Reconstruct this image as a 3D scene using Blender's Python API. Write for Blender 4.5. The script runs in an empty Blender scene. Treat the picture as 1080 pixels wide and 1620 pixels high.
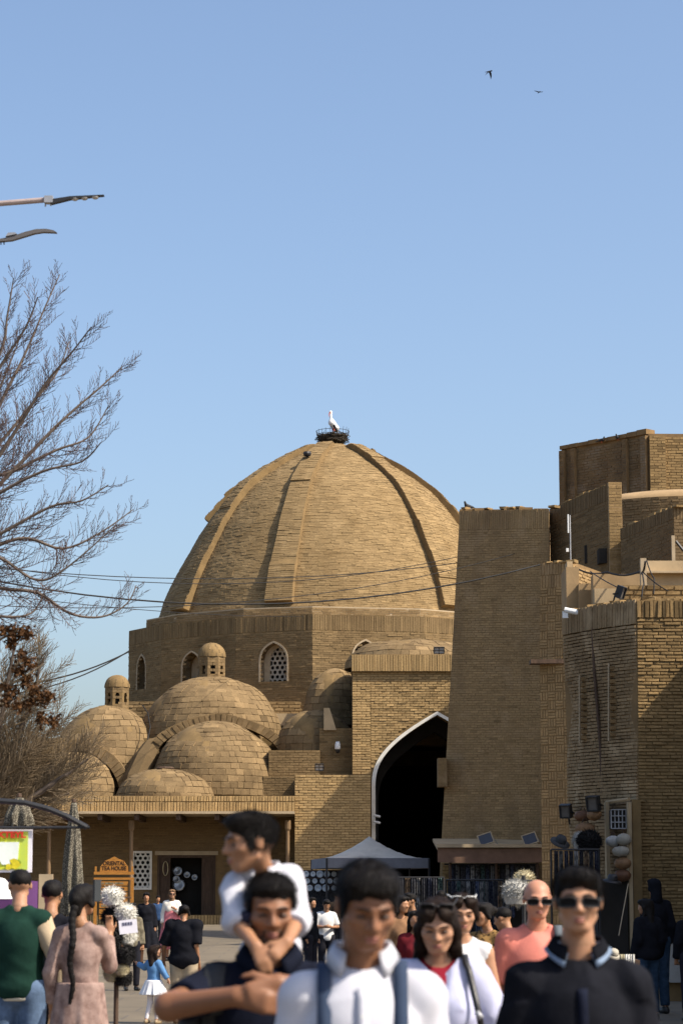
import bpy, math, random
import numpy as np
from mathutils import Vector, Matrix
from mathutils.geometry import tessellate_polygon

random.seed(7)
RNG = np.random.default_rng(7)
SC = bpy.context.scene
COL = SC.collection

# ------------------------------------------------------------------ camera
FPX = 3825.0                    # focal length in pixels of the 1080x1620 photograph
HORIZON = 1422.0
PITCH = math.atan((HORIZON - 810.0) / FPX)
CAMZ = 1.62
cam_d = bpy.data.cameras.new('camera')
cam = bpy.data.objects.new('camera', cam_d)
COL.objects.link(cam)
cam.location = (0, 0, CAMZ)
cam.rotation_euler = (math.pi / 2 + PITCH, 0, 0)
cam_d.sensor_fit = 'VERTICAL'
cam_d.sensor_height = 36.0
cam_d.lens = 36.0 * FPX / 1620.0
cam_d.clip_start = 0.5
cam_d.clip_end = 3000.0
cam_d.dof.use_dof = True
cam_d.dof.focus_distance = 95.0
cam_d.dof.aperture_fstop = 6.2
SC.camera = cam

# ------------------------------------------------------------------ light
SUN_AZ = math.radians(66.0)     # from the camera's back towards the right
SUN_EL = math.radians(47.0)
wld = bpy.data.worlds.new('World')
SC.world = wld
wld.use_nodes = True
_n = wld.node_tree.nodes
_n.clear()
_o = _n.new('ShaderNodeOutputWorld')
_b = _n.new('ShaderNodeBackground')
_s = _n.new('ShaderNodeTexSky')
_s.sky_type = 'NISHITA'
_s.sun_disc = False
_s.sun_elevation = SUN_EL
_s.sun_rotation = math.pi - SUN_AZ
_s.altitude = 200
_s.air_density = 1.0
_s.dust_density = 3.6
_s.ozone_density = 2.4
_b.inputs['Strength'].default_value = 0.15
wld.node_tree.links.new(_s.outputs[0], _b.inputs[0])
wld.node_tree.links.new(_b.outputs[0], _o.inputs[0])
sun_d = bpy.data.lights.new('sun', 'SUN')
sun_d.energy = 5.0
sun_d.angle = math.radians(0.53)
sun_d.color = (1.0, 0.91, 0.77)
sun = bpy.data.objects.new('sun', sun_d)
COL.objects.link(sun)
_to = Vector((math.sin(SUN_AZ) * math.cos(SUN_EL), -math.cos(SUN_AZ) * math.cos(SUN_EL), math.sin(SUN_EL)))
sun.rotation_euler = _to.to_track_quat('Z', 'Y').to_euler()
sun.location = (40, -20, 60)

SC.view_settings.view_transform = 'Standard'
SC.view_settings.look = 'None'
SC.view_settings.gamma = 1.0
SC.view_settings.exposure = 0.5
SC.render.engine = 'CYCLES'
try:
    SC.cycles.use_denoising = True
    SC.cycles.denoiser = 'OPENIMAGEDENOISE'
except Exception:
    pass
SC.cycles.max_bounces = 6
SC.cycles.diffuse_bounces = 3
SC.cycles.glossy_bounces = 2
SC.cycles.transparent_max_bounces = 8


# ------------------------------------------------------------------ helpers
def W(px, py, Y):
    """the point at depth Y that the photograph shows at pixel (px, py)"""
    u = (px - 540.0) / FPX
    v = (810.0 - py) / FPX
    t = Y / (math.cos(PITCH) - v * math.sin(PITCH))
    return Vector((u * t, Y, CAMZ + t * (math.sin(PITCH) + v * math.cos(PITCH))))


def GX(px, Y):
    return W(px, HORIZON, Y).x


def GZ(py, Y):
    return W(540, py, Y).z


def ground_z(y):
    return 0.62 * min(1.0, max(0.0, (y - 44.0) / 49.0))


def wm(o):
    m = o.matrix_parent_inverse @ o.matrix_basis if o.parent else o.matrix_basis.copy()
    return wm(o.parent) @ m if o.parent else m


def put(o, parent, local=False):
    if parent is not None:
        o.parent = parent
        if not local:
            o.matrix_parent_inverse = wm(parent).inverted()
    return o


def tag(o, label=None, cat=None, group=None, kind=None):
    if label:
        o['label'] = label
    if cat:
        o['category'] = cat
    if group:
        o['group'] = group
    if kind:
        o['kind'] = kind
    return o


def thing(name, label, cat, loc=(0, 0, 0), rz=0.0, group=None):
    o = bpy.data.objects.new(name, None)
    o.empty_display_size = 0.2
    COL.objects.link(o)
    o.location = loc
    o.rotation_euler = (0, 0, rz)
    return tag(o, label, cat, group)


def mesh_data(name, V, Fc, mat=None, smooth=False, tint=None):
    me = bpy.data.meshes.new(name)
    V = np.asarray(V, dtype=np.float32).reshape(-1, 3)
    if isinstance(Fc, np.ndarray):
        k = Fc.shape[1]
        nf = Fc.shape[0]
        me.vertices.add(len(V))
        me.vertices.foreach_set('co', V.ravel())
        me.loops.add(nf * k)
        me.loops.foreach_set('vertex_index', Fc.astype(np.int32).ravel())
        me.polygons.add(nf)
        me.polygons.foreach_set('loop_start', np.arange(0, nf * k, k, dtype=np.int32))
        me.polygons.foreach_set('loop_total', np.full(nf, k, dtype=np.int32))
        me.update(calc_edges=True)
        me.validate()
    else:
        me.from_pydata(V.tolist(), [], [list(f) for f in Fc])
        me.update()
    me.polygons.foreach_set('use_smooth', np.full(len(me.polygons), bool(smooth)))
    if tint is not None:
        a = me.attributes.new('tint', 'FLOAT', 'POINT')
        a.data.foreach_set('value', np.asarray(tint, dtype=np.float32))
    if mat is not None:
        me.materials.append(mat)
    return me


def obj(name, V, Fc, mat=None, parent=None, smooth=False, tint=None, local=False, kind=None):
    me = mesh_data(name, V, Fc, mat, smooth, tint)
    o = bpy.data.objects.new(name, me)
    COL.objects.link(o)
    put(o, parent, local)
    if kind:
        o['kind'] = kind
    return o


class MB:
    """collects simple shapes for one mesh"""
    def __init__(self):
        self.V = []
        self.F = []

    def add(self, V, F):
        n = len(self.V)
        self.V.extend([tuple(v) for v in V])
        self.F.extend([[i + n for i in f] for f in F])
        return self

    def box(self, x0, x1, y0, y1, z0, z1, M=None, bev=0.0):
        V = [Vector((x, y, z)) for z in (z0, z1) for y in (y0, y1) for x in (x0, x1)]
        if M is not None:
            V = [M @ v for v in V]
        return self.add(V, [[0, 2, 3, 1], [4, 5, 7, 6], [0, 1, 5, 4], [2, 6, 7, 3], [0, 4, 6, 2], [1, 3, 7, 5]])

    def prism(self, loop, d):
        """loop: 3-D points, extruded along vector d"""
        n = len(loop)
        d = Vector(d)
        V = [Vector(p) for p in loop] + [Vector(p) + d for p in loop]
        tri = tessellate_polygon([[Vector(p) for p in loop]])
        F = [list(t) for t in tri] + [[i + n for i in reversed(t)] for t in tri]
        F += [[i, (i + 1) % n, (i + 1) % n + n, i + n] for i in range(n)]
        return self.add(V, F)

    def tube(self, pts, r, sides=6, cap=True, flat=None):
        pts = [Vector(p) for p in pts]
        n = len(pts)
        rs = r if isinstance(r, (list, tuple, np.ndarray)) else [r] * n
        up = Vector((0, 0, 1))
        V = []
        prev = None
        for i, p in enumerate(pts):
            a = pts[max(i - 1, 0)]
            b = pts[min(i + 1, n - 1)]
            t = (b - a)
            if t.length < 1e-9:
                t = Vector((0, 0, 1))
            t.normalize()
            if prev is None:
                x = t.cross(up)
                if x.length < 0.05:
                    x = t.cross(Vector((1, 0, 0)))
            else:
                x = prev - t * prev.dot(t)
            x.normalize()
            prev = x
            y = t.cross(x)
            for k in range(sides):
                an = 2 * math.pi * k / sides
                V.append(p + (x * math.cos(an) + y * math.sin(an) * (flat or 1.0)) * rs[i])
        F = []
        for i in range(n - 1):
            for k in range(sides):
                k2 = (k + 1) % sides
                F.append([i * sides + k, i * sides + k2, (i + 1) * sides + k2, (i + 1) * sides + k])
        if cap:
            F.append(list(range(sides - 1, -1, -1)))
            F.append([(n - 1) * sides + k for k in range(sides)])
        return self.add(V, F)

    def lathe(self, prof, c=(0, 0, 0), sides=24, a0=0.0, a1=2 * math.pi):
        c = Vector(c)
        full = abs(a1 - a0 - 2 * math.pi) < 1e-6
        m = sides if full else sides + 1
        V = []
        for r, z in prof:
            for k in range(m):
                an = a0 + (a1 - a0) * k / sides
                V.append(c + Vector((r * math.sin(an), -r * math.cos(an), z)))
        F = []
        for i in range(len(prof) - 1):
            for k in range(sides):
                k2 = (k + 1) % m
                F.append([i * m + k, i * m + k2, (i + 1) * m + k2, (i + 1) * m + k])
        return self.add(V, F)

    def build(self, name, mat, parent=None, smooth=False, local=False, kind=None):
        return obj(name, self.V, self.F, mat, parent, smooth, None, local, kind)


# ------------------------------------------------------------------ materials
def new_mat(name):
    m = bpy.data.materials.new(name)
    m.use_nodes = True
    nt = m.node_tree
    return m, nt, nt.nodes, nt.links, nt.nodes['Principled BSDF']


def rgb(c):
    return (c[0], c[1], c[2], 1.0)


def mat(name, col, rough=0.8, var=0.18, scale=6.0, bump=0.0, bscale=40.0, metal=0.0, col2=None, stretch=None,
        spec=0.3, sheen=0.0, coat=0.0, transl=0.0, rand=0.0):
    """plain surface with uneven colour and fine relief"""
    m, nt, N, L, P = new_mat(name)
    tc = N.new('ShaderNodeTexCoord')
    src = tc.outputs['Object']
    if stretch:
        mp = N.new('ShaderNodeMapping')
        mp.inputs['Scale'].default_value = stretch
        L.new(src, mp.inputs[0])
        src = mp.outputs[0]
    nz = N.new('ShaderNodeTexNoise')
    nz.inputs['Scale'].default_value = scale
    nz.inputs['Detail'].default_value = 5
    nz.inputs['Roughness'].default_value = 0.62
    L.new(src, nz.inputs['Vector'])
    mr = N.new('ShaderNodeMapRange')
    mr.inputs[1].default_value = 0.3
    mr.inputs[2].default_value = 0.7
    L.new(nz.outputs['Fac'], mr.inputs[0])
    mx = N.new('ShaderNodeMix')
    mx.data_type = 'RGBA'
    c2 = col2 or tuple(min(1, c * (1 + var)) for c in col)
    mx.inputs[6].default_value = rgb(tuple(c * (1 - var) for c in col) if not col2 else col)
    mx.inputs[7].default_value = rgb(c2)
    L.new(mr.outputs[0], mx.inputs[0])
    out = mx.outputs[2]
    if rand:
        oi = N.new('ShaderNodeObjectInfo')
        m2 = N.new('ShaderNodeMapRange')
        m2.inputs[3].default_value = 1 - rand
        m2.inputs[4].default_value = 1 + rand
        L.new(oi.outputs['Random'], m2.inputs[0])
        hs = N.new('ShaderNodeHueSaturation')
        L.new(out, hs.inputs['Color'])
        L.new(m2.outputs[0], hs.inputs['Value'])
        out = hs.outputs[0]
    L.new(out, P.inputs['Base Color'])
    P.inputs['Roughness'].default_value = rough
    P.inputs['Metallic'].default_value = metal
    P.inputs['Specular IOR Level'].default_value = spec
    if sheen:
        P.inputs['Sheen Weight'].default_value = sheen
    if coat:
        P.inputs['Coat Weight'].default_value = coat
    if bump:
        n2 = N.new('ShaderNodeTexNoise')
        n2.inputs['Scale'].default_value = bscale
        n2.inputs['Detail'].default_value = 4
        L.new(src, n2.inputs['Vector'])
        bp = N.new('ShaderNodeBump')
        bp.inputs['Strength'].default_value = min(1.0, bump)
        bp.inputs['Distance'].default_value = 0.006
        L.new(n2.outputs['Fac'], bp.inputs['Height'])
        L.new(bp.outputs[0], P.inputs['Normal'])
    return m


def brick_mat(name, cols, stain=(0.12, 0.085, 0.05), stain_amt=0.45, sscale=0.5, per_object=False, grain=22.0,
              pale=None, pale_amt=0.0, streak=None):
    """fired or mud brick: one tone per piece (attribute 'tint' or the object's own random), weathering and grain"""
    m, nt, N, L, P = new_mat(name)
    tc = N.new('ShaderNodeTexCoord')
    geo = N.new('ShaderNodeNewGeometry')
    pos = geo.outputs['Position']
    if per_object:
        oi = N.new('ShaderNodeObjectInfo')
        sq = N.new('ShaderNodeMapRange')
        sq.inputs[3].default_value = 0.22
        sq.inputs[4].default_value = 0.80
        L.new(oi.outputs['Random'], sq.inputs[0])
        t = sq.outputs[0]
    else:
        at = N.new('ShaderNodeAttribute')
        at.attribute_name = 'tint'
        t = at.outputs['Fac']
    cr = N.new('ShaderNodeValToRGB')
    el = cr.color_ramp.elements
    el[0].position = 0.0
    el[0].color = rgb(cols[0])
    el[1].position = 1.0
    el[1].color = rgb(cols[-1])
    for i, c in enumerate(cols[1:-1]):
        e = el.new((i + 1) / (len(cols) - 1))
        e.color = rgb(c)
    L.new(t, cr.inputs[0])
    # grain
    n1 = N.new('ShaderNodeTexNoise')
    n1.inputs['Scale'].default_value = grain
    n1.inputs['Detail'].default_value = 5
    L.new(pos, n1.inputs['Vector'])
    g = N.new('ShaderNodeMapRange')
    g.inputs[1].default_value = 0.25
    g.inputs[2].default_value = 0.75
    g.inputs[3].default_value = 0.76
    g.inputs[4].default_value = 1.2
    L.new(n1.outputs['Fac'], g.inputs[0])
    mul = N.new('ShaderNodeMix')
    mul.data_type = 'RGBA'
    mul.blend_type = 'MULTIPLY'
    mul.inputs[0].default_value = 1.0
    L.new(cr.outputs[0], mul.inputs[6])
    L.new(g.outputs[0], mul.inputs[7])
    # weathering
    n2 = N.new('ShaderNodeTexNoise')
    n2.inputs['Scale'].default_value = sscale
    n2.inputs['Detail'].default_value = 7
    n2.inputs['Roughness'].default_value = 0.65
    if streak:
        mp = N.new('ShaderNodeMapping')
        mp.inputs['Scale'].default_value = streak
        L.new(pos, mp.inputs[0])
        L.new(mp.outputs[0], n2.inputs['Vector'])
    else:
        L.new(pos, n2.inputs['Vector'])
    s = N.new('ShaderNodeMapRange')
    s.inputs[1].default_value = 0.47
    s.inputs[2].default_value = 0.72
    s.inputs[4].default_value = stain_amt
    L.new(n2.outputs['Fac'], s.inputs[0])
    mx = N.new('ShaderNodeMix')
    mx.data_type = 'RGBA'
    mx.inputs[7].default_value = rgb(stain)
    L.new(s.outputs[0], mx.inputs[0])
    L.new(mul.outputs[2], mx.inputs[6])
    out = mx.outputs[2]
    if pale:
        n3 = N.new('ShaderNodeTexNoise')
        n3.inputs['Scale'].default_value = sscale * 2.3
        n3.inputs['Detail'].default_value = 6
        n3.noise_dimensions = '4D'
        n3.inputs['W'].default_value = 3.7
        L.new(pos, n3.inputs['Vector'])
        s3 = N.new('ShaderNodeMapRange')
        s3.inputs[1].default_value = 0.52
        s3.inputs[2].default_value = 0.66
        s3.inputs[4].default_value = pale_amt
        L.new(n3.outputs['Fac'], s3.inputs[0])
        m3 = N.new('ShaderNodeMix')
        m3.data_type = 'RGBA'
        m3.inputs[7].default_value = rgb(pale)
        L.new(s3.outputs[0], m3.inputs[0])
        L.new(out, m3.inputs[6])
        out = m3.outputs[2]
    L.new(out, P.inputs['Base Color'])
    P.inputs['Roughness'].default_value = 0.92
    P.inputs['Specular IOR Level'].default_value = 0.15
    bp = N.new('ShaderNodeBump')
    bp.inputs['Strength'].default_value = 0.35
    bp.inputs['Distance'].default_value = 0.008
    L.new(n1.outputs['Fac'], bp.inputs['Height'])
    L.new(bp.outputs[0], P.inputs['Normal'])
    return m


def tones(c, lo=.66, hi=1.3):
    """four tones of one clay colour"""
    return [tuple(v * k for v in c) for k in (lo, .92, 1.06, hi)]


DOMEC = tones((.240, .163, .078), .58, 1.38)
DRUMC = tones((.224, .152, .074), .55, 1.4)
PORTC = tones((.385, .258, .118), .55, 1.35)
TOWC = tones((.300, .198, .094), .66, 1.3)
HOUSEC = tones((.265, .175, .078), .5, 1.45)
TILEC = tones((.200, .136, .068), .55, 1.7)
CRUSTC = tones((.25, .172, .092), .55, 1.4)
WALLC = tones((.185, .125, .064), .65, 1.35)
M_DOME = brick_mat('dome_brick', DOMEC, stain=(.14, .086, .034), stain_amt=0.5, sscale=0.7, pale=(.36, .25, .125), pale_amt=.4)
M_DRUM = brick_mat('drum_brick', DRUMC, stain=(.1, .064, .03), stain_amt=0.6, sscale=0.6)
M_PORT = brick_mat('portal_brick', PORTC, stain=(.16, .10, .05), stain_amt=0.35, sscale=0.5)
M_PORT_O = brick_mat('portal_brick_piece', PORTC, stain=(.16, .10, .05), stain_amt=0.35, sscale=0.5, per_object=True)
M_TILE_O = brick_mat('roof_tile_piece', TILEC, stain=(.085, .056, .028), stain_amt=0.7, sscale=1.3, per_object=True)
M_TILE = brick_mat('roof_tile', TILEC, stain=(.085, .056, .028), stain_amt=0.7, sscale=1.3)
M_TOWER = brick_mat('tower_brick', TOWC, stain=(.16, .105, .058), stain_amt=0.75, sscale=0.8, streak=(1, 1, .3), pale=(.36, .25, .14), pale_amt=.4)
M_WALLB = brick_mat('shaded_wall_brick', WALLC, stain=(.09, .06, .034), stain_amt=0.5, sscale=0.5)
M_HOUSE = brick_mat('house_brick', TOWC, stain=(.12, .08, .045), stain_amt=0.5, sscale=0.7)
M_HOUSE_O = brick_mat('house_brick_piece', HOUSEC, stain=(.12, .08, .04), stain_amt=0.3, sscale=0.7, per_object=True)
M_HOUSE_L = brick_mat('house_brick_pale', HOUSEC, stain=(.12, .08, .04), stain_amt=0.3, sscale=0.7)
M_CRUST = brick_mat('weathered_brick', CRUSTC, stain=(.1, .07, .045), stain_amt=0.6, sscale=0.7, pale=(.42, .31, .185), pale_amt=0.85, streak=(1, 1, .3))
M_MORTAR = mat('mortar', (0.19, 0.124, 0.053), 0.95, 0.25, 2.0, 0.5, 30)
M_MORTAR_D = mat('mortar_brown', (0.2, 0.126, 0.056), 0.95, 0.25, 2.0, 0.5, 30)
M_PLASTER = mat('clay_plaster', (0.32, 0.215, 0.11), 0.95, 0.22, 1.6, 0.4, 20)
M_PALEPL = mat('pale_plaster', (0.39, 0.29, 0.17), 0.95, 0.2, 1.2, 0.4, 14)
M_WHITE = mat('white_plaster', (0.74, 0.70, 0.62), 0.9, 0.1, 3.0, 0.2, 20)
M_LIME = mat('lime_edge', (0.40, 0.31, 0.20), 0.95, 0.15, 3.0, 0.2, 20)
M_LATT = mat('gypsum_lattice', (0.40, 0.34, 0.26), 0.9, 0.15, 3.0)
M_DARK = mat('dark_interior', (0.03, 0.026, 0.022), 0.95, 0.2, 2.0)  # near-black colour stands in for the shade inside openings
M_WOOD = mat('weathered_wood', (0.20, 0.125, 0.065), 0.8, 0.3, 3.0, 0.4, 20, stretch=(6, 6, 0.6))
M_OLDWOOD = mat('old_dark_wood', (0.075, 0.045, 0.028), 0.75, 0.35, 3.0, 0.5, 20, stretch=(6, 6, 0.6))
M_BLACK = mat('black_metal', (0.018, 0.018, 0.02), 0.5, 0.2, 5.0, metal=0.0, spec=0.4)
M_GREYM = mat('galvanised_metal', (0.34, 0.34, 0.35), 0.5, 0.15, 5.0, metal=0.5)
M_GLASS = mat('dark_glass', (0.03, 0.035, 0.04), 0.12, 0.1, 2.0, spec=0.6)
M_WHITEP = mat('white_plastic', (0.72, 0.72, 0.70), 0.4, 0.06, 4.0)
M_CABLE = mat('cable_black', (0.015, 0.014, 0.014), 0.7, 0.1, 4.0)


# ------------------------------------------------------------------ masonry
def lay(ulen, v0, v1, ch, bl, gap=0.012, jit=0.12, mask=None, u0=0.0, wander=0.0):
    """courses of pieces over [u0,u0+ulen] x [v0,v1]; ulen may be a function of v"""
    out = []
    n = max(1, int(round((v1 - v0) / ch)))
    h = (v1 - v0) / n
    for i in range(n):
        va = v0 + i * h
        vb = va + h
        vc = (va + vb) / 2
        U = ulen(vc) if callable(ulen) else ulen
        m = max(1, int(round(U / bl)))
        cuts = (np.arange(m + 1) + (0.5 if i % 2 else 0.0)) / m * U
        cuts = cuts + RNG.normal(0, jit * 0.35 * bl, m + 1)
        if not callable(ulen):
            cuts = np.clip(cuts, 0, U)
            if i % 2:
                cuts = np.concatenate([[0], cuts])
                cuts[-1] = U
            else:
                cuts[0] = 0
                cuts[-1] = U
        for a, b in zip(cuts[:-1], cuts[1:]):
            if b - a < 0.2 * bl:
                continue
            out.append((u0 + a + gap / 2, u0 + b - gap / 2, va + gap / 2, vb - gap / 2))
    A = np.array(out)
    if mask is not None and len(A):
        k = mask((A[:, 0] + A[:, 1]) / 2, (A[:, 2] + A[:, 3]) / 2, A)
        A = A[k]
    return A


def brick_mesh(A, fn, proud=0.02, depth=0.03, jit=0.5, rough=0.004, us=1.0, tstd=0.15, trow=0.10):
    """A: rows u0,u1,v0,v1 ; fn(u,v,d)->xyz. returns V,F,tint"""
    n = len(A)
    d1 = proud * (1 + RNG.uniform(-jit, jit, n))
    hsh = np.modf(np.sin(np.round(A[:, 2] * 50) * 12.9898) * 43758.5453)[0]
    tint = np.clip(RNG.normal(0.5, tstd, n) + trow * hsh, 0, 1)
    corners = [(0, 2), (1, 2), (1, 3), (0, 3)]
    sg = [(1, 1), (-1, 1), (-1, -1), (1, -1)]
    V = np.zeros((n, 8, 3))
    for j, (a, b) in enumerate(corners):
        V[:, j] = fn(A[:, a], A[:, b], np.full(n, -depth))
        uu = A[:, a] + (sg[j][0] * rough + RNG.normal(0, rough, n)) * us
        vv = A[:, b] + sg[j][1] * rough + RNG.normal(0, rough, n)
        V[:, 4 + j] = fn(uu, vv, d1 + RNG.normal(0, proud * 0.22, n))
    base = (np.arange(n) * 8)[:, None, None]
    q = np.array([[4, 5, 6, 7], [0, 1, 5, 4], [1, 2, 6, 5], [2, 3, 7, 6], [3, 0, 4, 7]])[None]
    F = (base + q).reshape(-1, 4)
    return V.reshape(-1, 3), F, np.repeat(tint, 8)


def plane_fn(O, U, Vv, Nn):
    O = np.array(O, float)
    U = np.array(U, float)
    Vv = np.array(Vv, float)
    Nn = np.array(Nn, float)
    return lambda u, v, d: O + np.outer(u, U) + np.outer(v, Vv) + np.outer(d, Nn)


UNIT = {}


def unit_brick(material, k):
    """a few chipped unit bricks shared by all single pieces; x along, z up, front at -y"""
    key = (material.name, k)
    if key not in UNIT:
        r = random.Random(k * 13 + 5)
        V = []
        for y, ins in ((1.0, 0.0), (0.25, 0.0), (0.0, 0.055)):
            for sx, sz in ((0, 0), (1, 0), (1, 1), (0, 1)):
                ix = ins * 0.5
                V.append((sx + (ix if sx == 0 else -ix) + (r.uniform(-.02, .02) if y < .5 else 0),
                          y + (r.uniform(-.1, .1) if y == 0 else 0),
                          sz + (ins * 1.8 if sz == 0 else -ins * 1.8) + (r.uniform(-.05, .05) if y < .5 else 0)))
        F = []
        for l in (0, 1):
            for i in range(4):
                j = (i + 1) % 4
                F.append([l * 4 + j, l * 4 + i, l * 4 + 4 + i, l * 4 + 4 + j])
        F.append([8, 9, 10, 11])
        UNIT[key] = mesh_data('brick', V, F, material)
    return UNIT[key]


def single_bricks(A, fn, parent, material, proud=0.025, depth=0.03, name='brick'):
    """each row of A as an object of its own"""
    inv = wm(parent).inverted()
    for i, (a, b, c, d) in enumerate(A):
        pr = proud * random.uniform(0.5, 1.5)
        P = fn(np.array([a, b, a]), np.array([c, c, d]), np.zeros(3))
        Q = fn(np.array([a]), np.array([c]), np.array([1.0]))[0]
        o0, xu, zv, nn = Vector(P[0]), Vector(P[1] - P[0]), Vector(P[2] - P[0]), Vector(Q - P[0])
        back = -nn * (depth + pr)
        org = o0 + nn * pr
        Mx = Matrix(((xu.x, back.x, zv.x, org.x), (xu.y, back.y, zv.y, org.y), (xu.z, back.z, zv.z, org.z), (0, 0, 0, 1)))
        o = bpy.data.objects.new(name, unit_brick(material, i % 7))
        COL.objects.link(o)
        o.parent = parent
        o.matrix_parent_inverse = inv
        o.matrix_basis = Mx


def brickwork(A, fn, parent, material, proud=0.02, depth=0.03, name='brickwork', jit=0.5, rough=0.004, us=1.0):
    V, F, t = brick_mesh(A, fn, proud, depth, jit, rough, us)
    return obj(name, V, F, material, parent, False, t, kind='stuff')


def plate_geom(outer, holes, fr, thick):
    """flat slab with holes. outer/holes: 2-D loops; fr(x,z,d)->Vector"""
    loops = [outer] + holes
    polys = [[Vector((p[0], p[1], 0)) for p in lp] for lp in loops]
    tri = tessellate_polygon(polys)
    flat = [p for lp in loops for p in lp]
    n = len(flat)
    V = [fr(p[0], p[1], 0.0) for p in flat] + [fr(p[0], p[1], -thick) for p in flat]
    F = [list(t) for t in tri] + [[i + n for i in reversed(t)] for t in tri]
    off = 0
    for lp in loops:
        m = len(lp)
        for i in range(m):
            j = (i + 1) % m
            F.append([off + i, off + j, off + j + n, off + i + n])
        off += m
    return V, F


def plate(name, outer, holes, fr, thick, material, parent):
    V, F = plate_geom(outer, holes, fr, thick)
    return obj(name, V, F, material, parent)


def band_geom(pathA, pathB, fr, d0, d1):
    """strip between two open 2-D paths, from depth d0 (front) to d1 (back)"""
    n = len(pathA)
    V = [fr(p[0], p[1], d0) for p in pathA] + [fr(p[0], p[1], d0) for p in pathB]
    V += [fr(p[0], p[1], d1) for p in pathA] + [fr(p[0], p[1], d1) for p in pathB]
    F = []
    for i in range(n - 1):
        F += [[i, i + 1, n + i + 1, n + i], [i, 2 * n + i, 2 * n + i + 1, i + 1],
              [n + i, n + i + 1, 3 * n + i + 1, 3 * n + i], [2 * n + i, 3 * n + i, 3 * n + i + 1, 2 * n + i + 1]]
    F += [[0, n, 3 * n, 2 * n], [n - 1, 3 * n - 1, 4 * n - 1, 2 * n - 1]]
    return V, F


def arch_path(a, zs, h, n=14, zb=None, p1=0.42, p2x=0.72, p2=0.66):
    """pointed arch centred on x=0: from (-a, zb) up over the apex to (a, zb)"""
    L = []
    P = [(-a, zs), (-a, zs + p1 * h), (-p2x * a, zs + p2 * h), (0, zs + h)]
    for i in range(n + 1):
        t = i / n
        x = sum(c * p[0] for c, p in zip(((1 - t) ** 3, 3 * t * (1 - t) ** 2, 3 * t * t * (1 - t), t ** 3), P))
        z = sum(c * p[1] for c, p in zip(((1 - t) ** 3, 3 * t * (1 - t) ** 2, 3 * t * t * (1 - t), t ** 3), P))
        L.append((x, z))
    full = L + [(-x, z) for x, z in reversed(L[:-1])]
    if zb is not None:
        full = [(-a, zb)] + full + [(a, zb)]
    return full


def in_loop(loop, x, z):
    """vectorised point-in-polygon"""
    inside = np.zeros(len(x), bool)
    n = len(loop)
    for i in range(n):
        x1, z1 = loop[i]
        x2, z2 = loop[(i + 1) % n]
        c = ((z1 > z) != (z2 > z)) & (x < (x2 - x1) * (z - z1) / ((z2 - z1) if abs(z2 - z1) > 1e-9 else 1e-9) + x1)
        inside ^= c
    return inside


def hex_lattice(name, loop, cell, fr, thick, material, parent, bar=0.3):
    """pierced screen of hexagonal holes filling a 2-D loop"""
    xs = [p[0] for p in loop]
    zs = [p[1] for p in loop]
    B = MB()
    r = cell / math.sqrt(3)
    row = 0
    z = min(zs)
    while z <= max(zs) + r:
        x = min(xs) + (cell / 2 if row % 2 else 0)
        while x <= max(xs) + cell / 2:
            c = in_loop(loop, np.array([x]), np.array([z]))[0]
            if c:
                V = []
                for d in (0.0, -thick):
                    for q in (1.02, 1 - bar):
                        for k in range(6):
                            an = math.pi / 6 + k * math.pi / 3
                            V.append(fr(x + q * r * math.cos(an), z + q * r * math.sin(an), d))
                F = []
                for k in range(6):
                    j = (k + 1) % 6
                    F += [[k, j, 6 + j, 6 + k], [6 + k, 6 + j, 18 + j, 18 + k], [12 + j, 12 + k, 18 + k, 18 + j]]
                B.add(V, F)
            x += cell
        z += r * 1.5
        row += 1
    return B.build(name, material, parent)


# ------------------------------------------------------------------ ground
def paving_mat():
    m, nt, N, L, P = new_mat('grey_paving')
    geo = N.new('ShaderNodeNewGeometry')
    br = N.new('ShaderNodeTexBrick')
    br.inputs['Scale'].default_value = 1.0
    br.inputs['Brick Width'].default_value = 1.2
    br.inputs['Row Height'].default_value = 1.2
    br.inputs['Mortar Size'].default_value = 0.018
    br.inputs['Color1'].default_value = (0.15, 0.119, 0.078, 1)
    br.inputs['Color2'].default_value = (0.132, 0.105, 0.069, 1)
    br.inputs['Mortar'].default_value = (0.1, 0.084, 0.064, 1)
    L.new(geo.outputs['Position'], br.inputs['Vector'])
    nz = N.new('ShaderNodeTexNoise')
    nz.inputs['Scale'].default_value = 0.9
    nz.inputs['Detail'].default_value = 8
    L.new(geo.outputs['Position'], nz.inputs['Vector'])
    mr = N.new('ShaderNodeMapRange')
    mr.inputs[1].default_value = 0.3
    mr.inputs[2].default_value = 0.7
    mr.inputs[3].default_value = 0.75
    mr.inputs[4].default_value = 1.12
    L.new(nz.outputs['Fac'], mr.inputs[0])
    mx = N.new('ShaderNodeMix')
    mx.data_type = 'RGBA'
    mx.blend_type = 'MULTIPLY'
    mx.inputs[0].default_value = 1
    L.new(br.outputs['Color'], mx.inputs[6])
    L.new(mr.outputs[0], mx.inputs[7])
    L.new(mx.outputs[2], P.inputs['Base Color'])
    P.inputs['Roughness'].default_value = 0.85
    bp = N.new('ShaderNodeBump')
    bp.inputs['Strength'].default_value = 0.4
    bp.inputs['Distance'].default_value = 0.02
    L.new(nz.outputs['Fac'], bp.inputs['Height'])
    L.new(bp.outputs[0], P.inputs['Normal'])
    return m


_ys = [-60, 0, 20, 44, 56, 68, 80, 93, 110, 200, 500, 1500]
_xs = [-700, -60, -20, 0, 20, 60, 700]
_V = [(x, y, ground_z(y)) for y in _ys for x in _xs]
_F = [[j * 7 + i, j * 7 + i + 1, (j + 1) * 7 + i + 1, (j + 1) * 7 + i] for j in range(len(_ys) - 1) for i in range(6)]
tag(obj('ground', _V, _F, paving_mat()), kind='structure')


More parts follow.
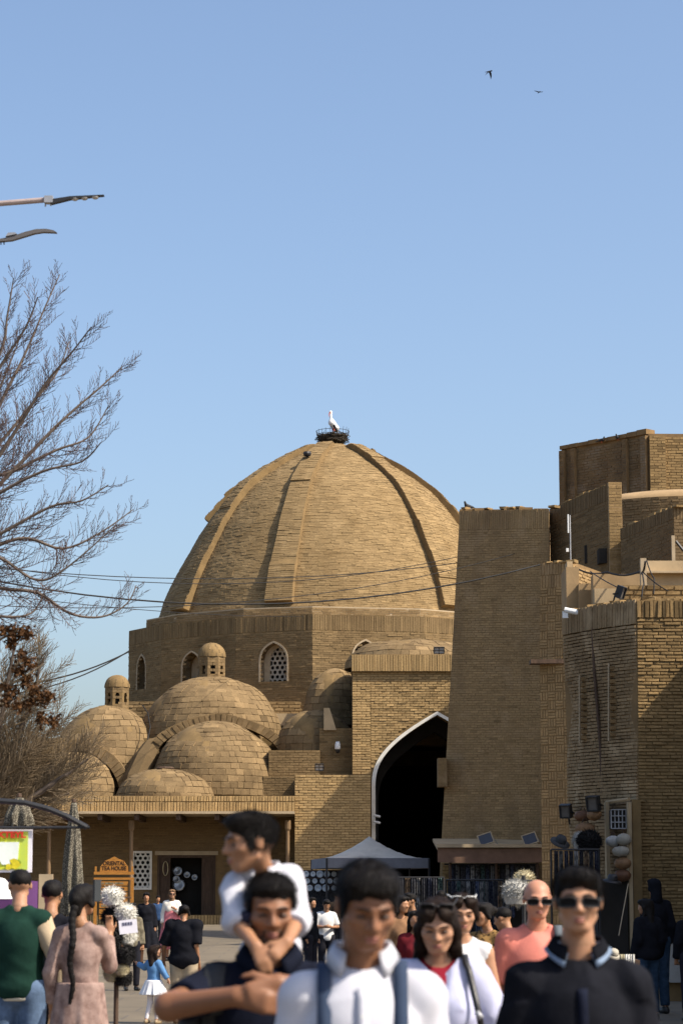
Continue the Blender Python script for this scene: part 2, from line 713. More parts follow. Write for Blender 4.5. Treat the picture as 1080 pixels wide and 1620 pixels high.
# ------------------------------------------------------------------ soft bodies grown from distance fields
def f_rc(a, b, ra, rb, sy=1.0):
    a = np.array(a, np.float32)
    b = np.array(b, np.float32)
    ba = b - a
    q = float(np.dot(ba, ba)) + 1e-9

    def f(x, y, z):
        px, py, pz = x - a[0], y - a[1], z - a[2]
        t = np.clip((px * ba[0] + py * ba[1] + pz * ba[2]) / q, 0, 1)
        dx, dy, dz = px - t * ba[0], (py - t * ba[1]) * sy, pz - t * ba[2]
        return np.sqrt(dx * dx + dy * dy + dz * dz) - (ra + (rb - ra) * t)
    m = max(ra, rb) * max(1.0, 1.0 / sy)
    return f, np.minimum(a, b) - m, np.maximum(a, b) + m


def f_el(c, r, R=None):
    c = np.array(c, np.float32)
    r = np.array(r, np.float32)

    def f(x, y, z):
        px, py, pz = x - c[0], y - c[1], z - c[2]
        if R is not None:
            px, py, pz = (R[0][0] * px + R[1][0] * py + R[2][0] * pz, R[0][1] * px + R[1][1] * py + R[2][1] * pz, R[0][2] * px + R[1][2] * py + R[2][2] * pz)
        k0 = np.sqrt((px / r[0]) ** 2 + (py / r[1]) ** 2 + (pz / r[2]) ** 2)
        k1 = np.sqrt((px / r[0] ** 2) ** 2 + (py / r[1] ** 2) ** 2 + (pz / r[2] ** 2) ** 2) + 1e-9
        return k0 * (k0 - 1.0) / k1
    m = float(r.max()) if R is not None else r
    return f, c - m, c + m


def f_cut(prim, pt, n):
    """prim kept only on the side of the plane that n points away from"""
    f, lo, hi = prim
    pt = np.array(pt, np.float32)
    n = np.array(n, np.float32)
    n = n / np.linalg.norm(n)
    return (lambda x, y, z: np.maximum(f(x, y, z), (x - pt[0]) * n[0] + (y - pt[1]) * n[1] + (z - pt[2]) * n[2])), lo, hi


def f_skirt(c, zt, zb, rt, rb, sy=1.2, folds=9, amp=0.02, ph=0.0, p=1.0):
    def f(x, y, z):
        t = np.clip((zt - z) / (zt - zb), 0, 1) ** p
        dx, dy = x - c[0], (y - c[1]) * sy
        an = np.arctan2(dy, dx)
        r = rt + (rb - rt) * t + amp * t * (np.cos(folds * an + ph) + 0.5 * np.cos((folds * 2 - 3) * an + 1.3 * ph))
        d = (np.sqrt(dx * dx + dy * dy) - r) * 0.85
        return np.maximum(d, np.maximum(z - zt, zb - z))
    m = max(rt, rb) + 0.06
    return f, np.array([c[0] - m, c[1] - m, zb - .02]), np.array([c[0] + m, c[1] + m, zt + .02])


class Blob:
    def __init__(self, h):
        self.h = h
        self.ops = []

    def add(self, prim, k=0.02):
        self.ops.append(('+', prim, k))
        return self

    def sub(self, prim, k=0.01):
        self.ops.append(('-', prim, k))
        return self

    def noise(self, fn):
        self.ops.append(('n', fn, 0))
        return self

    def cut(self, pt, n):
        self.ops.append(('c', (np.array(pt, np.float32), np.array(n, np.float32) / np.linalg.norm(n)), 0))
        return self

    def mesh(self, lo=None, hi=None):
        h = self.h
        plo = np.min([o[1][1] for o in self.ops if o[0] == '+'], 0) - 3 * h
        phi = np.max([o[1][2] for o in self.ops if o[0] == '+'], 0) + 3 * h
        if lo is not None:
            plo = np.maximum(plo, np.array(lo) - 2 * h)
        if hi is not None:
            phi = np.minimum(phi, np.array(hi) + 2 * h)
        n = np.maximum(4, np.ceil((phi - plo) / h).astype(int) + 1)
        ax = [(plo[i] + h * np.arange(n[i])).astype(np.float32) for i in range(3)]
        S = np.full(n, 1.0, np.float32)

        def block(plo_, phi_, m):
            sl = []
            for i in range(3):
                a = int(np.clip(np.floor((plo_[i] - m - plo[i]) / h), 0, n[i]))
                b = int(np.clip(np.ceil((phi_[i] + m - plo[i]) / h) + 1, 0, n[i]))
                if b - a < 1:
                    return None
                sl.append(slice(a, b))
            return tuple(sl)
        for op, pr, k in self.ops:
            if op in '+-':
                sl = block(pr[1], pr[2], k + 2 * h)
                if sl is None:
                    continue
                X = ax[0][sl[0]][:, None, None]
                Y = ax[1][sl[1]][None, :, None]
                Z = ax[2][sl[2]][None, None, :]
                d = pr[0](X, Y, Z)
                s = S[sl]
                if op == '+':
                    if k > 0:
                        q = np.clip(0.5 + 0.5 * (s - d) / k, 0, 1)
                        S[sl] = s + (d - s) * q - k * q * (1 - q)
                    else:
                        S[sl] = np.minimum(s, d)
                else:
                    d = -d
                    if k > 0:
                        q = np.clip(0.5 - 0.5 * (s - d) / k, 0, 1)
                        S[sl] = s + (d - s) * q + k * q * (1 - q)
                    else:
                        S[sl] = np.maximum(s, d)
            else:
                X, Y, Z = ax[0][:, None, None], ax[1][None, :, None], ax[2][None, None, :]
                if op == 'n':
                    S += pr(X, Y, Z)
                else:
                    p, nn = pr
                    S = np.maximum(S, (X - p[0]) * nn[0] + (Y - p[1]) * nn[1] + (Z - p[2]) * nn[2])
        S[0], S[-1], S[:, 0], S[:, -1], S[:, :, 0], S[:, :, -1] = [np.float32(h)] * 6
        self.S, self.plo, self.n = S, plo, n
        return nets(S, plo, h)

    def front_y(self, x, z, side=-1):
        """y of the first surface met along the y axis at (x, z); side -1 from the front"""
        i = int(round((x - self.plo[0]) / self.h))
        k = int(round((z - self.plo[2]) / self.h))
        if i < 0 or k < 0 or i >= self.n[0] or k >= self.n[2]:
            return None
        c = self.S[i, :, k]
        idx = np.where(c < 0)[0]
        if len(idx) == 0:
            return None
        j = idx[0] if side < 0 else idx[-1]
        o = j - 1 if side < 0 else j + 1
        t = c[o] / (c[o] - c[j] + 1e-9)
        return self.plo[1] + self.h * (o + (j - o) * t)


def nets(S, org, h):
    In = S < 0
    nx, ny, nz = S.shape
    c = [In[i:nx - 1 + i, j:ny - 1 + j, k:nz - 1 + k] for i in (0, 1) for j in (0, 1) for k in (0, 1)]
    cnt = np.zeros(c[0].shape, np.int8)
    for a in c:
        cnt += a
    act = (cnt > 0) & (cnt < 8)
    I = np.argwhere(act)
    if len(I) == 0:
        return np.zeros((0, 3)), np.zeros((0, 4), int)
    idx = np.full(act.shape, -1, np.int32)
    idx[act] = np.arange(len(I))
    acc = np.zeros((len(I), 3), np.float32)
    num = np.zeros(len(I), np.float32)
    offs = [(i, j, k) for i in (0, 1) for j in (0, 1) for k in (0, 1)]
    vals = [S[I[:, 0] + o[0], I[:, 1] + o[1], I[:, 2] + o[2]] for o in offs]
    for a in range(8):
        for b in range(a + 1, 8):
            d = [offs[b][t] - offs[a][t] for t in range(3)]
            if sum(abs(v) for v in d) != 1:
                continue
            va, vb = vals[a], vals[b]
            m = (va < 0) != (vb < 0)
            t = np.where(m, va / np.where(m, va - vb, 1), 0)
            for q in range(3):
                acc[:, q] += np.where(m, offs[a][q] + d[q] * t, 0)
            num += m
    V = (I + acc / num[:, None]) * h + np.asarray(org)
    Fs = []
    # x edges
    for axis in range(3):
        if axis == 0:
            e = In[:-1, 1:-1, 1:-1] != In[1:, 1:-1, 1:-1]
            E = np.argwhere(e)
            i, j, k = E[:, 0], E[:, 1] + 1, E[:, 2] + 1
            q = [idx[i, j - 1, k - 1], idx[i, j, k - 1], idx[i, j, k], idx[i, j - 1, k]]
            flip = In[i, j, k]
        elif axis == 1:
            e = In[1:-1, :-1, 1:-1] != In[1:-1, 1:, 1:-1]
            E = np.argwhere(e)
            i, j, k = E[:, 0] + 1, E[:, 1], E[:, 2] + 1
            q = [idx[i - 1, j, k - 1], idx[i - 1, j, k], idx[i, j, k], idx[i, j, k - 1]]
            flip = In[i, j, k]
        else:
            e = In[1:-1, 1:-1, :-1] != In[1:-1, 1:-1, 1:]
            E = np.argwhere(e)
            i, j, k = E[:, 0] + 1, E[:, 1] + 1, E[:, 2]
            q = [idx[i - 1, j - 1, k], idx[i, j - 1, k], idx[i, j, k], idx[i - 1, j, k]]
            flip = In[i, j, k]
        Q = np.stack(q, 1)
        Q[~flip] = Q[~flip][:, ::-1]
        Fs.append(Q)
    return V, np.concatenate(Fs)


def wrinkle(amp, fx=9.0, fz=14.0, seed=0.0):
    """creases: warped ridges that run aslant, with finer ones between them"""
    def f(x, y, z):
        w1 = np.sin(fx * .55 * x + 1.3 * np.sin(fz * .33 * z + seed) + seed)
        w2 = np.sin(fz * .4 * z + 1.1 * np.sin(fx * .6 * y + seed * 2))
        a = np.abs(np.sin(.5 * fz * z + .8 * fx * x * np.sign(w2) + 1.6 * w1 + seed)) ** .7
        b = np.abs(np.sin(.9 * fx * x - .7 * fz * z + 1.4 * w2 + 2.1 * seed)) ** .7
        c = np.sin(2.1 * fz * z + 9 * x + 2 * w1) * np.sin(1.9 * fx * x - 11 * z + 2 * w2)
        return (amp * (1.15 * (a - .6) * (.6 + .4 * w2) + .8 * (b - .6) * (.5 + .5 * w1) + .07 * c)).astype(np.float32)
    return f


def wobble(amp, fx=9.0, fz=14.0, seed=0.0):
    def f(x, y, z):
        a = np.sin(fx * x + 2.1 * np.sin(fz * .5 * z + seed) + seed) * np.sin(fz * z + 1.7 * np.sin(fx * .7 * y + seed * 2) + 3 * x)
        b = np.sin(2.3 * fz * z + 9 * x + 5 * y + seed * 3) * np.sin(1.9 * fx * x - 11 * z + seed)
        return (amp * (a + 0.45 * b)).astype(np.float32)
    return f
# ================================================================== the trading dome
BD = thing('trading_dome_building', 'sand coloured brick bazaar building with a great ribbed dome and arched portal', 'building', (0, 98, 0.6))
DY = 115.0
DCX = W(527, 960, DY).x


def lay_rot(rfn, v0, v1, ch, bl, a0, a1, gap=0.02, jit=0.12, gu=None):
    gu = gap if gu is None else gu
    out = []
    n = max(1, int(round((v1 - v0) / ch)))
    h = (v1 - v0) / n
    for i in range(n):
        va, vb = v0 + i * h, v0 + (i + 1) * h
        r = max(0.05, rfn((va + vb) / 2))
        m = max(3, int(round((a1 - a0) * r / bl)))
        cuts = a0 + (np.arange(m + 1) + RNG.uniform(0, 1)) / m * (a1 - a0) + RNG.normal(0, jit * 0.4 * bl / r, m + 1)
        for a, b in zip(cuts[:-1], cuts[1:]):
            if b - a > 0.2 * bl / r:
                out.append((a + gu / 2 / r, b - gu / 2 / r, va + gap / 2, vb - gap / 2))
    return np.array(out)


class Rev:
    """surface of revolution given by a profile; v is the arc length"""
    def __init__(self, prof, cx, cy, lump=0.0, ph=0.0):
        self.lump, self.ph = lump, ph
        self.p = np.array(prof, float)
        s = np.concatenate([[0], np.cumsum(np.hypot(np.diff(self.p[:, 0]), np.diff(self.p[:, 1])))])
        self.s = s
        self.L = s[-1]
        self.cx, self.cy = cx, cy

    def r(self, v):
        return np.interp(v, self.s, self.p[:, 0])

    def z(self, v):
        return np.interp(v, self.s, self.p[:, 1])

    def fn(self, a, v, d):
        e = 0.02 * self.L
        v = np.asarray(v, float)
        dr = self.r(np.clip(v + e, 0, self.L)) - self.r(np.clip(v - e, 0, self.L))
        dz = self.z(np.clip(v + e, 0, self.L)) - self.z(np.clip(v - e, 0, self.L))
        q = np.hypot(dr, dz) + 1e-9
        if self.lump:
            a = np.asarray(a, float)
            d = d + self.lump * np.sin(np.clip(v / self.L, 0, 1) * 3.14) * (np.sin(2.7 * a + 1.9 * v + self.ph) + .7 * np.sin(5.1 * a - 1.3 * v + 2 * self.ph) + .5 * np.sin(3.7 * v + 2.2 * a + 3 * self.ph))
        r = self.r(v) + d * dz / q
        z = self.z(v) - d * dr / q
        return np.stack([self.cx + r * np.sin(a), self.cy - r * np.cos(a), z], 1)

    def core(self, name, material, parent, sides=64, off=-0.0):
        if self.lump:
            nv = 40
            aa = np.linspace(0, 2 * math.pi, sides + 1)[:-1]
            vv = np.linspace(0, self.L * .999, nv)
            A_, V_ = np.meshgrid(aa, vv)
            P_ = self.fn(A_.ravel(), V_.ravel(), np.full(A_.size, off))
            F_ = [[i * sides + k, i * sides + (k + 1) % sides, (i + 1) * sides + (k + 1) % sides, (i + 1) * sides + k] for i in range(nv - 1) for k in range(sides)]
            return obj(name, P_, F_, material, parent, True)
        B = MB()
        B.lathe([(max(0.0, r + off), z + off * 0.3) for r, z in self.p], (self.cx, self.cy, 0), sides)
        return B.build(name, material, parent, smooth=True)


# ---- great dome
_k = DY / FPX
_prof = [(282, 1000), (276, 981), (270, 960), (262, 940), (248, 912), (232, 884), (213, 850), (190, 817), (165, 789), (138, 767),
         (110, 749), (75, 728), (45, 714), (20, 705), (0.5, 701)]
_pp = np.array(_prof, float)
_pp = np.array([(r * _k, GZ(y, DY)) for r, y in _prof])
_t = np.linspace(0, 1, len(_pp))
_tt = np.linspace(0, 1, 60)
DOME = Rev(np.stack([np.interp(_tt, _t, _pp[:, 0]), np.interp(_tt, _t, _pp[:, 1])], 1), DCX, DY)
dome_o = DOME.core('main_dome', M_MORTAR, BD, 128, -0.012)
A = lay_rot(DOME.r, 0.0, DOME.L * 0.985, 0.09, 0.32, math.radians(-105), math.radians(105), 0.007, 0.6, 0.003)
# patches of bricks stand a little proud or sunk, as repairs do
V, F, t = brick_mesh(A, DOME.fn, 0.012, 0.03, 0.95, 0.0015, 0.12, 0.15, 0.12)
obj('brickwork', V, F, M_DOME, dome_o, False, t, kind='stuff')
RIBS = [(-94, 0.45, 0.74, 1.15), (-55, 0.03, 0.92, 1.2), (-16.2, 0.03, 0.93, 1.25), (39.5, 0.03, 0.90, 1.2), (77, 0.03, 0.88, 1.2), (118, .03, .9, 1.2), (160, .03, .9, 1.2), (205, .03, .9, 1.2)]


def rib_proud(f, ang):
    """height of a rib over the shell: uneven, with three broken steps"""
    f = np.asarray(f, float)
    p = 0.30 * (1 - 0.35 * f) + 0.02 * np.sin(f * 31 + ang) + 0.07 * (np.sin(f * 9 + ang * .3) > .3)
    return np.where(f > .96, p * np.clip((1 - f) / .04, 0, 1), p)


for ang, s0, s1, wid in RIBS:
    a = math.radians(ang)
    n = 40
    Vv = []
    for i in range(n):
        f = i / (n - 1)
        v = DOME.L * (s0 + (s1 - s0) * f)
        w = wid * (1.0 - 0.45 * f)
        pr = float(rib_proud(f, ang))
        r = max(0.4, DOME.r(v))
        for sgn, dd in ((-1, -0.05), (-1, pr), (-0.33, pr * 1.02), (0.33, pr * 1.02), (1, pr), (1, -0.05)):
            Vv.append(DOME.fn(np.array([a + sgn * w / 2 / r]), np.array([v]), np.array([dd]))[0])
    Ff = [[i * 6 + j, i * 6 + j + 1, i * 6 + j + 7, i * 6 + j + 6] for i in range(n - 1) for j in range(5)] + [[5, 4, 3, 2, 1, 0]]
    rib = obj('rib', Vv, Ff, M_MORTAR, BD)
    if abs(ang) < 100:
        rows = []
        L0, L1 = DOME.L * s0, DOME.L * s1
        nn = int((L1 - L0) / 0.095)
        for i in range(nn):
            va, vb = L0 + (L1 - L0) * i / nn, L0 + (L1 - L0) * (i + 1) / nn
            f = (i + .5) / nn
            w = wid * (1.0 - 0.45 * f) * .985
            r = max(0.4, float(DOME.r((va + vb) / 2)))
            c = np.linspace(-w / 2, w / 2, 4 if i % 2 else 3)
            for x, y in zip(c[:-1], c[1:]):
                rows.append((a + x / r + .004 / r, a + y / r - .004 / r, va + .006, vb - .006, float(rib_proud(f, ang))))
        R = np.array(rows)
        pr_fn = lambda u, v, d, R=R: DOME.fn(u, v, d + .014 + np.resize(R[:, 4], len(u)))
        V, F, t = brick_mesh(R[:, :4], pr_fn, 0.014, 0.05, 0.9, 0.0015, 0.12, 0.15, 0.12)
        obj('brickwork', V, F, M_DOME, rib, False, t, kind='stuff')
B = MB()
c = W(486, 718, DY - 3.6)
B.lathe([(0.0, .12), (.17, .1), (.2, 0), (.16, -.1)], c, 10)
B.build('vent_cap', M_BLACK, BD)

# ---- drum
zt = GZ(972, 105.4)
zb_ = GZ(1122, 105.4)
DV = [(204, 112.2), (256, 109.4), (373, 106.8), (494, 105.4), (672, 106.4), (800, 108.8), (856, 112.0), (820, 124.0), (240, 124.0)]
DP = [Vector((GX(px, y), y)) for px, y in DV]
# px above is read at drum height; correct for the slight keystone of the tilted view
DP = [Vector((W(px, 1040, y).x, y)) for px, y in DV]
drum = thing('x', None, None)
bpy.data.objects.remove(drum)
WIN = {0: (224, 1036, 1090, 9, 22), 1: (303, 1031, 1082, 15, 24), 2: (433, 1017, 1078, 21, 24), 3: (578, 1014, 1072, 20, 24)}
Bd = MB()
drum_rows = []
win_jobs = []
for i in range(len(DP)):
    p, q = DP[i], DP[(i + 1) % len(DP)]
    e = (q - p)
    L = e.length
    e = e / L
    nrm = Vector((e.y, -e.x))
    fr = lambda x, z, d, p=p, e=e, nrm=nrm: Vector((p.x + e.x * x + nrm.x * d, p.y + e.y * x + nrm.y * d, z))
    holes = []
    if i in WIN:
        cx, ytop, ybot, hw, _ = WIN[i]
        ym = (DV[i][1] + DV[i + 1][1]) / 2
        s = (W(cx, 1050, ym).x - p.x) / e.x
        k = ym / FPX / max(0.35, e.x)
        a_ = hw * k * (0.86 if i == 0 else 1)
        z0, z1 = GZ(ybot, ym), GZ(ytop, ym)
        zs = z0 + (z1 - z0) * 0.48
        loop = [(s + x, z) for x, z in arch_path(a_, zs, z1 - zs, 8, z0, 0.55, 0.7, 0.8)]
        holes.append(loop)
        win_jobs.append((i, fr, loop, s, a_, z0, z1, zs))
    V, F = plate_geom([(0, zb_ - 1.5), (L, zb_ - 1.5), (L, zt), (0, zt)], holes, fr, 0.9)
    Bd.add(V, F)
    if i < 6:
        hl = holes[0] if holes else None
        msk = (lambda u, v, A, hl=hl: ~in_loop([(x, z) for x, z in hl], u, v)) if hl else None
        A = lay(L, zb_ - 1.2, zt - 0.7, 0.095, 0.36, 0.007, 0.3, msk)
        f = plane_fn((p.x, p.y, 0), (e.x, e.y, 0), (0, 0, 1), (nrm.x, nrm.y, 0))
        drum_rows.append(brick_mesh(A, f, 0.014, 0.03, 0.9, 0.002))
        A = lay(L, zt - 0.68, zt, 0.68, 0.11, 0.014, 0.3)      # soldier course
        drum_rows.append(brick_mesh(A, f, 0.014, 0.05, 0.7, 0.002))
drum = Bd.build('drum', M_MORTAR, BD)
B = MB()
B.prism([Vector((p.x, p.y, zt - 0.3)) for p in DP], (0, 0, 0.32))
B.build('roof_terrace', M_MORTAR, BD)


def merge(parts):
    Vs, Fs, ts, off = [], [], [], 0
    for V, F, t in parts:
        Vs.append(V)
        Fs.append(F + off)
        ts.append(t)
        off += len(V)
    return np.concatenate(Vs), np.concatenate(Fs), np.concatenate(ts)


V, F, t = merge(drum_rows)
obj('brickwork', V, F, M_DRUM, drum, False, t, kind='stuff')
for i, fr, loop, s, a_, z0, z1, zs in win_jobs:
    big = [(s + x * 1.0, z) for x, z in arch_path(a_ * 1.13, zs, (z1 - zs) * 1.1, 8, z0 - 0.02, 0.55, 0.7, 0.8)]
    V, F = band_geom(big, loop, fr, 0.045, -0.5)
    win = obj('window', V, F, M_LIME, BD)
    back = [(x, z) for x, z in loop]
    V, F = plate_geom(back, [], lambda x, z, d, fr=fr: fr(x, z, d - 0.62), 0.05)
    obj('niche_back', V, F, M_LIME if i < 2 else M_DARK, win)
    if i >= 2:
        sm = [(s + a_ * (0.18 if i == 2 else 0.0) + x, z) for x, z in arch_path(a_ * (0.74 if i == 2 else .95), zs, (z1 - zs) * 0.86, 8, z0 + .03, 0.55, 0.7, 0.8)]
        hex_lattice('lattice', sm, 0.235, lambda x, z, d, fr=fr: fr(x, z, d - 0.4), 0.06, M_LATT, win, 0.34)
        V, F = band_geom([(x * 1.0, z) for x, z in loop], sm, lambda x, z, d, fr=fr: fr(x, z, d - 0.38), 0.0, -0.1)
        obj('screen_frame', V, F, M_LIME, win)
# upper ring between drum and dome
zr = GZ(958, 106.0)
RV = [(232, 111.5), (280, 109.2), (385, 107.0), (494, 106.2), (664, 107.1), (780, 109.4), (832, 112.4), (800, 122.0), (260, 122.0)]
RP = [Vector((W(px, 975, y).x, y)) for px, y in RV]
B = MB()
B.prism([Vector((p.x, p.y, zt - 0.05)) for p in RP], (0, 0, zr - zt + 0.05))
ring = B.build('dome_collar', M_LIME, BD)
rows = []
for i in range(6):
    p, q = RP[i], RP[i + 1]
    e = (q - p)
    L = e.length
    e /= L
    f = plane_fn((p.x, p.y, 0), (e.x, e.y, 0), (0, 0, 1), (e.y, -e.x, 0))
    rows.append(brick_mesh(lay(L, zt + 0.02, zr - 0.05, 0.095, 0.36, 0.007, 0.3), f, 0.008, 0.03, 0.8, 0.002))
V, F, t = merge(rows)
obj('brickwork', V, F, M_DRUM, ring, False, t, kind='stuff')

# ---- square body under the drum, with the flat roofs that show between the small domes
B = MB()
_ax, _aw = W(692, 1240, 98).x, 98 * 98 / FPX + .65
B.box(W(203, 1120, 109).x, _ax - _aw, 105.6, 130, 0.3, zb_ + 0.35)
B.box(_ax + _aw, W(860, 1120, 109).x, 105.6, 130, 0.3, zb_ + 0.35)
B.box(_ax - _aw, _ax + _aw, 105.6, 130, GZ(1100, 98), zb_ + 0.35)
B.box(W(60, 1120, 103).x, W(505, 1120, 103).x, 101.2, 105.6, 0.3, GZ(1172, 103))
body = B.build('lower_body', M_MORTAR, BD)
x0, x1 = W(203, 1115, 105.6).x, W(560, 1115, 105.6).x
f = plane_fn((x0, 105.6, 0), (1, 0, 0), (0, 0, 1), (0, -1, 0))
brickwork(lay(x1 - x0, GZ(1185, 105.6), zb_ + 0.35, 0.14, 0.42, 0.02, 0.3), f, body, M_DRUM, 0.03)
B = MB()
B.box(W(415, 1130, 104).x, W(505, 1130, 104).x, 103.2, 105.5, GZ(1150, 104), GZ(1131, 104))
B.build('roof_ledge', M_PALEPL, BD)

# ---- small domes
SINGLE_TILES = 300


def tiled_dome(name, cx, Y, base, top, rp, singles, pw=0.95, tile=0.36, arc=(-112, 112), sides=48):
    r = rp * Y / FPX
    z0, z1 = GZ(base, Y), GZ(top, Y)
    pr = [(r * max(0.0, math.cos(s)) ** 0.96 + 0.01, z0 + (z1 - z0) * math.sin(s) ** pw) for s in np.linspace(0.0, math.pi / 2, 22)]
    S = Rev(pr, W(cx, (base + top) / 2, Y).x, Y, 0.035, cx * .37)
    o = S.core(name, M_MORTAR, BD, 72, -0.02)
    A = lay_rot(S.r, 0.0, S.L * 0.97, tile * 0.8, tile, math.radians(arc[0]), math.radians(arc[1]), 0.012, 0.35)
    ac = (A[:, 0] + A[:, 1]) / 2
    vc = (A[:, 2] + A[:, 3]) / 2
    score = S.r(vc) / r * np.cos(ac) + 0.6 * vc / S.L
    order = np.argsort(-score)
    one = order[:singles]
    rest = order[singles:]
    single_bricks(A[one], S.fn, o, M_TILE_O, 0.016, 0.02, 'tile')
    V, F, t = brick_mesh(A[rest], S.fn, 0.016, 0.02, 0.7, 0.004, 0.35)
    obj('tile_cover', V, F, M_TILE, o, False, t, kind='stuff')
    return S, o


def lantern(cx, Y, base, wall_top, top, rp):
    r = rp * Y / FPX
    z0, zw, z1 = GZ(base, Y), GZ(wall_top, Y), GZ(top, Y)
    x = W(cx, base, Y).x
    B = MB()
    rows = []
    for k in range(8):
        a0, a1 = math.radians(k * 45 - 22.5 + 8), math.radians(k * 45 + 22.5 + 8)
        p = Vector((x + r * math.sin(a0), Y - r * math.cos(a0)))
        q = Vector((x + r * math.sin(a1), Y - r * math.cos(a1)))
        e = q - p
        L = e.length
        e /= L
        fr = lambda u, z, d, p=p, e=e: Vector((p.x + e.x * u + e.y * d, p.y + e.y * u - e.x * d, z))
        h = zw - z0
        hole = [(L / 2 + u, z) for u, z in arch_path(L * 0.22, z0 + h * 0.55, h * 0.22, 5, z0 + h * 0.18, .5, .7, .7)]
        V, F = plate_geom([(0, z0 - .15), (L, z0 - .15), (L, zw), (0, zw)], [hole], fr, 0.14)
        B.add(V, F)
        f = plane_fn((p.x, p.y, 0), (e.x, e.y, 0), (0, 0, 1), (e.y, -e.x, 0))
        rows.append(brick_mesh(lay(L, z0, zw, 0.135, 0.3, 0.014, 0.2, lambda u, v, A, hole=hole: ~in_loop(hole, u, v)), f, 0.006, 0.02, 0.5, 0.002))
    o = B.build('lantern', M_MORTAR, BD)
    pr = [((r * 1.0) * math.cos(s) ** 0.9 + 0.01, zw + (z1 - zw) * math.sin(s)) for s in np.linspace(0, math.pi / 2, 12)]
    S = Rev(pr, x, Y)
    cap = S.core('cap', M_MORTAR, o, 24)
    rows.append(brick_mesh(lay_rot(S.r, 0, S.L * .95, 0.16, 0.32, -math.pi, math.pi, 0.014), S.fn, 0.007, 0.02, .5, .002, 0.8))
    V, F, t = merge(rows)
    obj('brickwork', V, F, M_TILE, o, False, t, kind='stuff')
    B = MB()
    B.lathe([(r * .6, z0), (r * .6, zw)], (x, Y, 0), 8)
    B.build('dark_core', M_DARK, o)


tiled_dome('gallery_dome', 335, 103.3, 1178, 1071, 113, 112, 1.0)
lantern(335, 103.3, 1074, 1040, 1017, 22)
tiled_dome('gallery_dome', 342, 99.8, 1262, 1141, 104, 118, 0.95, 0.34)
tiled_dome('gallery_dome', 262, 97.4, 1268, 1217, 78, 40, 0.95, 0.36)
tiled_dome('gallery_dome', 172, 102.6, 1250, 1116, 92, 30, 0.9, 0.42)
lantern(185, 102.6, 1121, 1088, 1068, 20)
tiled_dome('gallery_dome', 530, 103.2, 1150, 1058, 52, 0, 0.9, 0.4)
tiled_dome('gallery_dome', 500, 100.6, 1192, 1124, 62, 0, 0.85, 0.42)
tiled_dome('gallery_dome', 650, 101.0, 1060, 1014, 105, 0, 0.8, 0.42)
# half dome under the left arch, smeared with pale plaster
tiled_dome('gallery_dome', 120, 99.4, 1266, 1190, 62, 0, 0.95, 0.4)
B = MB()
c = W(262, 1216, 97.4)
B.lathe([(0.001, .08), (.3, .07), (.36, .02), (.3, -.1)], c, 9)
B.build('vent_cap', M_OLDWOOD, BD)


def arch_rib(cx, Y, foot, apex, rp, thick, depth, half=None, bow=0.0):
    """thick pointed arch that stands free of the small dome in front of it"""
    a = rp * Y / FPX
    z0, z1 = GZ(foot, Y), GZ(apex, Y)
    x = W(cx, (foot + apex) / 2, Y).x
    th = thick * Y / FPX
    P = arch_path(a, z0, z1 - z0, 14, None, 0.5, 0.62, 0.86)
    Q = [(u * (1 - th / a), z - th * (0.25 + 0.75 * ((z - z0) / (z1 - z0)))) for u, z in P]
    if half == 'R':
        P, Q = P[len(P) // 2:], Q[len(Q) // 2:]
    fr = lambda u, z, d: Vector((x + u, Y - d, z))
    V, F = band_geom(P, Q, fr, 0.0, -depth)
    o = obj('arch_rib', V, F, M_MORTAR, BD)
    P_ = np.array(P)
    s = np.concatenate([[0], np.cumsum(np.hypot(np.diff(P_[:, 0]), np.diff(P_[:, 1])))])
    Q_ = np.array(Q)

    def fn(u, v, d):
        px_ = np.interp(u, s, P_[:, 0]) * (1 - v) + np.interp(u, s, Q_[:, 0]) * v
        pz_ = np.interp(u, s, P_[:, 1]) * (1 - v) + np.interp(u, s, Q_[:, 1]) * v
        return np.stack([x + px_, np.full(len(u), Y) - d, pz_], 1)
    rows = [(a_ + .012, b_ - .012, 0.03, 0.97) for a_, b_ in zip(np.arange(0, s[-1] - .2, .24), np.arange(.24, s[-1], .24))]
    V, F, t = brick_mesh(np.array(rows), fn, 0.03, 0.02, 0.8, 0.006)
    obj('brickwork', V, F, M_TILE, o, False, t, kind='stuff')

    def fn2(u, v, d):
        px_ = np.interp(u, s, P_[:, 0])
        pz_ = np.interp(u, s, P_[:, 1])
        return np.stack([x + px_ * (1 + d / a), np.full(len(u), Y) + v, pz_ + d], 1)
    A = lay(s[-1], 0.0, depth, 0.3, 0.4, 0.02, .2)
    V, F, t = brick_mesh(A, fn2, 0.02, 0.02, 0.6, 0.006)
    obj('tile_cover', V, F, M_TILE, o, False, t, kind='stuff')


arch_rib(345, 100.0, 1206, 1128, 116, 14, 1.0)
arch_rib(124, 99.5, 1262, 1168, 84, 17, 1.2)
# lumpy saddle of mortar between the domes
B = MB()
p0 = W(232, 1188, 100.2)
pts = [W(258, 1172, 100.9), W(240, 1184, 100.4), W(228, 1205, 99.8), W(214, 1235, 99.2), W(208, 1262, 98.9)]
B.tube(pts, [0.25, .42, .5, .5, .5], 8)
B.build('mortar_saddle', M_TILE, BD)
pts = [W(226, 1116, 101.6), W(234, 1128, 101.2), W(238, 1150, 100.8), W(232, 1180, 100.1), W(236, 1185, 99.8)]
B = MB()
B.tube(pts, 0.025, 5)
B.build('drain_cable', M_CABLE, BD)

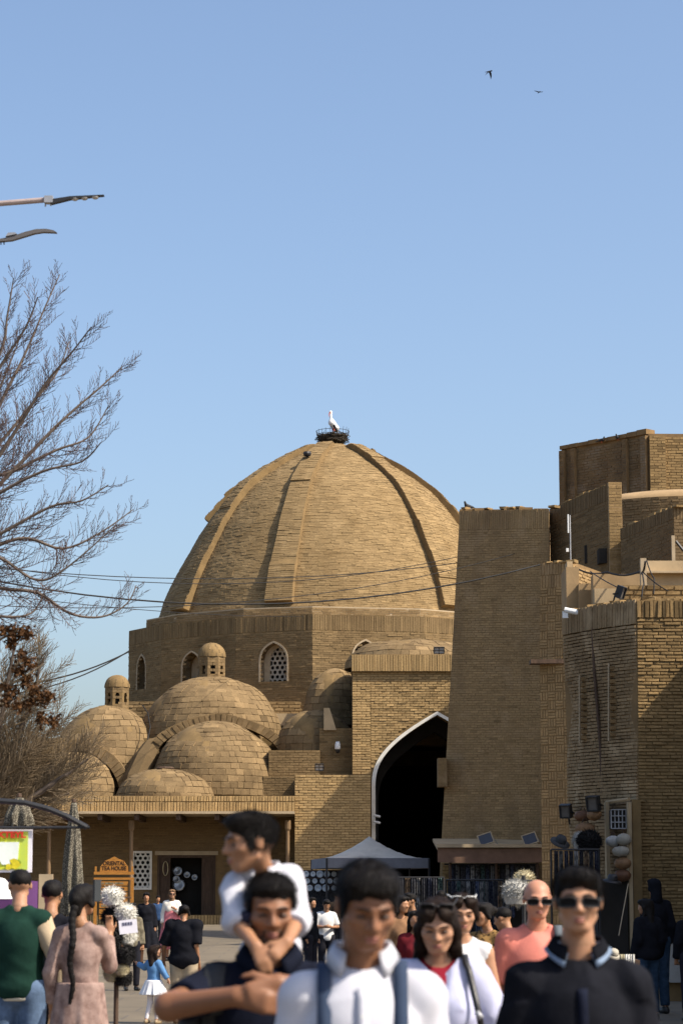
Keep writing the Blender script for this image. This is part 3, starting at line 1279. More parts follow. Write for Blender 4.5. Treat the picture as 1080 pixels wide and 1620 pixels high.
# ---- portal
PY = 98.0
gz0 = ground_z(PY) - 0.05
ACX = W(692, 1240, PY).x
a_in = 98 * PY / FPX
z_sp, z_ap = GZ(1243, PY), GZ(1131, PY)
arch_in = arch_path(a_in, z_sp, z_ap - z_sp, 18, gz0, 0.34, 0.80, 0.60)
arch_in = [(ACX + x, z) for x, z in arch_in]
arch_out = [(ACX + x, z) for x, z in arch_path(a_in + 0.15, z_sp + 0.02, z_ap - z_sp + 0.12, 18, gz0, 0.34, 0.80, 0.60)]
xl, xr = W(557, 1130, PY).x, 2 * ACX - W(557, 1130, PY).x
ztop = GZ(1036, PY)
zcor = GZ(1063, PY)
fr = lambda x, z, d: Vector((x, PY - d, z))
outer = [(xl, gz0)] + arch_in + [(xr, gz0), (xr, ztop), (xl, ztop)]
portal = plate('portal', outer, [], fr, 0.9, M_MORTAR, BD)
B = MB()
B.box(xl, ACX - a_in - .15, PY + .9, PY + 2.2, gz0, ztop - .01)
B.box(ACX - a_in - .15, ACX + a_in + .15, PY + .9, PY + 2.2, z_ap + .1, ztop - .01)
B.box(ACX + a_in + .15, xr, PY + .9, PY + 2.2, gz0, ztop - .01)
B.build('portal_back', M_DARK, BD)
fP = plane_fn((0, PY, 0), (1, 0, 0), (0, 0, 1), (0, -1, 0))
xpil = W(586, 1130, PY).x
zl_top = GZ(1226, PY)
zl_low = GZ(1226, 95.25)
notarch = lambda u, v, A: ~in_loop(arch_out, u, v) & ~in_loop(arch_out, A[:, 0], v) & ~in_loop(arch_out, A[:, 1], v)
ch, bl = 0.10, 0.32
A1 = lay(xpil - xl, zl_top + .02, zcor, ch, bl * 1.0, 0.014, 0.15, notarch, xl)               # pilaster
A2 = lay(xr - xpil - (xpil - xl), zl_top - 3.0, zcor, ch, bl, 0.014, 0.15, notarch, xpil)     # panel above the arch
vis = A2[:, 0] < W(712, 1130, PY).x
low = A2[:, 2] < zl_top
A2n = A2[vis & ~low]
FYL = 95.25
A3x0, A3x1 = W(466, 1300, FYL).x, W(586, 1300, FYL).x
fL = plane_fn((0, FYL, 0), (1, 0, 0), (0, 0, 1), (0, -1, 0))
arch_low = [(ACX - a_in - 0.20, -2), (ACX - a_in - 0.20, z_sp), (ACX + 20, z_sp + 4), (ACX + 20, -2)]
A3 = lay(A3x1 - A3x0, gz0, zl_low, ch, bl, 0.014, 0.18, None, A3x0)
bl_ = [A1, A2n, A3[A3[:, 2] > GZ(1440, PY)]]
tot = sum(len(x) for x in bl_)
# lower wall left of the arch
B = MB()
yb = PY + 1.6
xj = ACX - a_in - 0.14
outer = [(A3x0, gz0), (A3x1, gz0), (A3x1, zl_low), (A3x0, zl_low)]
frL = lambda x, z, d: Vector((x, FYL - d, z))
lower = plate('lower_wall', outer, [], frL, 2.7, M_MORTAR, BD)
budget = 300
seg = A3[A3[:, 2] > GZ(1400, PY)]
rest3 = A3[~(A3[:, 2] > GZ(1400, PY))]
n3 = min(len(seg), 150)
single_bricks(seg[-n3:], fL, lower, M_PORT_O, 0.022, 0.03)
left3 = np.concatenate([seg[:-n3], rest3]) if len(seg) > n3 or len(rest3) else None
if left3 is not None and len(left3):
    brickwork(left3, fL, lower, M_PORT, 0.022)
up = np.concatenate([A1, A2n])
up = up[np.argsort(up[:, 0])]
nU = min(len(up), budget - n3)
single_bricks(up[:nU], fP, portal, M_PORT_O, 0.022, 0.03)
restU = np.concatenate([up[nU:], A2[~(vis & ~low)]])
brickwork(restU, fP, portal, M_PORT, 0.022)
# shadowed step above the recessed panel: the crowning soldier course stands proud
B = MB()
B.box(xl - 0.03, xr + 0.03, PY - 0.16, PY + 2.0, zcor, ztop)
cor = B.build('crowning_band', M_MORTAR, BD)
A = lay(xr - xl + .06, zcor + .01, ztop, ztop - zcor, 0.105, 0.016, 0.25, None, xl - .03)
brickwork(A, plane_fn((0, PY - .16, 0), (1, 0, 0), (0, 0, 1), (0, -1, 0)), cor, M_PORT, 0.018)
V, F = band_geom(arch_out, arch_in, fr, 0.05, -0.12)
obj('arch_trim', V, F, M_WHITE, BD)
# passage behind the arch, its deep shade put into a near-black plaster colour
M_ARCH_SHADE = mat('arch_shade_plaster', (0.03, 0.027, 0.025), .95, .3, 1.5)
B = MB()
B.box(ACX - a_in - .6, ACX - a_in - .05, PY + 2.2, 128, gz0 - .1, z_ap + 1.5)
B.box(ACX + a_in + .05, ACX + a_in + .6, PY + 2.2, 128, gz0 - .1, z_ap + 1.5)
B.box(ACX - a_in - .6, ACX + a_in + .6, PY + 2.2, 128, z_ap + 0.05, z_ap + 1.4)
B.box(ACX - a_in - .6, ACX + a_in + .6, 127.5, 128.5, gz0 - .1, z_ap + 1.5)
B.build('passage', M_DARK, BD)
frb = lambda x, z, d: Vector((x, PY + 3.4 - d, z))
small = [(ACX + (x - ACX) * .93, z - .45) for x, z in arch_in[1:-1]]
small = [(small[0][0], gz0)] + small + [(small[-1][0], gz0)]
plate('inner_arch', [(ACX - a_in - .2, gz0)] + small + [(ACX + a_in + .2, gz0), (ACX + a_in + .2, z_ap + .4), (ACX - a_in - .2, z_ap + .4)], [], frb, 0.6, M_ARCH_SHADE, BD)
# stepped return walls left of the portal
steps = [(505, 557, 1152, PY + 0.7, 3.0), (425, 506, 1187, PY + 0.35, 2.6), (416, 492, 1228, PY - 0.02, 1.4)]
for a, b, top, y, dp in steps:
    B = MB()
    xa, xb, zz = W(a, top, y).x, W(b, top, y).x, GZ(top, y)
    B.box(xa, xb, y, y + dp, GZ(1268, y), zz)
    st = B.build('return_wall', M_MORTAR, BD)
    brickwork(lay(xb - xa, GZ(1262, y), zz, ch, bl, 0.014, 0.2, None, xa), plane_fn((0, y, 0), (1, 0, 0), (0, 0, 1), (0, -1, 0)), st, M_DRUM, 0.012)
B = MB()
y = PY + 0.6
B.prism([W(512, 1155, y), W(512, 1120, y), W(521, 1120, y), W(532, 1155, y)], (0, 1.2, 0))
B.build('pinnacle', M_PALEPL, BD)

# ---- low arcade on the left: parapet, eaves, posts, dark wall with door and screen
AY = 95.0
ax0, ax1 = W(-130, 1270, AY).x, W(466, 1270, AY).x
zp1, zp0 = GZ(1259, AY), GZ(1284, AY)
B = MB()
B.box(ax0, ax1, AY, AY + 0.7, zp0, zp1)
par = B.build('parapet', M_MORTAR, BD)
zm = zp0 + (zp1 - zp0) * 0.62
fA = plane_fn((0, AY, 0), (1, 0, 0), (0, 0, 1), (0, -1, 0))
Ar = np.concatenate([lay(ax1 - ax0, zp0, zm, zm - zp0, 0.115, 0.022, 0.3, None, ax0), lay(ax1 - ax0, zm + .01, zp1, zp1 - zm, 0.115, 0.022, 0.3, None, ax0)])
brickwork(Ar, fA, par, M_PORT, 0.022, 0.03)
B = MB()
B.box(ax0, ax1 + .0, AY - 0.55, AY + 4.2, zp0 - 0.10, zp0 - 0.004)
B.build('eaves_slab', M_LIME, BD)
for k, px in enumerate(range(-80, 460, 60)):
    B = MB()
    x = W(px + random.uniform(-4, 4), 1290, AY).x
    B.box(x - .09, x + .09, AY - 0.42, AY + 3.2, zp0 - 0.33, zp0 - 0.104)
    B.build('eaves_beam', M_OLDWOOD, BD)
for px in (-92, 78, 208, 455):
    x = W(px, 1340, AY + .2).x
    B = MB()
    z0 = ground_z(AY) + 0.12
    B.lathe([(.13, z0), (.13, z0 + .25), (.075, z0 + .33), (.085, z0 + 1.2), (.075, zp0 - .75), (.12, zp0 - .66), (.12, zp0 - .335)], (x, AY + .2, 0), 10)
    B.build('post', M_WOOD, BD, smooth=False)
AW = AY + 3.1
wx0, wx1 = W(-140, 1350, AW).x, W(470, 1350, AW).x
zw0, zw1 = gz0, zp0 - 0.11
dx0, dx1, dz1 = W(249, 1400, AW).x, W(341, 1400, AW).x, GZ(1353, AW)
lx0, lx1, lz0, lz1 = W(212, 1380, AW).x, W(237, 1380, AW).x, GZ(1404, AW), GZ(1350, AW)
frA = lambda x, z, d: Vector((x, AW - d, z))
wall = plate('arcade_wall', [(wx0, zw0), (dx0, zw0), (dx0, dz1), (dx1, dz1), (dx1, zw0), (wx1, zw0), (wx1, zw1), (wx0, zw1)],
             [[(lx0, lz0), (lx1, lz0), (lx1, lz1), (lx0, lz1)]], frA, 0.5, M_MORTAR_D, BD)
fW = plane_fn((0, AW, 0), (1, 0, 0), (0, 0, 1), (0, -1, 0))
A = lay(wx1 - wx0, zw0, zw1, 0.1, 0.4, 0.02, 0.2,
        lambda u, v, A: ~((A[:, 1] > dx0 - .12) & (A[:, 0] < dx1 + .12) & (v < dz1 + .2)) & ~((A[:, 1] > lx0 - .1) & (A[:, 0] < lx1 + .1) & (v < lz1 + .1) & (v > lz0 - .1)), wx0)
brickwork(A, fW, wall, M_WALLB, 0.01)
B = MB()
B.box(lx0 - .09, lx0, AW - .06, AW + .2, lz0 - .09, lz1 + .09)
B.box(lx1, lx1 + .09, AW - .06, AW + .2, lz0 - .09, lz1 + .09)
B.box(lx0, lx1, AW - .06, AW + .2, lz1, lz1 + .09)
B.box(lx0, lx1, AW - .06, AW + .2, lz0 - .09, lz0)
sw = B.build('screen_window', M_WHITE, BD)
hex_lattice('lattice', [(lx0 - .05, lz0 - .05), (lx1 + .05, lz0 - .05), (lx1 + .05, lz1 + .05), (lx0 - .05, lz1 + .05)], 0.2, lambda x, z, d: frA(x, z, d - .05), 0.06, M_WHITE, sw, 0.36)
B = MB()
B.box(lx0 - .2, lx1 + .2, AW + .3, AW + .35, lz0 - .2, lz1 + .2)
B.build('dark_back', M_DARK, sw)
B = MB()
B.box(dx0 - .1, dx1 + .1, AW - .09, AW - .004, dz1 + .004, dz1 + .16)
B.build('door_lintel', M_LIME, BD)
B = MB()
B.box(dx0, dx0 + .09, AW - .02, AW + .3, zw0, dz1)
B.box(dx1 - .09, dx1, AW - .02, AW + .3, zw0, dz1)
B.box(dx0 + .09, dx1 - .09, AW - .02, AW + .3, dz1 - .1, dz1)
dfr = B.build('door', M_OLDWOOD, BD)
dm = dx0 + (dx1 - dx0) * 0.22
dm2 = dx0 + (dx1 - dx0) * 0.76
for (u0, u1) in ((dx0 + .1, dm), (dm2, dx1 - .1)):
    B = MB()
    B.box(u0, u1, AW + .02, AW + .08, zw0 + .05, dz1 - .11)
    nrow = 4
    for i in range(nrow):
        za = zw0 + .15 + (dz1 - zw0 - .35) / nrow * i
        B.box(u0 + .07, u1 - .07, AW - .005, AW + .018, za, za + (dz1 - zw0 - .35) / nrow - .09)
    B.build('door_leaf', M_OLDWOOD, dfr)
B = MB()
B.box(dm + .01, dm2 - .01, AW + 1.4, AW + 1.5, zw0, dz1)
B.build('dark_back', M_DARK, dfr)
B = MB()
B.box(wx0, W(430, 1400, AW).x, AW - 1.1, AW - .51, gz0, gz0 + .42)
pl = B.build('brick_bench', M_MORTAR, BD)
A = lay(W(430, 1400, AW).x - wx0, gz0 + .02, gz0 + .42, .4, .12, .03, .2, None, wx0)
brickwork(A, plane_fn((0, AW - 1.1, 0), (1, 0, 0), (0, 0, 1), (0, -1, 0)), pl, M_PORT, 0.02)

# brass plates, bowls and a hoop shown in the doorway
M_BRASS = mat('dull_brass', (0.42, 0.34, 0.2), 0.35, 0.3, 9.0, metal=0.8)
M_TIN = mat('tinned_copper', (0.42, 0.42, 0.42), 0.35, 0.25, 9.0, metal=0.7)
plates = [(281, 1378, .2, 'upper left of the doorway'), (279, 1391, .16, 'middle left of the doorway'), (283, 1400, .26, 'lower left of the doorway, the largest'),
          (296, 1384, .14, 'middle of the doorway'), (308, 1388, .13, 'right part of the doorway')]
for px, py, r, wh in plates:
    c = W(px, py, AW + 1.1)
    B = MB()
    Mx = Matrix.Translation(c) @ Matrix.Rotation(math.radians(80), 4, 'X')
    B2 = MB()
    B2.lathe([(.001, .0), (r * .55, .0), (r * .62, .02), (r, .04), (r * .98, .05), (r * .6, .03), (.001, .012)], (0, 0, 0), 16)
    B.add([Mx @ Vector(v) for v in B2.V], B2.F)
    tag(B.build('metal_plate', M_TIN, None, True), 'round tinned plate hung in the dark doorway, ' + wh, 'plate', 'plates hung in the tea house doorway')
B = MB()
c = W(262, 1374, AW - .1)
B.tube([c + Vector((.28 * math.cos(t) * .35, 0, .28 * math.sin(t))) for t in np.linspace(0, 2 * math.pi, 25)], .02, 6, False)
tag(B.build('brass_hoop', M_BRASS, None, True), 'thin brass hoop hanging on the dark door leaf', 'hoop')
# ================================================================== the buildings on the right
def quad_fn(BL, BR, TR, TL, Wd, Hd, Nn):
    BL, BR, TR, TL, Nn = [np.array(q, float) for q in (BL, BR, TR, TL, Nn)]

    def f(u, v, d):
        s, t = (np.asarray(u) / Wd)[:, None], (np.asarray(v) / Hd)[:, None]
        return (BL * (1 - s) + BR * s) * (1 - t) + (TL * (1 - s) + TR * s) * t + np.outer(d, Nn)
    return f


def wall_quad(name, BL, BR, TR, TL, back, core, bm, parent, ch=0.08, bl=0.25, proud=0.014, gap=0.012, soldier=0.0, mask=None, jit=0.25, bulge=None):
    BL, BR, TR, TL, back = [Vector(q) for q in (BL, BR, TR, TL, back)]
    B = MB()
    n = 8
    V, F = [], []
    for layer in (Vector((0, 0, 0)), back):
        for j in range(n + 1):
            for i in range(n + 1):
                s_, t_ = i / n, j / n
                V.append(BL.lerp(BR, s_).lerp(TL.lerp(TR, s_), t_) + layer)
    q = (n + 1) ** 2
    for j in range(n):
        for i in range(n):
            k = j * (n + 1) + i
            F.append([k, k + 1, k + n + 2, k + n + 1])
            F.append([q + k, q + k + n + 1, q + k + n + 2, q + k + 1])
    rim = [i for i in range(n + 1)] + [j * (n + 1) + n for j in range(1, n + 1)] + [n * (n + 1) + i for i in range(n - 1, -1, -1)] + [j * (n + 1) for j in range(n - 1, 0, -1)]
    for a_, b_ in zip(rim, rim[1:] + rim[:1]):
        F.append([b_, a_, a_ + q, b_ + q])
    B.add(V, F)
    o = B.build(name, core, parent)
    Wd = ((BR - BL).length + (TR - TL).length) / 2
    Hd = ((TL - BL).length + (TR - BR).length) / 2
    nn = (BR - BL).cross(TL - BL).normalized()
    f = quad_fn(BL, BR, TR, TL, Wd, Hd, nn)
    if bm is not None:
        rows = [brick_mesh(lay(Wd, 0.0, Hd - soldier, ch, bl, gap, jit, mask), f, proud, 0.02, 0.7, 0.004)]
        if soldier:
            rows.append(brick_mesh(lay(Wd, Hd - soldier, Hd, soldier, ch * 0.95, gap, .25), f, proud * 1.6, 0.02, 0.5, 0.004))
        V, F, t = merge(rows)
        obj('brickwork', V, F, bm, o, False, t, kind='stuff')
    return o, f, Wd, Hd


def at_ground(px, Y):
    z = ground_z(Y) - 0.05
    py = HORIZON + (CAMZ - z) * FPX / Y
    p = W(px, py, Y)
    return Vector((p.x, Y, z))


# ---- battered tower
TW = thing('brick_tower', 'tall plain brick tower with a slightly leaning left edge', 'tower', (4.8, 75, ground_z(75)))
TL, TR = W(727, 808, 75.0), W(868, 805, 73.3)
BL, BR = at_ground(689, 74.5), at_ground(862, 72.8)
wall_quad('front_wall', BL, BR, TR, TL, (0.75, 7.0, 0), M_MORTAR_D, M_TOWER, TW, 0.075, 0.26, 0.006, 0.007, 0.62)
B = MB()
for k in range(6):
    f = k / 6
    p = TL.lerp(TR, f)
    q = TL.lerp(TR, f + 1 / 6.2)
    B.box(p.x, q.x, p.y - .02, 75.6, p.z - .03, p.z + .05 + .03 * math.sin(k * 2.2))
B.build('coping', M_MORTAR_D, TW)
B = MB()
p = W(701, 1232, 74.5)
B.box(p.x - .18, p.x + .1, 74.2, 74.9, GZ(1245, 74.5), GZ(1200, 74.5))
B.build('corner_repair', M_TOWER, TW)

# ---- long courtyard building behind: receding walls, pillar end, low dome
CB = thing('courtyard_building', 'brown brick courtyard building with stepped roof walls behind the tower', 'building', (8.5, 71, ground_z(71)))
a, b = W(869, 805, 74.2), W(960, 766, 71.2)
ab, bb = Vector((a.x, a.y, 0.3)), Vector((b.x, b.y, 0.3))
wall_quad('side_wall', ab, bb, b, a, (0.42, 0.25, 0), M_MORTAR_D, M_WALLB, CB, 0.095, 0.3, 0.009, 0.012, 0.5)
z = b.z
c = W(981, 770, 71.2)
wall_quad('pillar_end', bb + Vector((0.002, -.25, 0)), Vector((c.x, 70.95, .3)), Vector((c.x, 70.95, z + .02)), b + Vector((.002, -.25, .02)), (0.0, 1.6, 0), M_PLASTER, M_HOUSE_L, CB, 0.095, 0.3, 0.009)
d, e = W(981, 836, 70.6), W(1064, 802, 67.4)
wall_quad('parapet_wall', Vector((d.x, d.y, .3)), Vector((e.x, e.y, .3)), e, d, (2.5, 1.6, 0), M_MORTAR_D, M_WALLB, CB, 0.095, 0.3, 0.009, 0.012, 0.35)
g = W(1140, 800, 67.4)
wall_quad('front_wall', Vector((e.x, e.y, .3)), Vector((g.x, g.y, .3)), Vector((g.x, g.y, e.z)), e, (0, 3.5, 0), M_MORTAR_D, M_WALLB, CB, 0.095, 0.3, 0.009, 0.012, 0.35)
# dark window slots and a niche in the side wall
for px, y0, y1, w_ in ((928, 865, 893, 5), (951, 870, 893, 7)):
    yy = 72.6 if px < 940 else 71.6
    p, q = W(px - w_ / 2, y1, yy), W(px + w_ / 2, y0, yy)
    B = MB()
    B.box(p.x - .05, q.x + .05, yy - .34, yy + .2, p.z, q.z)
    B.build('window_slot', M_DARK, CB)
B = MB()
c = W(1075, 830, 92)
r_ = 180 * 92 / FPX
B.lathe([(r_ * math.cos(s) ** .9 + .01, .68 * math.sin(s)) for s in np.linspace(0, math.pi / 2, 12)], W(1075, 815, 92), 40)
B.build('low_dome', M_PLASTER, CB, smooth=True)
B = MB()
B.lathe([(r_ * 1.03, -9.0), (r_ * 1.03, .02), (r_ * .96, .03)], W(1075, 815, 92), 40)
ld = B.build('dome_drum', M_MORTAR_D, CB)
_S = Rev([(r_ * 1.03, W(1075, 815, 92).z - 3.0), (r_ * 1.03, W(1075, 815, 92).z)], W(1075, 815, 92).x, 92)
V, F, t = brick_mesh(lay_rot(_S.r, 0, _S.L, .1, .34, -2.2, 2.2, .012, .3), _S.fn, .02, .02, .8, .003, .25)
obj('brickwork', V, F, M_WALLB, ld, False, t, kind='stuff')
# eaves light pole and shade panel at the right edge
B = MB()
p = W(1064, 895, 66)
B.box(p.x - .04, p.x + .05, 65.9, 66.0, p.z - .1, GZ(848, 66))
B.build('post', M_LIME, CB)
B = MB()
p = W(1068, 856, 66)
B.tube([p, p + Vector((.35, 0, -.45)), p + Vector((.4, 0, -.9))], .04, 6)
B.build('bracket', M_BLACK, CB)

# ---- octagonal brick drum far behind
OD = thing('octagonal_drum', 'dark octagonal brick drum with pilasters rising behind the courtyard roofs', 'building', (15, 118, 9))
z1 = GZ(686, 110.0)
z0 = GZ(830, 110.0)
o1, o2 = W(888, 740, 114.0), W(1026, 740, 110.0)
o1, o2 = Vector((o1.x, 114.0, 0)), Vector((o2.x, 110.0, 0))
L = (o2 - o1).length
o3 = o2 + Vector((L, 0.2, 0))
P = [o1, o2, o3, o3 + Vector((L * .7, L * .7, 0)), o3 + Vector((L * .7, L * 1.7, 0)), o1 + Vector((0.6, L * 1.2, 0))]
B = MB()
B.prism([Vector((p.x, p.y, z0 - 4)) for p in P], (0, 0, z1 - z0 + 4))
core = B.build('wall', M_MORTAR_D, OD)
M_FACE = brick_mat('drum_face_brick', WALLC, stain=(0.07, 0.055, 0.045), stain_amt=0.75, sscale=0.35, pale=(0.33, 0.27, 0.2), pale_amt=0.35)
for p, q, bm in ((o1, o2, M_FACE), (o2, o3, M_HOUSE_L)):
    e = (q - p).normalized()
    f = plane_fn((p.x, p.y, 0), (e.x, e.y, 0), (0, 0, 1), (e.y, -e.x, 0))
    Ax = lay(L, z0, z1 - .15, 0.13, 0.42, 0.02, 0.3)
    brickwork(Ax, f, core, bm, 0.02)
    for u0, u1 in ((0.0, 0.32), (0.75, 0.98), (L - 1.45, L - 1.2), (L - .35, L - .02)) if bm is M_FACE else ((0.0, .75), (L - .6, L - .02)):
        B = MB()
        fv = lambda u, z, d: Vector(f(np.array([u]), np.array([z]), np.array([d]))[0])
        V = [fv(u, zz, dd) for zz in (z0, z1 - .1) for u, dd in ((u0, .01), (u1, .01), (u1, .2), (u0, .2))]
        B.add(V, [[0, 1, 5, 4], [1, 2, 6, 5], [2, 3, 7, 6], [3, 0, 4, 7], [4, 5, 6, 7]])
        pil = B.build('pilaster', M_MORTAR_D, OD)
        brickwork(lay(u1 - u0, z0, z1 - .12, 0.13, 0.3, 0.02, .2, None, u0), lambda u, v, d, f=f: f(u, v, d + .2), pil, bm, 0.015)
for k in range(9):
    f_ = k / 9
    p = o1.lerp(o2, f_)
    B = MB()
    B.box(-.02, L / 9 - .04, -.12, .5, 0, .16 + .1 * random.random(), Matrix.Translation((p.x, p.y, z1 - .02)) @ Matrix.Rotation(math.atan2(o2.y - o1.y, o2.x - o1.x), 4, 'Z'))
    B.build('coping_stone', M_MORTAR_D, OD)

# ---- narrow buttress of patterned brick
BT = thing('brick_buttress', 'narrow buttress of patterned brickwork between the tower and the corner house', 'buttress', (6.0, 66, ground_z(66)))
yb = 66.0
p0, p1 = W(854, 890, yb), W(897, 890, yb)
zb0 = ground_z(yb) - .05
xb0, xb1 = at_ground(858, yb).x, at_ground(905, yb).x
YR = Vector((0, -.45, 0))       # its right edge stands nearer
BLq, BRq = Vector((xb0, yb, zb0)), Vector((xb1, yb, zb0)) + YR
B = MB()
zc = GZ(1040, yb)
pc0, pc1 = W(853, 1040, yb), W(895, 1040, yb)


def basket(wd, z0, z1, u0=0.0):
    """short bricks laid upright and flat in turn"""
    rows = []
    z = z0
    i = 0
    while z < z1 - .1:
        x = 0.0
        j = 0
        while x < wd - .05:
            if (i + j) % 2:
                for q in range(3):
                    rows.append((u0 + x + .01, u0 + min(wd, x + .24) - .01, z + q * .08 + .008, z + (q + 1) * .08 - .008))
            else:
                for q in range(3):
                    a_, b_ = x + q * .08 + .008, x + (q + 1) * .08 - .008
                    if b_ < wd:
                        rows.append((u0 + a_, u0 + b_, z + .01, z + .23))
            x += .24
            j += 1
        z += .24
        i += 1
    return np.array(rows)


o, f, wd, hd = wall_quad('lower_shaft', BLq, BRq, Vector((pc1.x, yb, zc)) + YR, Vector((pc0.x, yb, zc)), (1.2, 2.5, 0), M_MORTAR_D, None, BT)
brickwork(basket(wd, 0, hd), f, o, M_HOUSE, 0.013)
_p = Vector((max(BRq.x, pc1.x) + .005, yb - .44, zb0))
_e = Vector((1.2, 2.5, 0)).normalized()
brickwork(lay(2.6, 0, GZ(895, yb) - zb0, .09, .28, .012, .25), plane_fn(_p, _e, (0, 0, 1), (_e.y, -_e.x, 0)), o, M_HOUSE, .02)
o, f, wd, hd = wall_quad('upper_shaft', Vector((pc0.x, yb + .06, zc)), Vector((pc1.x, yb + .06, zc)) + YR, p1 + Vector((0, .06, 0)) + YR, p0 + Vector((0, .06, 0)), (1.2, 2.5, 0), M_MORTAR_D, None, BT)
brickwork(basket(wd, 0, hd - .75), f, o, M_HOUSE, 0.013)
brickwork(lay(wd, hd - .72, hd, .36, .085, .012, .2), f, o, M_TOWER, 0.012)
B = MB()
q0, q1 = W(838, 1047, yb - .2), W(893, 1043, yb - .2)
B.box(q0.x, q1.x, yb - .42, yb + .1, q0.z - .06, q0.z + .05)
B.build('ledge', M_OLDWOOD, BT)

# ---- corner house: crusted side wall, lit brick front, roof terrace
CH = thing('corner_house', 'worn corner house with a crusted side wall and a sunlit brick front', 'building', (6, 44, 0))
EY, FYY = 42.0, 44.2
n1, n0 = W(1006, 948, EY), at_ground(1012, EY)
f1, f0 = W(890, 968, FYY), at_ground(908, FYY)
o, f, wd, hd = wall_quad('side_wall', f0, n0, n1, f1, (3.5, 1.6, 0), M_MORTAR_D, None, CH)
# crusted face, bulging a little
ff = lambda u, v, d: f(u, v, d + 0.10 * np.sin(np.pi * np.asarray(u) / wd) + 0.03 * np.sin(2.2 * np.asarray(v)))
A = lay(wd, 0.0, hd - .45, 0.06, 0.24, 0.009, 0.3)
V, F, t = merge([brick_mesh(A, ff, 0.005, 0.1, 0.9, 0.003), brick_mesh(lay(wd, hd - .44, hd, .44, .075, .008, .25), ff, 0.014, 0.1, .5, .003)])
obj('brickwork', V, F, M_CRUST, o, False, t, kind='stuff')
for px, y0, y1 in ((922, 1070, 1172), (968, 1052, 1168)):
    B = MB()
    yy = EY + (1006 - px) / 116 * 2.2 - .1
    n = 11
    for i in range(n):
        py = y0 + (y1 - y0) * (i + .5) / n
        p = W(px, py, yy)
        B.box(p.x - .05, p.x + .06, yy - .09, yy + .06, p.z - .03, p.z + .035)
    B.build('vent_brick', M_MORTAR_D, CH, kind='stuff')
    B = MB()
    B.tube([W(px - 6, y0 - 2, yy), W(px - 6, y1 + 4, yy)], .018, 5)
    B.build('slot_edge', M_LIME, CH)
B = MB()
B.tube([W(936, 985, 43.1), W(940, 1070, 43.05), W(949, 1180, 42.95), W(953, 1275, 42.9)], .03, 6)
B.build('rain_pipe', M_OLDWOOD, CH)
# front wall facing the camera
g1 = W(1238, 946, EY)
FX1 = g1.x
fz0, fz1 = -0.05, n1.z - .02
FQ = [n0, Vector((FX1, EY, fz0)), Vector((FX1, EY, fz1)), Vector((n1.x, EY, fz1))]
o, f, wd, hd = wall_quad('front_wall', *FQ, (0, 4.5, 0), M_MORTAR, None, CH)
A = lay(wd, 0.0, hd - .32, 0.058, 0.25, 0.014, 0.3)
near = (A[:, 0] < 0.95) & (A[:, 2] > 1.5)
idx = np.where(near)[0][::-1][:300]
one = np.zeros(len(A), bool)
one[idx] = True
single_bricks(A[one], f, o, M_HOUSE_O, 0.022, 0.03)
V, F, t = merge([brick_mesh(A[~one], f, 0.022, 0.03, 0.8, 0.004), brick_mesh(lay(wd, hd - .31, hd, .31, .075, .012, .25), f, 0.03, .03, .5, .004)])
obj('brickwork', V, F, M_HOUSE_L, o, False, t, kind='stuff')
# the street wing that shades the front, to the right of the picture
WX, WZ = 7.75, 7.75
B = MB()
B.box(WX, WX + 5, 27.0, EY - .01, -.05, WZ)
wg = B.build('street_wing', M_MORTAR_D, CH)
fw = plane_fn((WX, EY - .02, 0), (0, -1, 0), (0, 0, 1), (-1, 0, 0))
brickwork(lay(14.9, 0, WZ, .1, .35, .02, .2), fw, wg, M_HOUSE, .02)
# roof terrace: plastered blocks and low walls
def terr(name, px0, px1, py1, py0, Y, dep, m, bricks=None):
    B = MB()
    p, q = W(px0, py0, Y), W(px1, py1, Y)
    B.box(p.x, q.x, Y, Y + dep, p.z, q.z)
    o = B.build(name, m, CH)
    if bricks:
        brickwork(lay(q.x - p.x, p.z, q.z, bricks, bricks * 3, .03, .25, None, p.x), plane_fn((0, Y, 0), (1, 0, 0), (0, 0, 1), (0, -1, 0)), o, M_HOUSE_L, .02)
    return o


terr('terrace_block', 896, 915, 897, 975, 52.0, 1.2, M_PLASTER)
terr('terrace_block', 915.4, 938, 923, 975, 51.8, 1.6, M_PLASTER)
terr('terrace_block', 896.5, 905, 888, 897.5, 52.2, .5, M_PALEPL)
terr('terrace_wall', 938.4, 1017, 908, 972, 51.2, .5, M_PLASTER)
terr('terrace_panel', 940, 977, 931, 965, 50.5, .3, M_PALEPL)
terr('terrace_wall', 1018, 1260, 887, 930, 49.4, .5, M_PALEPL)
terr('terrace_wall', 985, 1260, 926, 958, 48.6, .6, M_MORTAR, 0.095)
terr('terrace_cap', 1015, 1260, 903, 906, 49.2, .3, M_LIME)
B = MB()
p = W(1016, 884, 49.0)
B.box(p.x - .06, p.x + .06, 48.9, 49.05, GZ(930, 49), p.z)
B.build('terrace_post', M_LIME, CH)
B = MB()
B.box(n1.x + .6, FX1, EY + .3, EY + 7, n1.z - .35, n1.z - .25)
B.build('terrace_floor', M_PLASTER, CH)

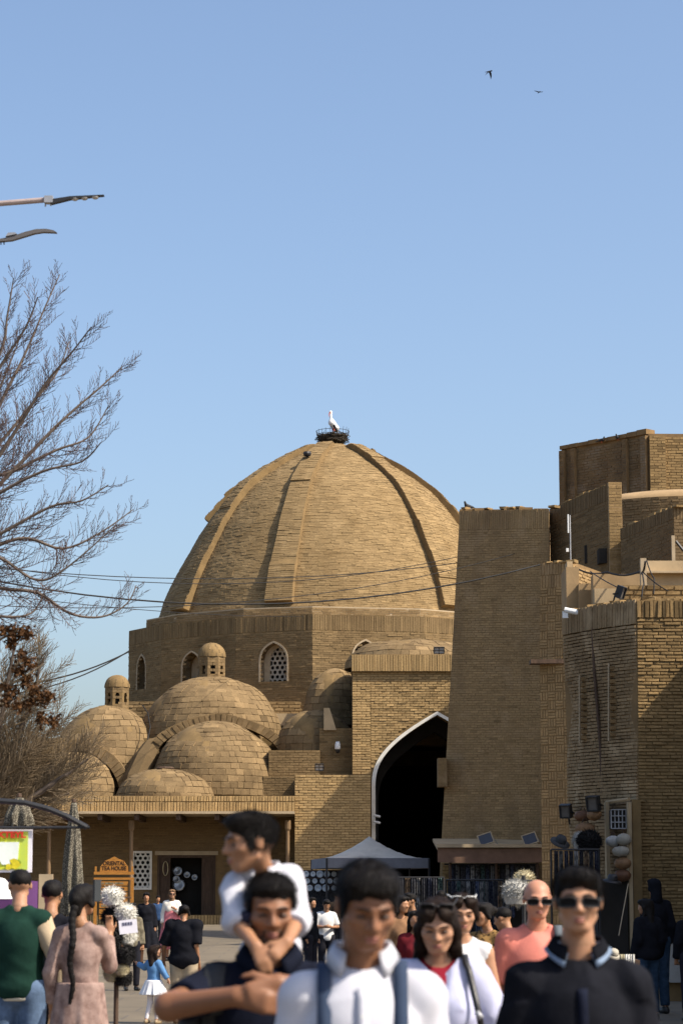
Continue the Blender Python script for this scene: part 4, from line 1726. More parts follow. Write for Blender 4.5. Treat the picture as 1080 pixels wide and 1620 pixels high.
# shop front at the foot of the side wall
B = MB()
for px, Y in ((957, 42.7), (992, 42.05)):
    p = W(px, 1270, Y)
    B.box(p.x - .03, p.x + .03, Y - .3, Y - .05, 0, p.z)
p, q = W(957, 1270, 42.7), W(992, 1265, 42.05)
B.tube([p + Vector((0, -.2, 0)), q + Vector((0, -.2, 0))], .035, 6)
fr_ = B.build('shop_frame', M_PALEPL, CH)
B = MB()
p, q = W(961, 1312, 42.5), W(989, 1281, 42.0)
B.box(p.x, q.x, 42.0, 42.3, p.z, q.z)
gw = B.build('grille_window', M_DARK, CH)
for k in range(5):
    B = MB()
    x = p.x + (q.x - p.x) * k / 4
    B.box(x - .008, x + .008, 41.96, 41.99, p.z, q.z)
    B.build('grille_bar', M_GREYM, gw)
for k in range(4):
    B = MB()
    z = p.z + (q.z - p.z) * k / 3
    B.box(p.x, q.x, 41.94, 41.957, z - .008, z + .008)
    B.build('grille_bar', M_GREYM, gw)
B = MB()
p, q = W(940, 1600, 42.6), W(990, 1390, 42.0)
B.box(p.x, q.x, 41.85, 42.6, 0.0, q.z)
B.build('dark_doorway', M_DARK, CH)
B = MB()
p, q = W(998, 1285, 41.9), W(1014, 1390, 41.9)
B.box(p.x, q.x, 41.8, 41.99, 0.0, GZ(1265, 41.9))
B.build('door_jamb', M_MORTAR, CH)
# concrete ledge at the foot of the front wall
LG = thing('concrete_ledge', 'grey concrete ledge at the foot of the corner house by the right edge', 'ledge', (6.4, 39.5, 0))
B = MB()
zt_ = GZ(1487, 39.3)
B.box(GX(1050, 39.3), 7.7, 39.3, 41.9, 0.3, zt_)
B.build('slab', mat('rough_concrete', (0.34, 0.32, 0.29), .9, .2, 2.0, .5, 14), LG)
B = MB()
B.box(GX(1052, 39.4), 7.68, 39.5, 41.9, -.02, .298)
B.build('foot', M_MORTAR_D, LG)

# ================================================================== market stall at the tower's foot
SY = 70.0
ST = thing('market_stall', 'market stall with a long terracotta awning board at the foot of the tower', 'stall', (4.1, SY, ground_z(SY)))
M_TERRA = mat('terracotta_board', (0.17, 0.10, 0.066), .85, .2, 4, .2, 20)
q0, q1 = W(692, 1343, SY), W(858, 1343, SY)
zA0, zA1 = GZ(1364, SY), GZ(1341, SY)
B = MB()
n = 10
V = []
for i in range(n + 1):
    f_ = i / n
    x = q0.x + (q1.x - q0.x) * f_
    sag = -.03 * math.sin(math.pi * f_)
    V += [(x, SY, zA0 + sag), (x, SY, zA1 + sag), (x, SY + .1, zA1 + sag), (x, SY + .1, zA0 + sag)]
F = [[i * 4 + j, i * 4 + (j + 1) % 4, i * 4 + 4 + (j + 1) % 4, i * 4 + 4 + j] for i in range(n) for j in range(4)] + [[3, 2, 1, 0], [n * 4, n * 4 + 1, n * 4 + 2, n * 4 + 3]]
B.add(V, F)
B.build('awning_board', M_TERRA, ST)
B = MB()
B.box(q0.x - .04, q1.x + .02, SY - .1, SY + .4, zA1 + .004, zA1 + .1)
B.build('awning_edge', M_LIME, ST)
B = MB()
B.prism([Vector((q0.x, SY + .11, zA1)), Vector((q0.x, SY + 3.9, zA1 + .35)), Vector((q0.x, SY + 3.9, zA1 + .27)), Vector((q0.x, SY + .11, zA1 - .08))], (q1.x - q0.x, 0, 0))
B.build('awning_roof', M_PALEPL, ST)
for px in (712, 785, 850):
    B = MB()
    x = GX(px, SY + .2)
    B.tube([Vector((x, SY + .25, ground_z(SY))), Vector((x, SY + .25, zA0 + .05))], .04, 8)
    B.build('post', M_OLDWOOD, ST)
B = MB()
B.tube([Vector((q0.x + .2, SY + .5, zA0 - .05)), Vector((q1.x - .1, SY + .5, zA0 - .05))], .025, 6)
B.build('hanging_rail', M_BLACK, ST)
B = MB()
p, q = W(699, 1425, SY + 2.0), W(709, 1366, SY + 2.0)
B.box(p.x, q.x, SY + 1.9, SY + 2.4, ground_z(SY), q.z)
o = B.build('brick_pier', M_MORTAR, ST)
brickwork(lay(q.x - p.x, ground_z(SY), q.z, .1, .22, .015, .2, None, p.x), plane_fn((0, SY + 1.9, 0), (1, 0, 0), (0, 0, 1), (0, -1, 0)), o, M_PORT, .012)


def cloth_mat(name, c1, c2, scale=18.0, kind='noise'):
    m, nt, N, L, P = new_mat(name)
    tc = N.new('ShaderNodeTexCoord')
    if kind == 'stripe':
        w = N.new('ShaderNodeTexWave')
        w.inputs['Scale'].default_value = scale
        w.inputs['Distortion'].default_value = 2.0
    else:
        w = N.new('ShaderNodeTexVoronoi')
        w.inputs['Scale'].default_value = scale
    L.new(tc.outputs['Object'], w.inputs['Vector'])
    cr = N.new('ShaderNodeValToRGB')
    cr.color_ramp.elements[0].position = .3
    cr.color_ramp.elements[1].position = .55
    cr.color_ramp.elements[0].color = rgb(c1)
    cr.color_ramp.elements[1].color = rgb(c2)
    L.new(w.outputs[0], cr.inputs[0])
    L.new(cr.outputs[0], P.inputs['Base Color'])
    P.inputs['Roughness'].default_value = .9
    P.inputs['Specular IOR Level'].default_value = .1
    return m


CL = {
    'black': cloth_mat('cloth_black', (.02, .02, .025), (.045, .045, .05)),
    'navy': cloth_mat('cloth_navy', (.014, .016, .03), (.05, .053, .07)),
    'grey': cloth_mat('cloth_grey', (.035, .035, .036), (.13, .125, .12), 12),
    'white': cloth_mat('cloth_white', (.09, .09, .09), (.26, .25, .24), 10),
    'blue': cloth_mat('cloth_blue', (.02, .03, .06), (.09, .1, .14), 14),
    'brown': cloth_mat('cloth_brown', (.05, .035, .025), (.16, .11, .07), 14),
    'teal': cloth_mat('cloth_teal', (.015, .03, .03), (.06, .09, .085), 16),
}


def drape(x0, x1, y, ztop, zbot, folds, amp, ph, m, nx=14, nz=8):
    V, F = [], []
    for s in (0, 1):
        for j in range(nz + 1):
            f_ = j / nz
            for i in range(nx + 1):
                u = i / nx
                w_ = (x1 - x0) * (0.78 + 0.22 * f_)
                x = (x0 + x1) / 2 + (u - .5) * w_
                yy = y + amp * (.4 + .6 * f_) * math.sin(folds * 2 * math.pi * u + ph + f_ * .6) + s * .012
                V.append((x, yy, ztop + (zbot - ztop) * f_ + .03 * f_ * math.sin(5 * u + ph)))
    n = (nx + 1) * (nz + 1)
    for j in range(nz):
        for i in range(nx):
            a_ = j * (nx + 1) + i
            F.append([a_, a_ + nx + 1, a_ + nx + 2, a_ + 1])
            F.append([n + a_, n + a_ + 1, n + a_ + nx + 2, n + a_ + nx + 1])
    for j in range(nz):
        for i in (0, nx):
            a_ = j * (nx + 1) + i
            F.append([a_, a_ + n, a_ + n + nx + 1, a_ + nx + 1])
    for i in range(nx):
        for j in (0, nz):
            a_ = j * (nx + 1) + i
            F.append([a_, a_ + 1, a_ + 1 + n, a_ + n])
    return V, F


keys = ['navy', 'grey', 'black', 'blue', 'white', 'grey', 'teal', 'navy', 'grey', 'brown', 'black', 'white', 'blue', 'grey', 'navy', 'black', 'grey', 'brown']
names = {'navy': 'navy patterned', 'grey': 'grey mottled', 'black': 'plain black', 'blue': 'blue patterned', 'white': 'pale grey patterned', 'teal': 'dark teal', 'brown': 'brown patterned'}
ords = ['first', 'second', 'third', 'fourth', 'fifth', 'sixth', 'seventh', 'eighth', 'ninth', 'tenth', 'eleventh', 'twelfth', 'thirteenth', 'fourteenth', 'fifteenth', 'sixteenth', 'seventeenth', 'eighteenth']
for i, k in enumerate(keys):
    x0 = GX(712 + i * 7.9, SY + .5)
    x1 = GX(712 + (i + 1) * 7.9 - .6, SY + .5)
    V, F = drape(x0, x1, SY + .5 + random.uniform(-.05, .05), zA0 - .07, zA0 - random.uniform(1.2, 1.75), 2.2, .035, i * 1.7, CL[k])
    tag(obj('scarf', V, F, CL[k], None, True), '%s scarf hanging under the terracotta awning, %s from the left' % (names[k], ords[i]), 'scarf', 'scarves hung under the terracotta awning')
B = MB()
B.box(q0.x + .25, q1.x, SY + 2.5, SY + 2.7, ground_z(SY), zA0)
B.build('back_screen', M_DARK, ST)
M_PANEL = mat('solar_cell', (.05, .055, .07), .35, .1, 6, spec=.4)
for px, wh in ((771, 'left'), (841, 'right')):
    c = W(px, 1341, SY - .02)
    S_ = thing('solar_panel', '%s tilted solar panel with a pale frame standing on the terracotta awning' % wh, 'solar panel', (c.x, SY + .15, zA1 + .1), 0, 'solar panels on the awning')
    Mx = Matrix.Translation((0, 0, .02)) @ Matrix.Rotation(math.radians(-18), 4, 'Y') @ Matrix.Rotation(math.radians(-25), 4, 'X')
    B = MB()
    B.box(-.19, .19, -.012, .012, 0, .3, Mx)
    B.build('cell_plate', M_PANEL, S_, local=True)
    B = MB()
    for a_ in ((-.215, -.185, 0, .3), (.185, .215, 0, .3), (-.215, .215, -.03, 0), (-.215, .215, .3, .33)):
        B.box(a_[0], a_[1], -.022, .018, a_[2], a_[3], Mx)
    B.build('frame', M_LIME, S_, local=True)
    B = MB()
    B.tube([Vector((.12, .13, .28)), Vector((.32, .3, .0))], .012, 5)
    B.build('strut', M_GREYM, S_, local=True)


# worn, uneven tops: single bricks left standing along the wall heads
def crumble(p, q, parent, m, n, w=.24, h=.07, dep=.3, skip=.35):
    p, q = Vector(p), Vector(q)
    e = (q - p)
    L_ = e.length
    e.normalize()
    ang = math.atan2(e.y, e.x)
    inv = wm(parent).inverted()
    for k in range(n):
        if random.random() < skip:
            continue
        c = p + e * (L_ * (k + random.uniform(.1, .9)) / n)
        o = bpy.data.objects.new('top_brick', unit_brick(m, k % 7))
        COL.objects.link(o)
        o.parent = parent
        o.matrix_parent_inverse = inv
        o.matrix_basis = Matrix.Translation(c + Vector((0, 0, -.012))) @ Matrix.Rotation(ang + random.uniform(-.15, .15), 4, 'Z') @ Matrix.Rotation(random.uniform(-.06, .06), 4, 'Y') @ Matrix.Diagonal((w * random.uniform(.6, 1.3), dep, h * random.uniform(.6, 1.5), 1))


crumble(n1 + Vector((.05, .02, -.02)), Vector((FX1 - 1, EY + .02, n1.z - .02)), CH, M_HOUSE_O, 14, .22, .055)
crumble(f1 + Vector((.05, .0, 0)), n1 + Vector((0, .05, 0)), CH, M_HOUSE_O, 12, .2, .05)
crumble(W(869, 805, 74.2), W(960, 766, 71.2), CB, M_HOUSE_O, 14, .26, .07)
crumble(W(981, 836, 70.6), W(1064, 802, 67.4), CB, M_HOUSE_O, 12, .26, .07)
crumble(W(854, 890, 66.0), W(897, 890, 65.55), BT, M_HOUSE_O, 5, .2, .06)
crumble(TL + Vector((0, .05, .05)), TR + Vector((0, .05, .05)), TW, M_HOUSE_O, 12, .25, .06)
# ================================================================== things on the roofs
# ---- stork and nest on the dome
tip = DOME.fn(np.array([0.0]), np.array([DOME.L * .999]), np.array([0.0]))[0]
NZ = float(tip[2]) - 0.05
NX = W(526, 700, DY).x
NS = thing('stork_nest', 'round basket nest of dark sticks on top of the great dome', 'nest', (NX, DY, NZ))
M_STICK = mat('dark_sticks', (.045, .036, .025), .9, .3, 8)
B = MB()
rn = random.Random(3)
for k in range(620):
    a_ = rn.uniform(0, 2 * math.pi)
    rr = rn.uniform(.1, .76)
    z = rn.uniform(.02, .42) * (0.35 + rr * .9)
    d = Vector((-math.sin(a_) + rn.uniform(-.5, .5), math.cos(a_) + rn.uniform(-.5, .5), rn.uniform(-.25, .35))).normalized() * rn.uniform(.15, .34)
    c = Vector((rr * math.cos(a_), rr * math.sin(a_), z + .08))
    B.tube([c - d, c + d], [.018, .01], 4)
B.build('stick_mass', M_STICK, NS, local=True, kind='stuff')
B = MB()
B.lathe([(.001, 0), (.5, .0), (.66, .22), (.68, .34), (.5, .28), (.001, .2)], (0, 0, .04), 20)
B.build('nest_cup', M_STICK, NS, True, local=True)
B = MB()
for z, r in ((.62, .8), (.45, .76), (.2, .62)):
    B.tube([Vector((r * math.cos(t), r * math.sin(t), z)) for t in np.linspace(0, 2 * math.pi, 25)], .012, 4, False)
for k in range(22):
    a_ = 2 * math.pi * k / 22
    B.tube([Vector((.52 * math.cos(a_), .52 * math.sin(a_), 0)), Vector((.76 * math.cos(a_), .76 * math.sin(a_), .45)), Vector((.8 * math.cos(a_), .8 * math.sin(a_), .62 + .16 * rn.random()))], .011, 4)
B.build('wire_basket', M_BLACK, NS, local=True)
M_FEATH = mat('white_feathers', (.75, .74, .72), .8, .1, 9, .3, 30)
M_BFEATH = mat('black_feathers', (.02, .02, .022), .7, .1, 9)
SB = thing('stork', 'white stork with black wing tips standing in the nest', 'bird', (NX, DY, NZ + .18), math.radians(-50))
SB.scale = (1.12, 1.12, 1.12)
b = Blob(.018)
b.add(f_rc((0.02, .2, .56), (0, -.05, .78), .12, .15), .04)
b.add(f_rc((0.0, -.08, .84), (0.0, -.1, 1.06), .085, .042), .06)
b.add(f_rc((0.0, -.1, 1.06), (0.0, -.09, 1.22), .042, .045), .04)
b.add(f_el((0, -.1, 1.25), (.05, .075, .052)), .02)
b.add(f_rc((-.05, .3, .42), (0, .1, .62), .05, .11), .04)
V, F = b.mesh()
obj('body', V, F, M_FEATH, SB, True, local=True)
b = Blob(.016)
for s in (-1, 1):
    b.add(f_rc((s * .085, .0, .66), (s * .06, .2, .42), .06, .035), .02)
V, F = b.mesh()
obj('wing_tips', V, F, M_BFEATH, SB, True, local=True)
M_RED = mat('red_horn', (.5, .1, .05), .6, .1, 6)
B = MB()
B.tube([Vector((0, -.16, 1.24)), Vector((.0, -.2, 1.12)), Vector((0, -.22, 1.0))], [.022, .015, .004], 6)
B.build('bill', M_RED, SB, local=True)
for s in (-1, 1):
    B = MB()
    B.tube([Vector((s * .05, .02, .6)), Vector((s * .055, .06, .34)), Vector((s * .05, .0, .1))], [.03, .02, .016], 6)
    B.build('leg', M_RED, SB, local=True)


# ---- birds in the sky and on the roofs
def flying_bird(px, py, Y, sp, rz, flap, label):
    c = W(px, py, Y)
    o = thing('flying_bird', label, 'bird', c, rz, 'birds in the sky')
    b = Blob(.012 * sp)
    b.add(f_rc((0, -.16 * sp, 0), (0, .14 * sp, 0), .045 * sp, .03 * sp), .02)
    b.add(f_el((0, -.19 * sp, .015 * sp), (.032 * sp, .04 * sp, .032 * sp)), .015)
    V, F = b.mesh()
    obj('body', V, F, M_BFEATH, o, True, local=True)
    for s in (-1, 1):
        V = []
        for t, ch_, sw in ((0, .13, 0), (.35, .15, -.03), (.7, .11, .03), (1.0, .02, .14)):
            x, z = s * t * .42 * sp, flap * (t ** 1.3) * .42 * sp
            V += [(x, (-.07 + sw) * sp, z + .008), (x, (ch_ - .07 + sw) * sp, z), (x, (-.07 + sw + ch_ / 2) * sp, z + .016 * sp)]
        F = []
        for i in range(3):
            for j, k in ((0, 2), (2, 1), (1, 0)):
                F.append([i * 3 + j, i * 3 + k, i * 3 + 3 + k, i * 3 + 3 + j])
        obj('wing', V, F, M_BFEATH, o, local=True)
    V = [(-.03 * sp, .12 * sp, 0), (.03 * sp, .12 * sp, 0), (.06 * sp, .27 * sp, 0), (-.06 * sp, .27 * sp, 0), (0, .2 * sp, .012 * sp)]
    obj('tail', V, [[0, 1, 4], [1, 2, 4], [2, 3, 4], [3, 0, 4], [0, 3, 2, 1]], M_BFEATH, o, local=True)


flying_bird(773, 113, 70, .48, math.radians(60), -0.9, 'small dark bird gliding high in the sky, the larger and left one')
flying_bird(852, 146, 84, .42, math.radians(20), 0.25, 'tiny dark bird low to the right of the larger flying bird')


def pigeon(px, py, Y, rz, label):
    c = W(px, py, Y)
    o = thing('pigeon', label, 'bird', c, rz, 'pigeons on the roofs')
    b = Blob(.02)
    b.add(f_rc((0, -.06, .12), (0, .14, .09), .075, .04), .03)
    b.add(f_rc((0, -.1, .16), (0, -.13, .25), .045, .035), .03)
    b.add(f_rc((0, .12, .08), (0, .3, .06), .03, .018), .02)
    V, F = b.mesh()
    obj('body', V, F, M_BFEATH, o, True, local=True)
    for s in (-1, 1):
        B = MB()
        B.tube([Vector((s * .03, 0, .08)), Vector((s * .03, -.01, -.02))], .01, 5)
        B.build('leg', M_RED, o, local=True)


pigeon(741, 807, 75.2, math.radians(-70), 'dark pigeon sitting on the left end of the plain brick tower')
pigeon(951, 700, 111.9, math.radians(60), 'dark pigeon on the octagonal drum edge, the left one')
pigeon(977, 696, 111.2, math.radians(-50), 'dark pigeon on the octagonal drum edge, the right one')


# ---- floodlights and cameras
def floodlight(px, py, Y, w_, h_, rz, rx, label, cells=True, group='floodlights on the walls', lens=None):
    c = W(px, py, Y)
    o = thing('floodlight', label, 'floodlight', c, rz, group)
    Mx = Matrix.Rotation(rx, 4, 'X')
    B = MB()
    t = min(w_, h_) * .1
    B.box(-w_ / 2, w_ / 2, 0.02, .12, -h_ / 2, h_ / 2, Mx)
    for a_ in ((-w_ / 2, -w_ / 2 + t, -h_ / 2, h_ / 2), (w_ / 2 - t, w_ / 2, -h_ / 2, h_ / 2), (-w_ / 2 + t, w_ / 2 - t, h_ / 2 - t, h_ / 2), (-w_ / 2 + t, w_ / 2 - t, -h_ / 2, -h_ / 2 + t)):
        B.box(a_[0], a_[1], -.03, .018, a_[2], a_[3], Mx)
    if cells:
        B.box(-t / 3, t / 3, -.025, .018, -h_ / 2 + t, h_ / 2 - t, Mx)
        B.box(-w_ / 2 + t, -t / 3, -.022, .018, -t / 3, t / 3, Mx)
        B.box(t / 3, w_ / 2 - t, -.022, .018, -t / 3, t / 3, Mx)
    B.build('housing', M_BLACK, o, local=True)
    B = MB()
    B.box(-w_ / 2 + t, w_ / 2 - t, .006, .016, -h_ / 2 + t, h_ / 2 - t, Mx)
    B.build('lens', M_GLASSL if cells else M_DGLASS, o, local=True)
    B = MB()
    B.tube([Vector((-w_ / 2 - .01, .06, 0)), Vector((-w_ / 2 - .02, .16, -.02)), Vector((w_ / 2 + .02, .16, -.02)), Vector((w_ / 2 + .01, .06, 0))], .014, 5)
    B.tube([Vector((0, .16, -.02)), Vector((0, .24, -h_ / 2 - .1))], .018, 5)
    B.build('bracket', M_BLACK, o, local=True)


M_DGLASS = mat('dusty_dark_glass', (.10, .095, .09), .4, .2, 5, spec=.4)
M_GLASSL = mat('floodlight_lens', (.42, .40, .37), .3, .15, 5, spec=.5)
floodlight(694, 1029, PY - .1, .44, .28, 0, math.radians(12), 'black four cell floodlight on the portal roof edge')
floodlight(505, 1214, PY - .26, .36, .28, 0, math.radians(12), 'black four cell floodlight on the step left of the portal')
floodlight(984, 938, 47.5, .16, .25, math.radians(55), math.radians(22), 'black floodlight tilted over the corner house roof edge', False)
floodlight(893, 1284, 43.6, .2, .24, math.radians(-25), math.radians(14), 'square floodlight with a pale face on the corner house wall', False)
floodlight(936, 1272, 42.3, .22, .26, math.radians(-30), math.radians(14), 'black square floodlight above the shop, right of the pale faced one', False)


def camera_dome(px, py, Y, s, label):
    c = W(px, py, Y)
    o = thing('security_camera', label, 'camera', c, 0, 'security cameras')
    B = MB()
    B.lathe([(.001, .2 * s), (.07 * s, .2 * s), (.1 * s, .1 * s), (.11 * s, -.05 * s), (.09 * s, -.08 * s)], (0, 0, 0), 12)
    B.box(-.03 * s, .03 * s, .02, .3 * s, .12 * s, .2 * s)
    B.build('housing', M_WHITEP, o, True, local=True)
    B = MB()
    B.lathe([(.09 * s, -.08 * s), (.08 * s, -.17 * s), (.04 * s, -.22 * s), (.001, -.23 * s)], (0, 0, 0), 12)
    B.build('dark_dome', M_BLACK, o, True, local=True)


camera_dome(534, 1182, PY + .4, 1.1, 'white dome camera on the brick step left of the portal')
for px, py, Y, rz, lab in ((596, 1291, PY - .25, 80, 'small white camera on the arch jamb, the upper one'), (596, 1301, PY - .25, 80, 'small white camera on the arch jamb, the lower one'),
                           (903, 967, 43.6, 75, 'white tube camera on the top edge of the corner house wall')):
    c = W(px, py, Y)
    o = thing('security_camera', lab, 'camera', c, math.radians(rz), 'security cameras')
    B = MB()
    B.tube([Vector((0, -.14, -.03)), Vector((0, .12, .03))], .05, 10)
    B.box(-.02, .02, .06, .16, -.12, .0)
    B.build('housing', M_WHITEP, o, local=True)
    B = MB()
    B.tube([Vector((0, -.16, -.034)), Vector((0, -.141, -.031))], .042, 10)
    B.build('lens', M_BLACK, o, local=True)
# mast with white antennas in front of the courtyard wall
c = W(902, 890, 66.5)
AM = thing('antenna_mast', 'thin grey mast with two white antennas on the roof by the buttress', 'antenna', c)
B = MB()
B.tube([Vector((0, 0, -.6)), Vector((0, 0, GZ(815, 66.5) - c.z))], .018, 6)
B.build('mast', M_GREYM, AM, local=True)
B = MB()
z = GZ(815, 66.5) - c.z
B.box(-.07, -.035, -.03, .01, z - .5, z + .02)
B.build('long_antenna', M_WHITEP, AM, local=True)
B = MB()
B.box(-.12, -.05, -.04, .02, .3, .4)
B.build('small_antenna', M_WHITEP, AM, local=True)


# ---- cables
def cable(pts, r, label, sag=0.0, n=18):
    P = [Vector(p) for p in pts]
    out = []
    for a_, b_ in zip(P[:-1], P[1:]):
        for i in range(n):
            t = i / n
            q = a_.lerp(b_, t)
            q.z -= sag * 4 * t * (1 - t)
            out.append(q)
    out.append(P[-1])
    B = MB()
    B.tube(out, r, 5)
    o = tag(B.build('overhead_cable', M_CABLE, None, True), label, 'cable', 'overhead cables')
    return o


cable([W(-260, 855, 60), W(855, 893, 66.2)], .022, 'thick black cable crossing in front of the dome to the buttress', 1.35)
cable([W(-260, 868, 58), W(727, 890, 75)], .013, 'upper thin cable crossing the dome base to the tower', .62)
cable([W(-260, 842, 62), W(727, 880, 75)], .012, 'topmost thin cable crossing the dome towards the tower', 1.1)
cable([W(-260, 938, 55), W(860, 862, 75)], .011, 'lowest thin cable rising to the right across the dome base', 1.0)
cable([W(-260, 905, 57), W(480, 975, DY - 9.7)], .012, 'thin cable running from the left to the collar of the dome', .3)
cable([W(-200, 1070, 80), W(204, 1031, 110.4)], .035, 'double cable reaching the left corner of the dome drum', .9)
cable([W(-200, 1082, 80), W(204, 1030, 110.4)], .03, 'lower of the two cables reaching the left corner of the drum', 1.1)
cable([W(910, 898, 53), W(960, 905, 51), W(1015, 903, 49), W(1020, 888, 48.6)], .022, 'black cable draped along the roof terrace of the corner house', .08, 8)
cable([W(1014, 907, 48.9), W(1018, 925, 48.5), W(1014, 948, 48.3)], .016, 'black cable dropping beside the terrace post', -.08, 8)
cable([W(1022, 887, 48.8), W(1034, 915, 48.5), W(1033, 940, 48.4)], .014, 'thin loose cable right of the terrace post', .05, 8)
cable([W(1016, 905, 48.8), W(1056, 935, 48.0)], .012, 'thin cable slanting down to the right on the terrace', .03, 8)
cable([W(933, 904, 51), W(978, 930, 48)], .012, 'thin cable slanting to the tilted roof floodlight', .02, 8)

# ================================================================== street lamps at the left edge
M_ALU = mat('painted_grey_steel', (.33, .31, .31), .5, .12, 6, metal=.2)
LY = 22.0
base = Vector((GX(-420, LY), LY, 0))
LP = thing('street_lamp', 'grey street lamp whose thin arm ends in a flat head with round lenses', 'street lamp', base)
pa, pb = W(0, 322, LY), W(76, 316, LY)
B = MB()
B.tube([base, Vector((base.x, LY, 4)), Vector((base.x, LY, pa.z - .6)), Vector((base.x + .12, LY, pa.z - .25)), Vector((base.x + .5, LY, pa.z - .13))], [.11, .09, .07, .06, .03], 10)
B.build('pole', M_ALU, LP)
B = MB()
B.tube([Vector((base.x + .45, LY, pa.z - .135)), pa, pb], .026, 10)
B.build('arm', mat('weathered_arm', (.34, .27, .25), .6, .15, 6), LP)
B = MB()
B.box(pb.x - .03, pb.x + .05, LY - .04, LY + .04, pb.z - .035, pb.z + .03)
B.tube([Vector((pb.x - .02, LY, pb.z - .04)), Vector((pb.x - .02, LY, pb.z - .065))], .008, 5)
B.tube([Vector((pb.x + .03, LY, pb.z - .04)), Vector((pb.x + .03, LY, pb.z - .06))], .008, 5)
B.build('clamp', M_GREYM, LP)
pc, pd = W(82, 319, LY), W(165, 309, LY)
B = MB()
B.prism([pc + Vector((0, -.03, -.028)), pc + Vector((0, -.03, .018)), W(112, 312.5, LY) + Vector((0, -.03, .006)), pd + Vector((0, -.02, .002)), pd + Vector((0, -.02, -.004)), W(112, 315, LY) + Vector((0, -.03, -.006))], (0, .06, 0))
B.build('head', M_BLACK, LP)
for px, py in ((119, 314), (134, 313), (151, 311.5)):
    B = MB()
    c = W(px, py, LY)
    B.lathe([(.034, 0), (.03, -.012), (.016, -.022), (.001, -.024)], c, 10)
    B.build('lens', M_GLASSL, LP, True)
LY2 = 24.0
base = Vector((GX(-430, LY2), LY2, 0))
LQ = thing('street_lamp', 'street lamp with a curved spoon shaped head, below the straight one', 'street lamp', base)
pa = W(0, 379, LY2)
B = MB()
B.tube([base, Vector((base.x, LY2, 4)), Vector((base.x, LY2, pa.z - .5)), Vector((base.x + .2, LY2, pa.z - .25)), pa + Vector((-.5, 0, -.06)), pa], [.11, .09, .07, .05, .03, .028], 10)
B.build('pole', M_ALU, LQ)
top = [(0, 378), (20, 374), (40, 367), (58, 362.5), (74, 362), (86, 364.5), (91, 368.5)]
bot = [(91, 370), (84, 369.5), (70, 369), (56, 371), (38, 376.5), (20, 382), (0, 384)]
B = MB()
B.prism([W(x, y + 1, LY2) + Vector((0, -.03, 0)) for x, y in top] + [W(x, y - 1, LY2) + Vector((0, -.03, 0)) for x, y in bot], (0, .06, 0))
B.build('head', mat('lamp_head', (.12, .11, .105), .4, .1, 6), LQ)
B = MB()
B.prism([W(10, 375.5, LY2) + Vector((0, -.04, 0)), W(14, 369.5, LY2) + Vector((0, -.04, 0)), W(25, 369, LY2) + Vector((0, -.04, 0)), W(28, 371.5, LY2) + Vector((0, -.04, 0))], (0, .08, 0))
B.build('sensor_cap', M_GREYM, LQ)
for px in (2, 7):
    B = MB()
    B.tube([W(px, 383, LY2), W(px, 387, LY2)], .007, 5)
    B.build('bolt', M_BLACK, LQ)

# ================================================================== trees
M_BARK = mat('grey_brown_bark', (.115, .088, .07), .9, .3, 5, .5, 25)
M_TWIG = mat('reddish_twig', (.085, .055, .048), .8, .25, 8)
M_TWIG2 = mat('straw_twig', (.19, .14, .085), .85, .3, 6)


def bend(p, d, length, n, up, wob, rn):
    pts = [p.copy()]
    d = d.normalized()
    for i in range(n):
        d = (d + Vector((rn.uniform(-wob, wob), rn.uniform(-wob, wob), up + rn.uniform(-wob, wob)))).normalized()
        p = p + d * (length / n)
        pts.append(p.copy())
    return pts


def twigs_along(B, pts, r0, rn, step, length, up, levels, sides=4, mn=.0025, lean=None):
    """side shoots on both sides of a limb, thinner and shorter at each level"""
    cum = [0.0]
    for a, b in zip(pts[:-1], pts[1:]):
        cum.append(cum[-1] + (b - a).length)
    tot = cum[-1]
    pos = step * rn.uniform(.3, 1.0)
    side = 1
    i = 0
    while pos < tot:
        while i < len(pts) - 2 and cum[i + 1] < pos:
            i += 1
        t = (pts[i + 1] - pts[i]).normalized()
        c = pts[i] + t * (pos - cum[i])
        f = pos / tot
        side = -side
        ax = Vector((rn.uniform(-.5, .5), rn.choice((-1, 1)) * rn.uniform(.5, 1), rn.uniform(-.5, .5)))
        sd = t.cross(ax)
        if sd.length < .1:
            sd = Vector((1, 0, 0))
        sd.normalize()
        d = t * rn.uniform(.7, 1.1) + sd * rn.uniform(.5, .95) * side
        if lean is not None:
            d = d + lean
        ln = length * (1.05 - .6 * f) * rn.uniform(.5, 1.25)
        q = bend(c, d, ln, 5, up, .12, rn)
        rr = max(mn, r0 * (1 - .7 * f) * .5)
        B.tube(q, [rr, rr * .85, rr * .7, rr * .6, rr * .5, mn * .7], sides, False)
        if levels > 1:
            twigs_along(B, q, rr, rn, step * .58, ln * .5, up, levels - 1, 3, mn, lean)
        pos += step * rn.uniform(.7, 1.35)


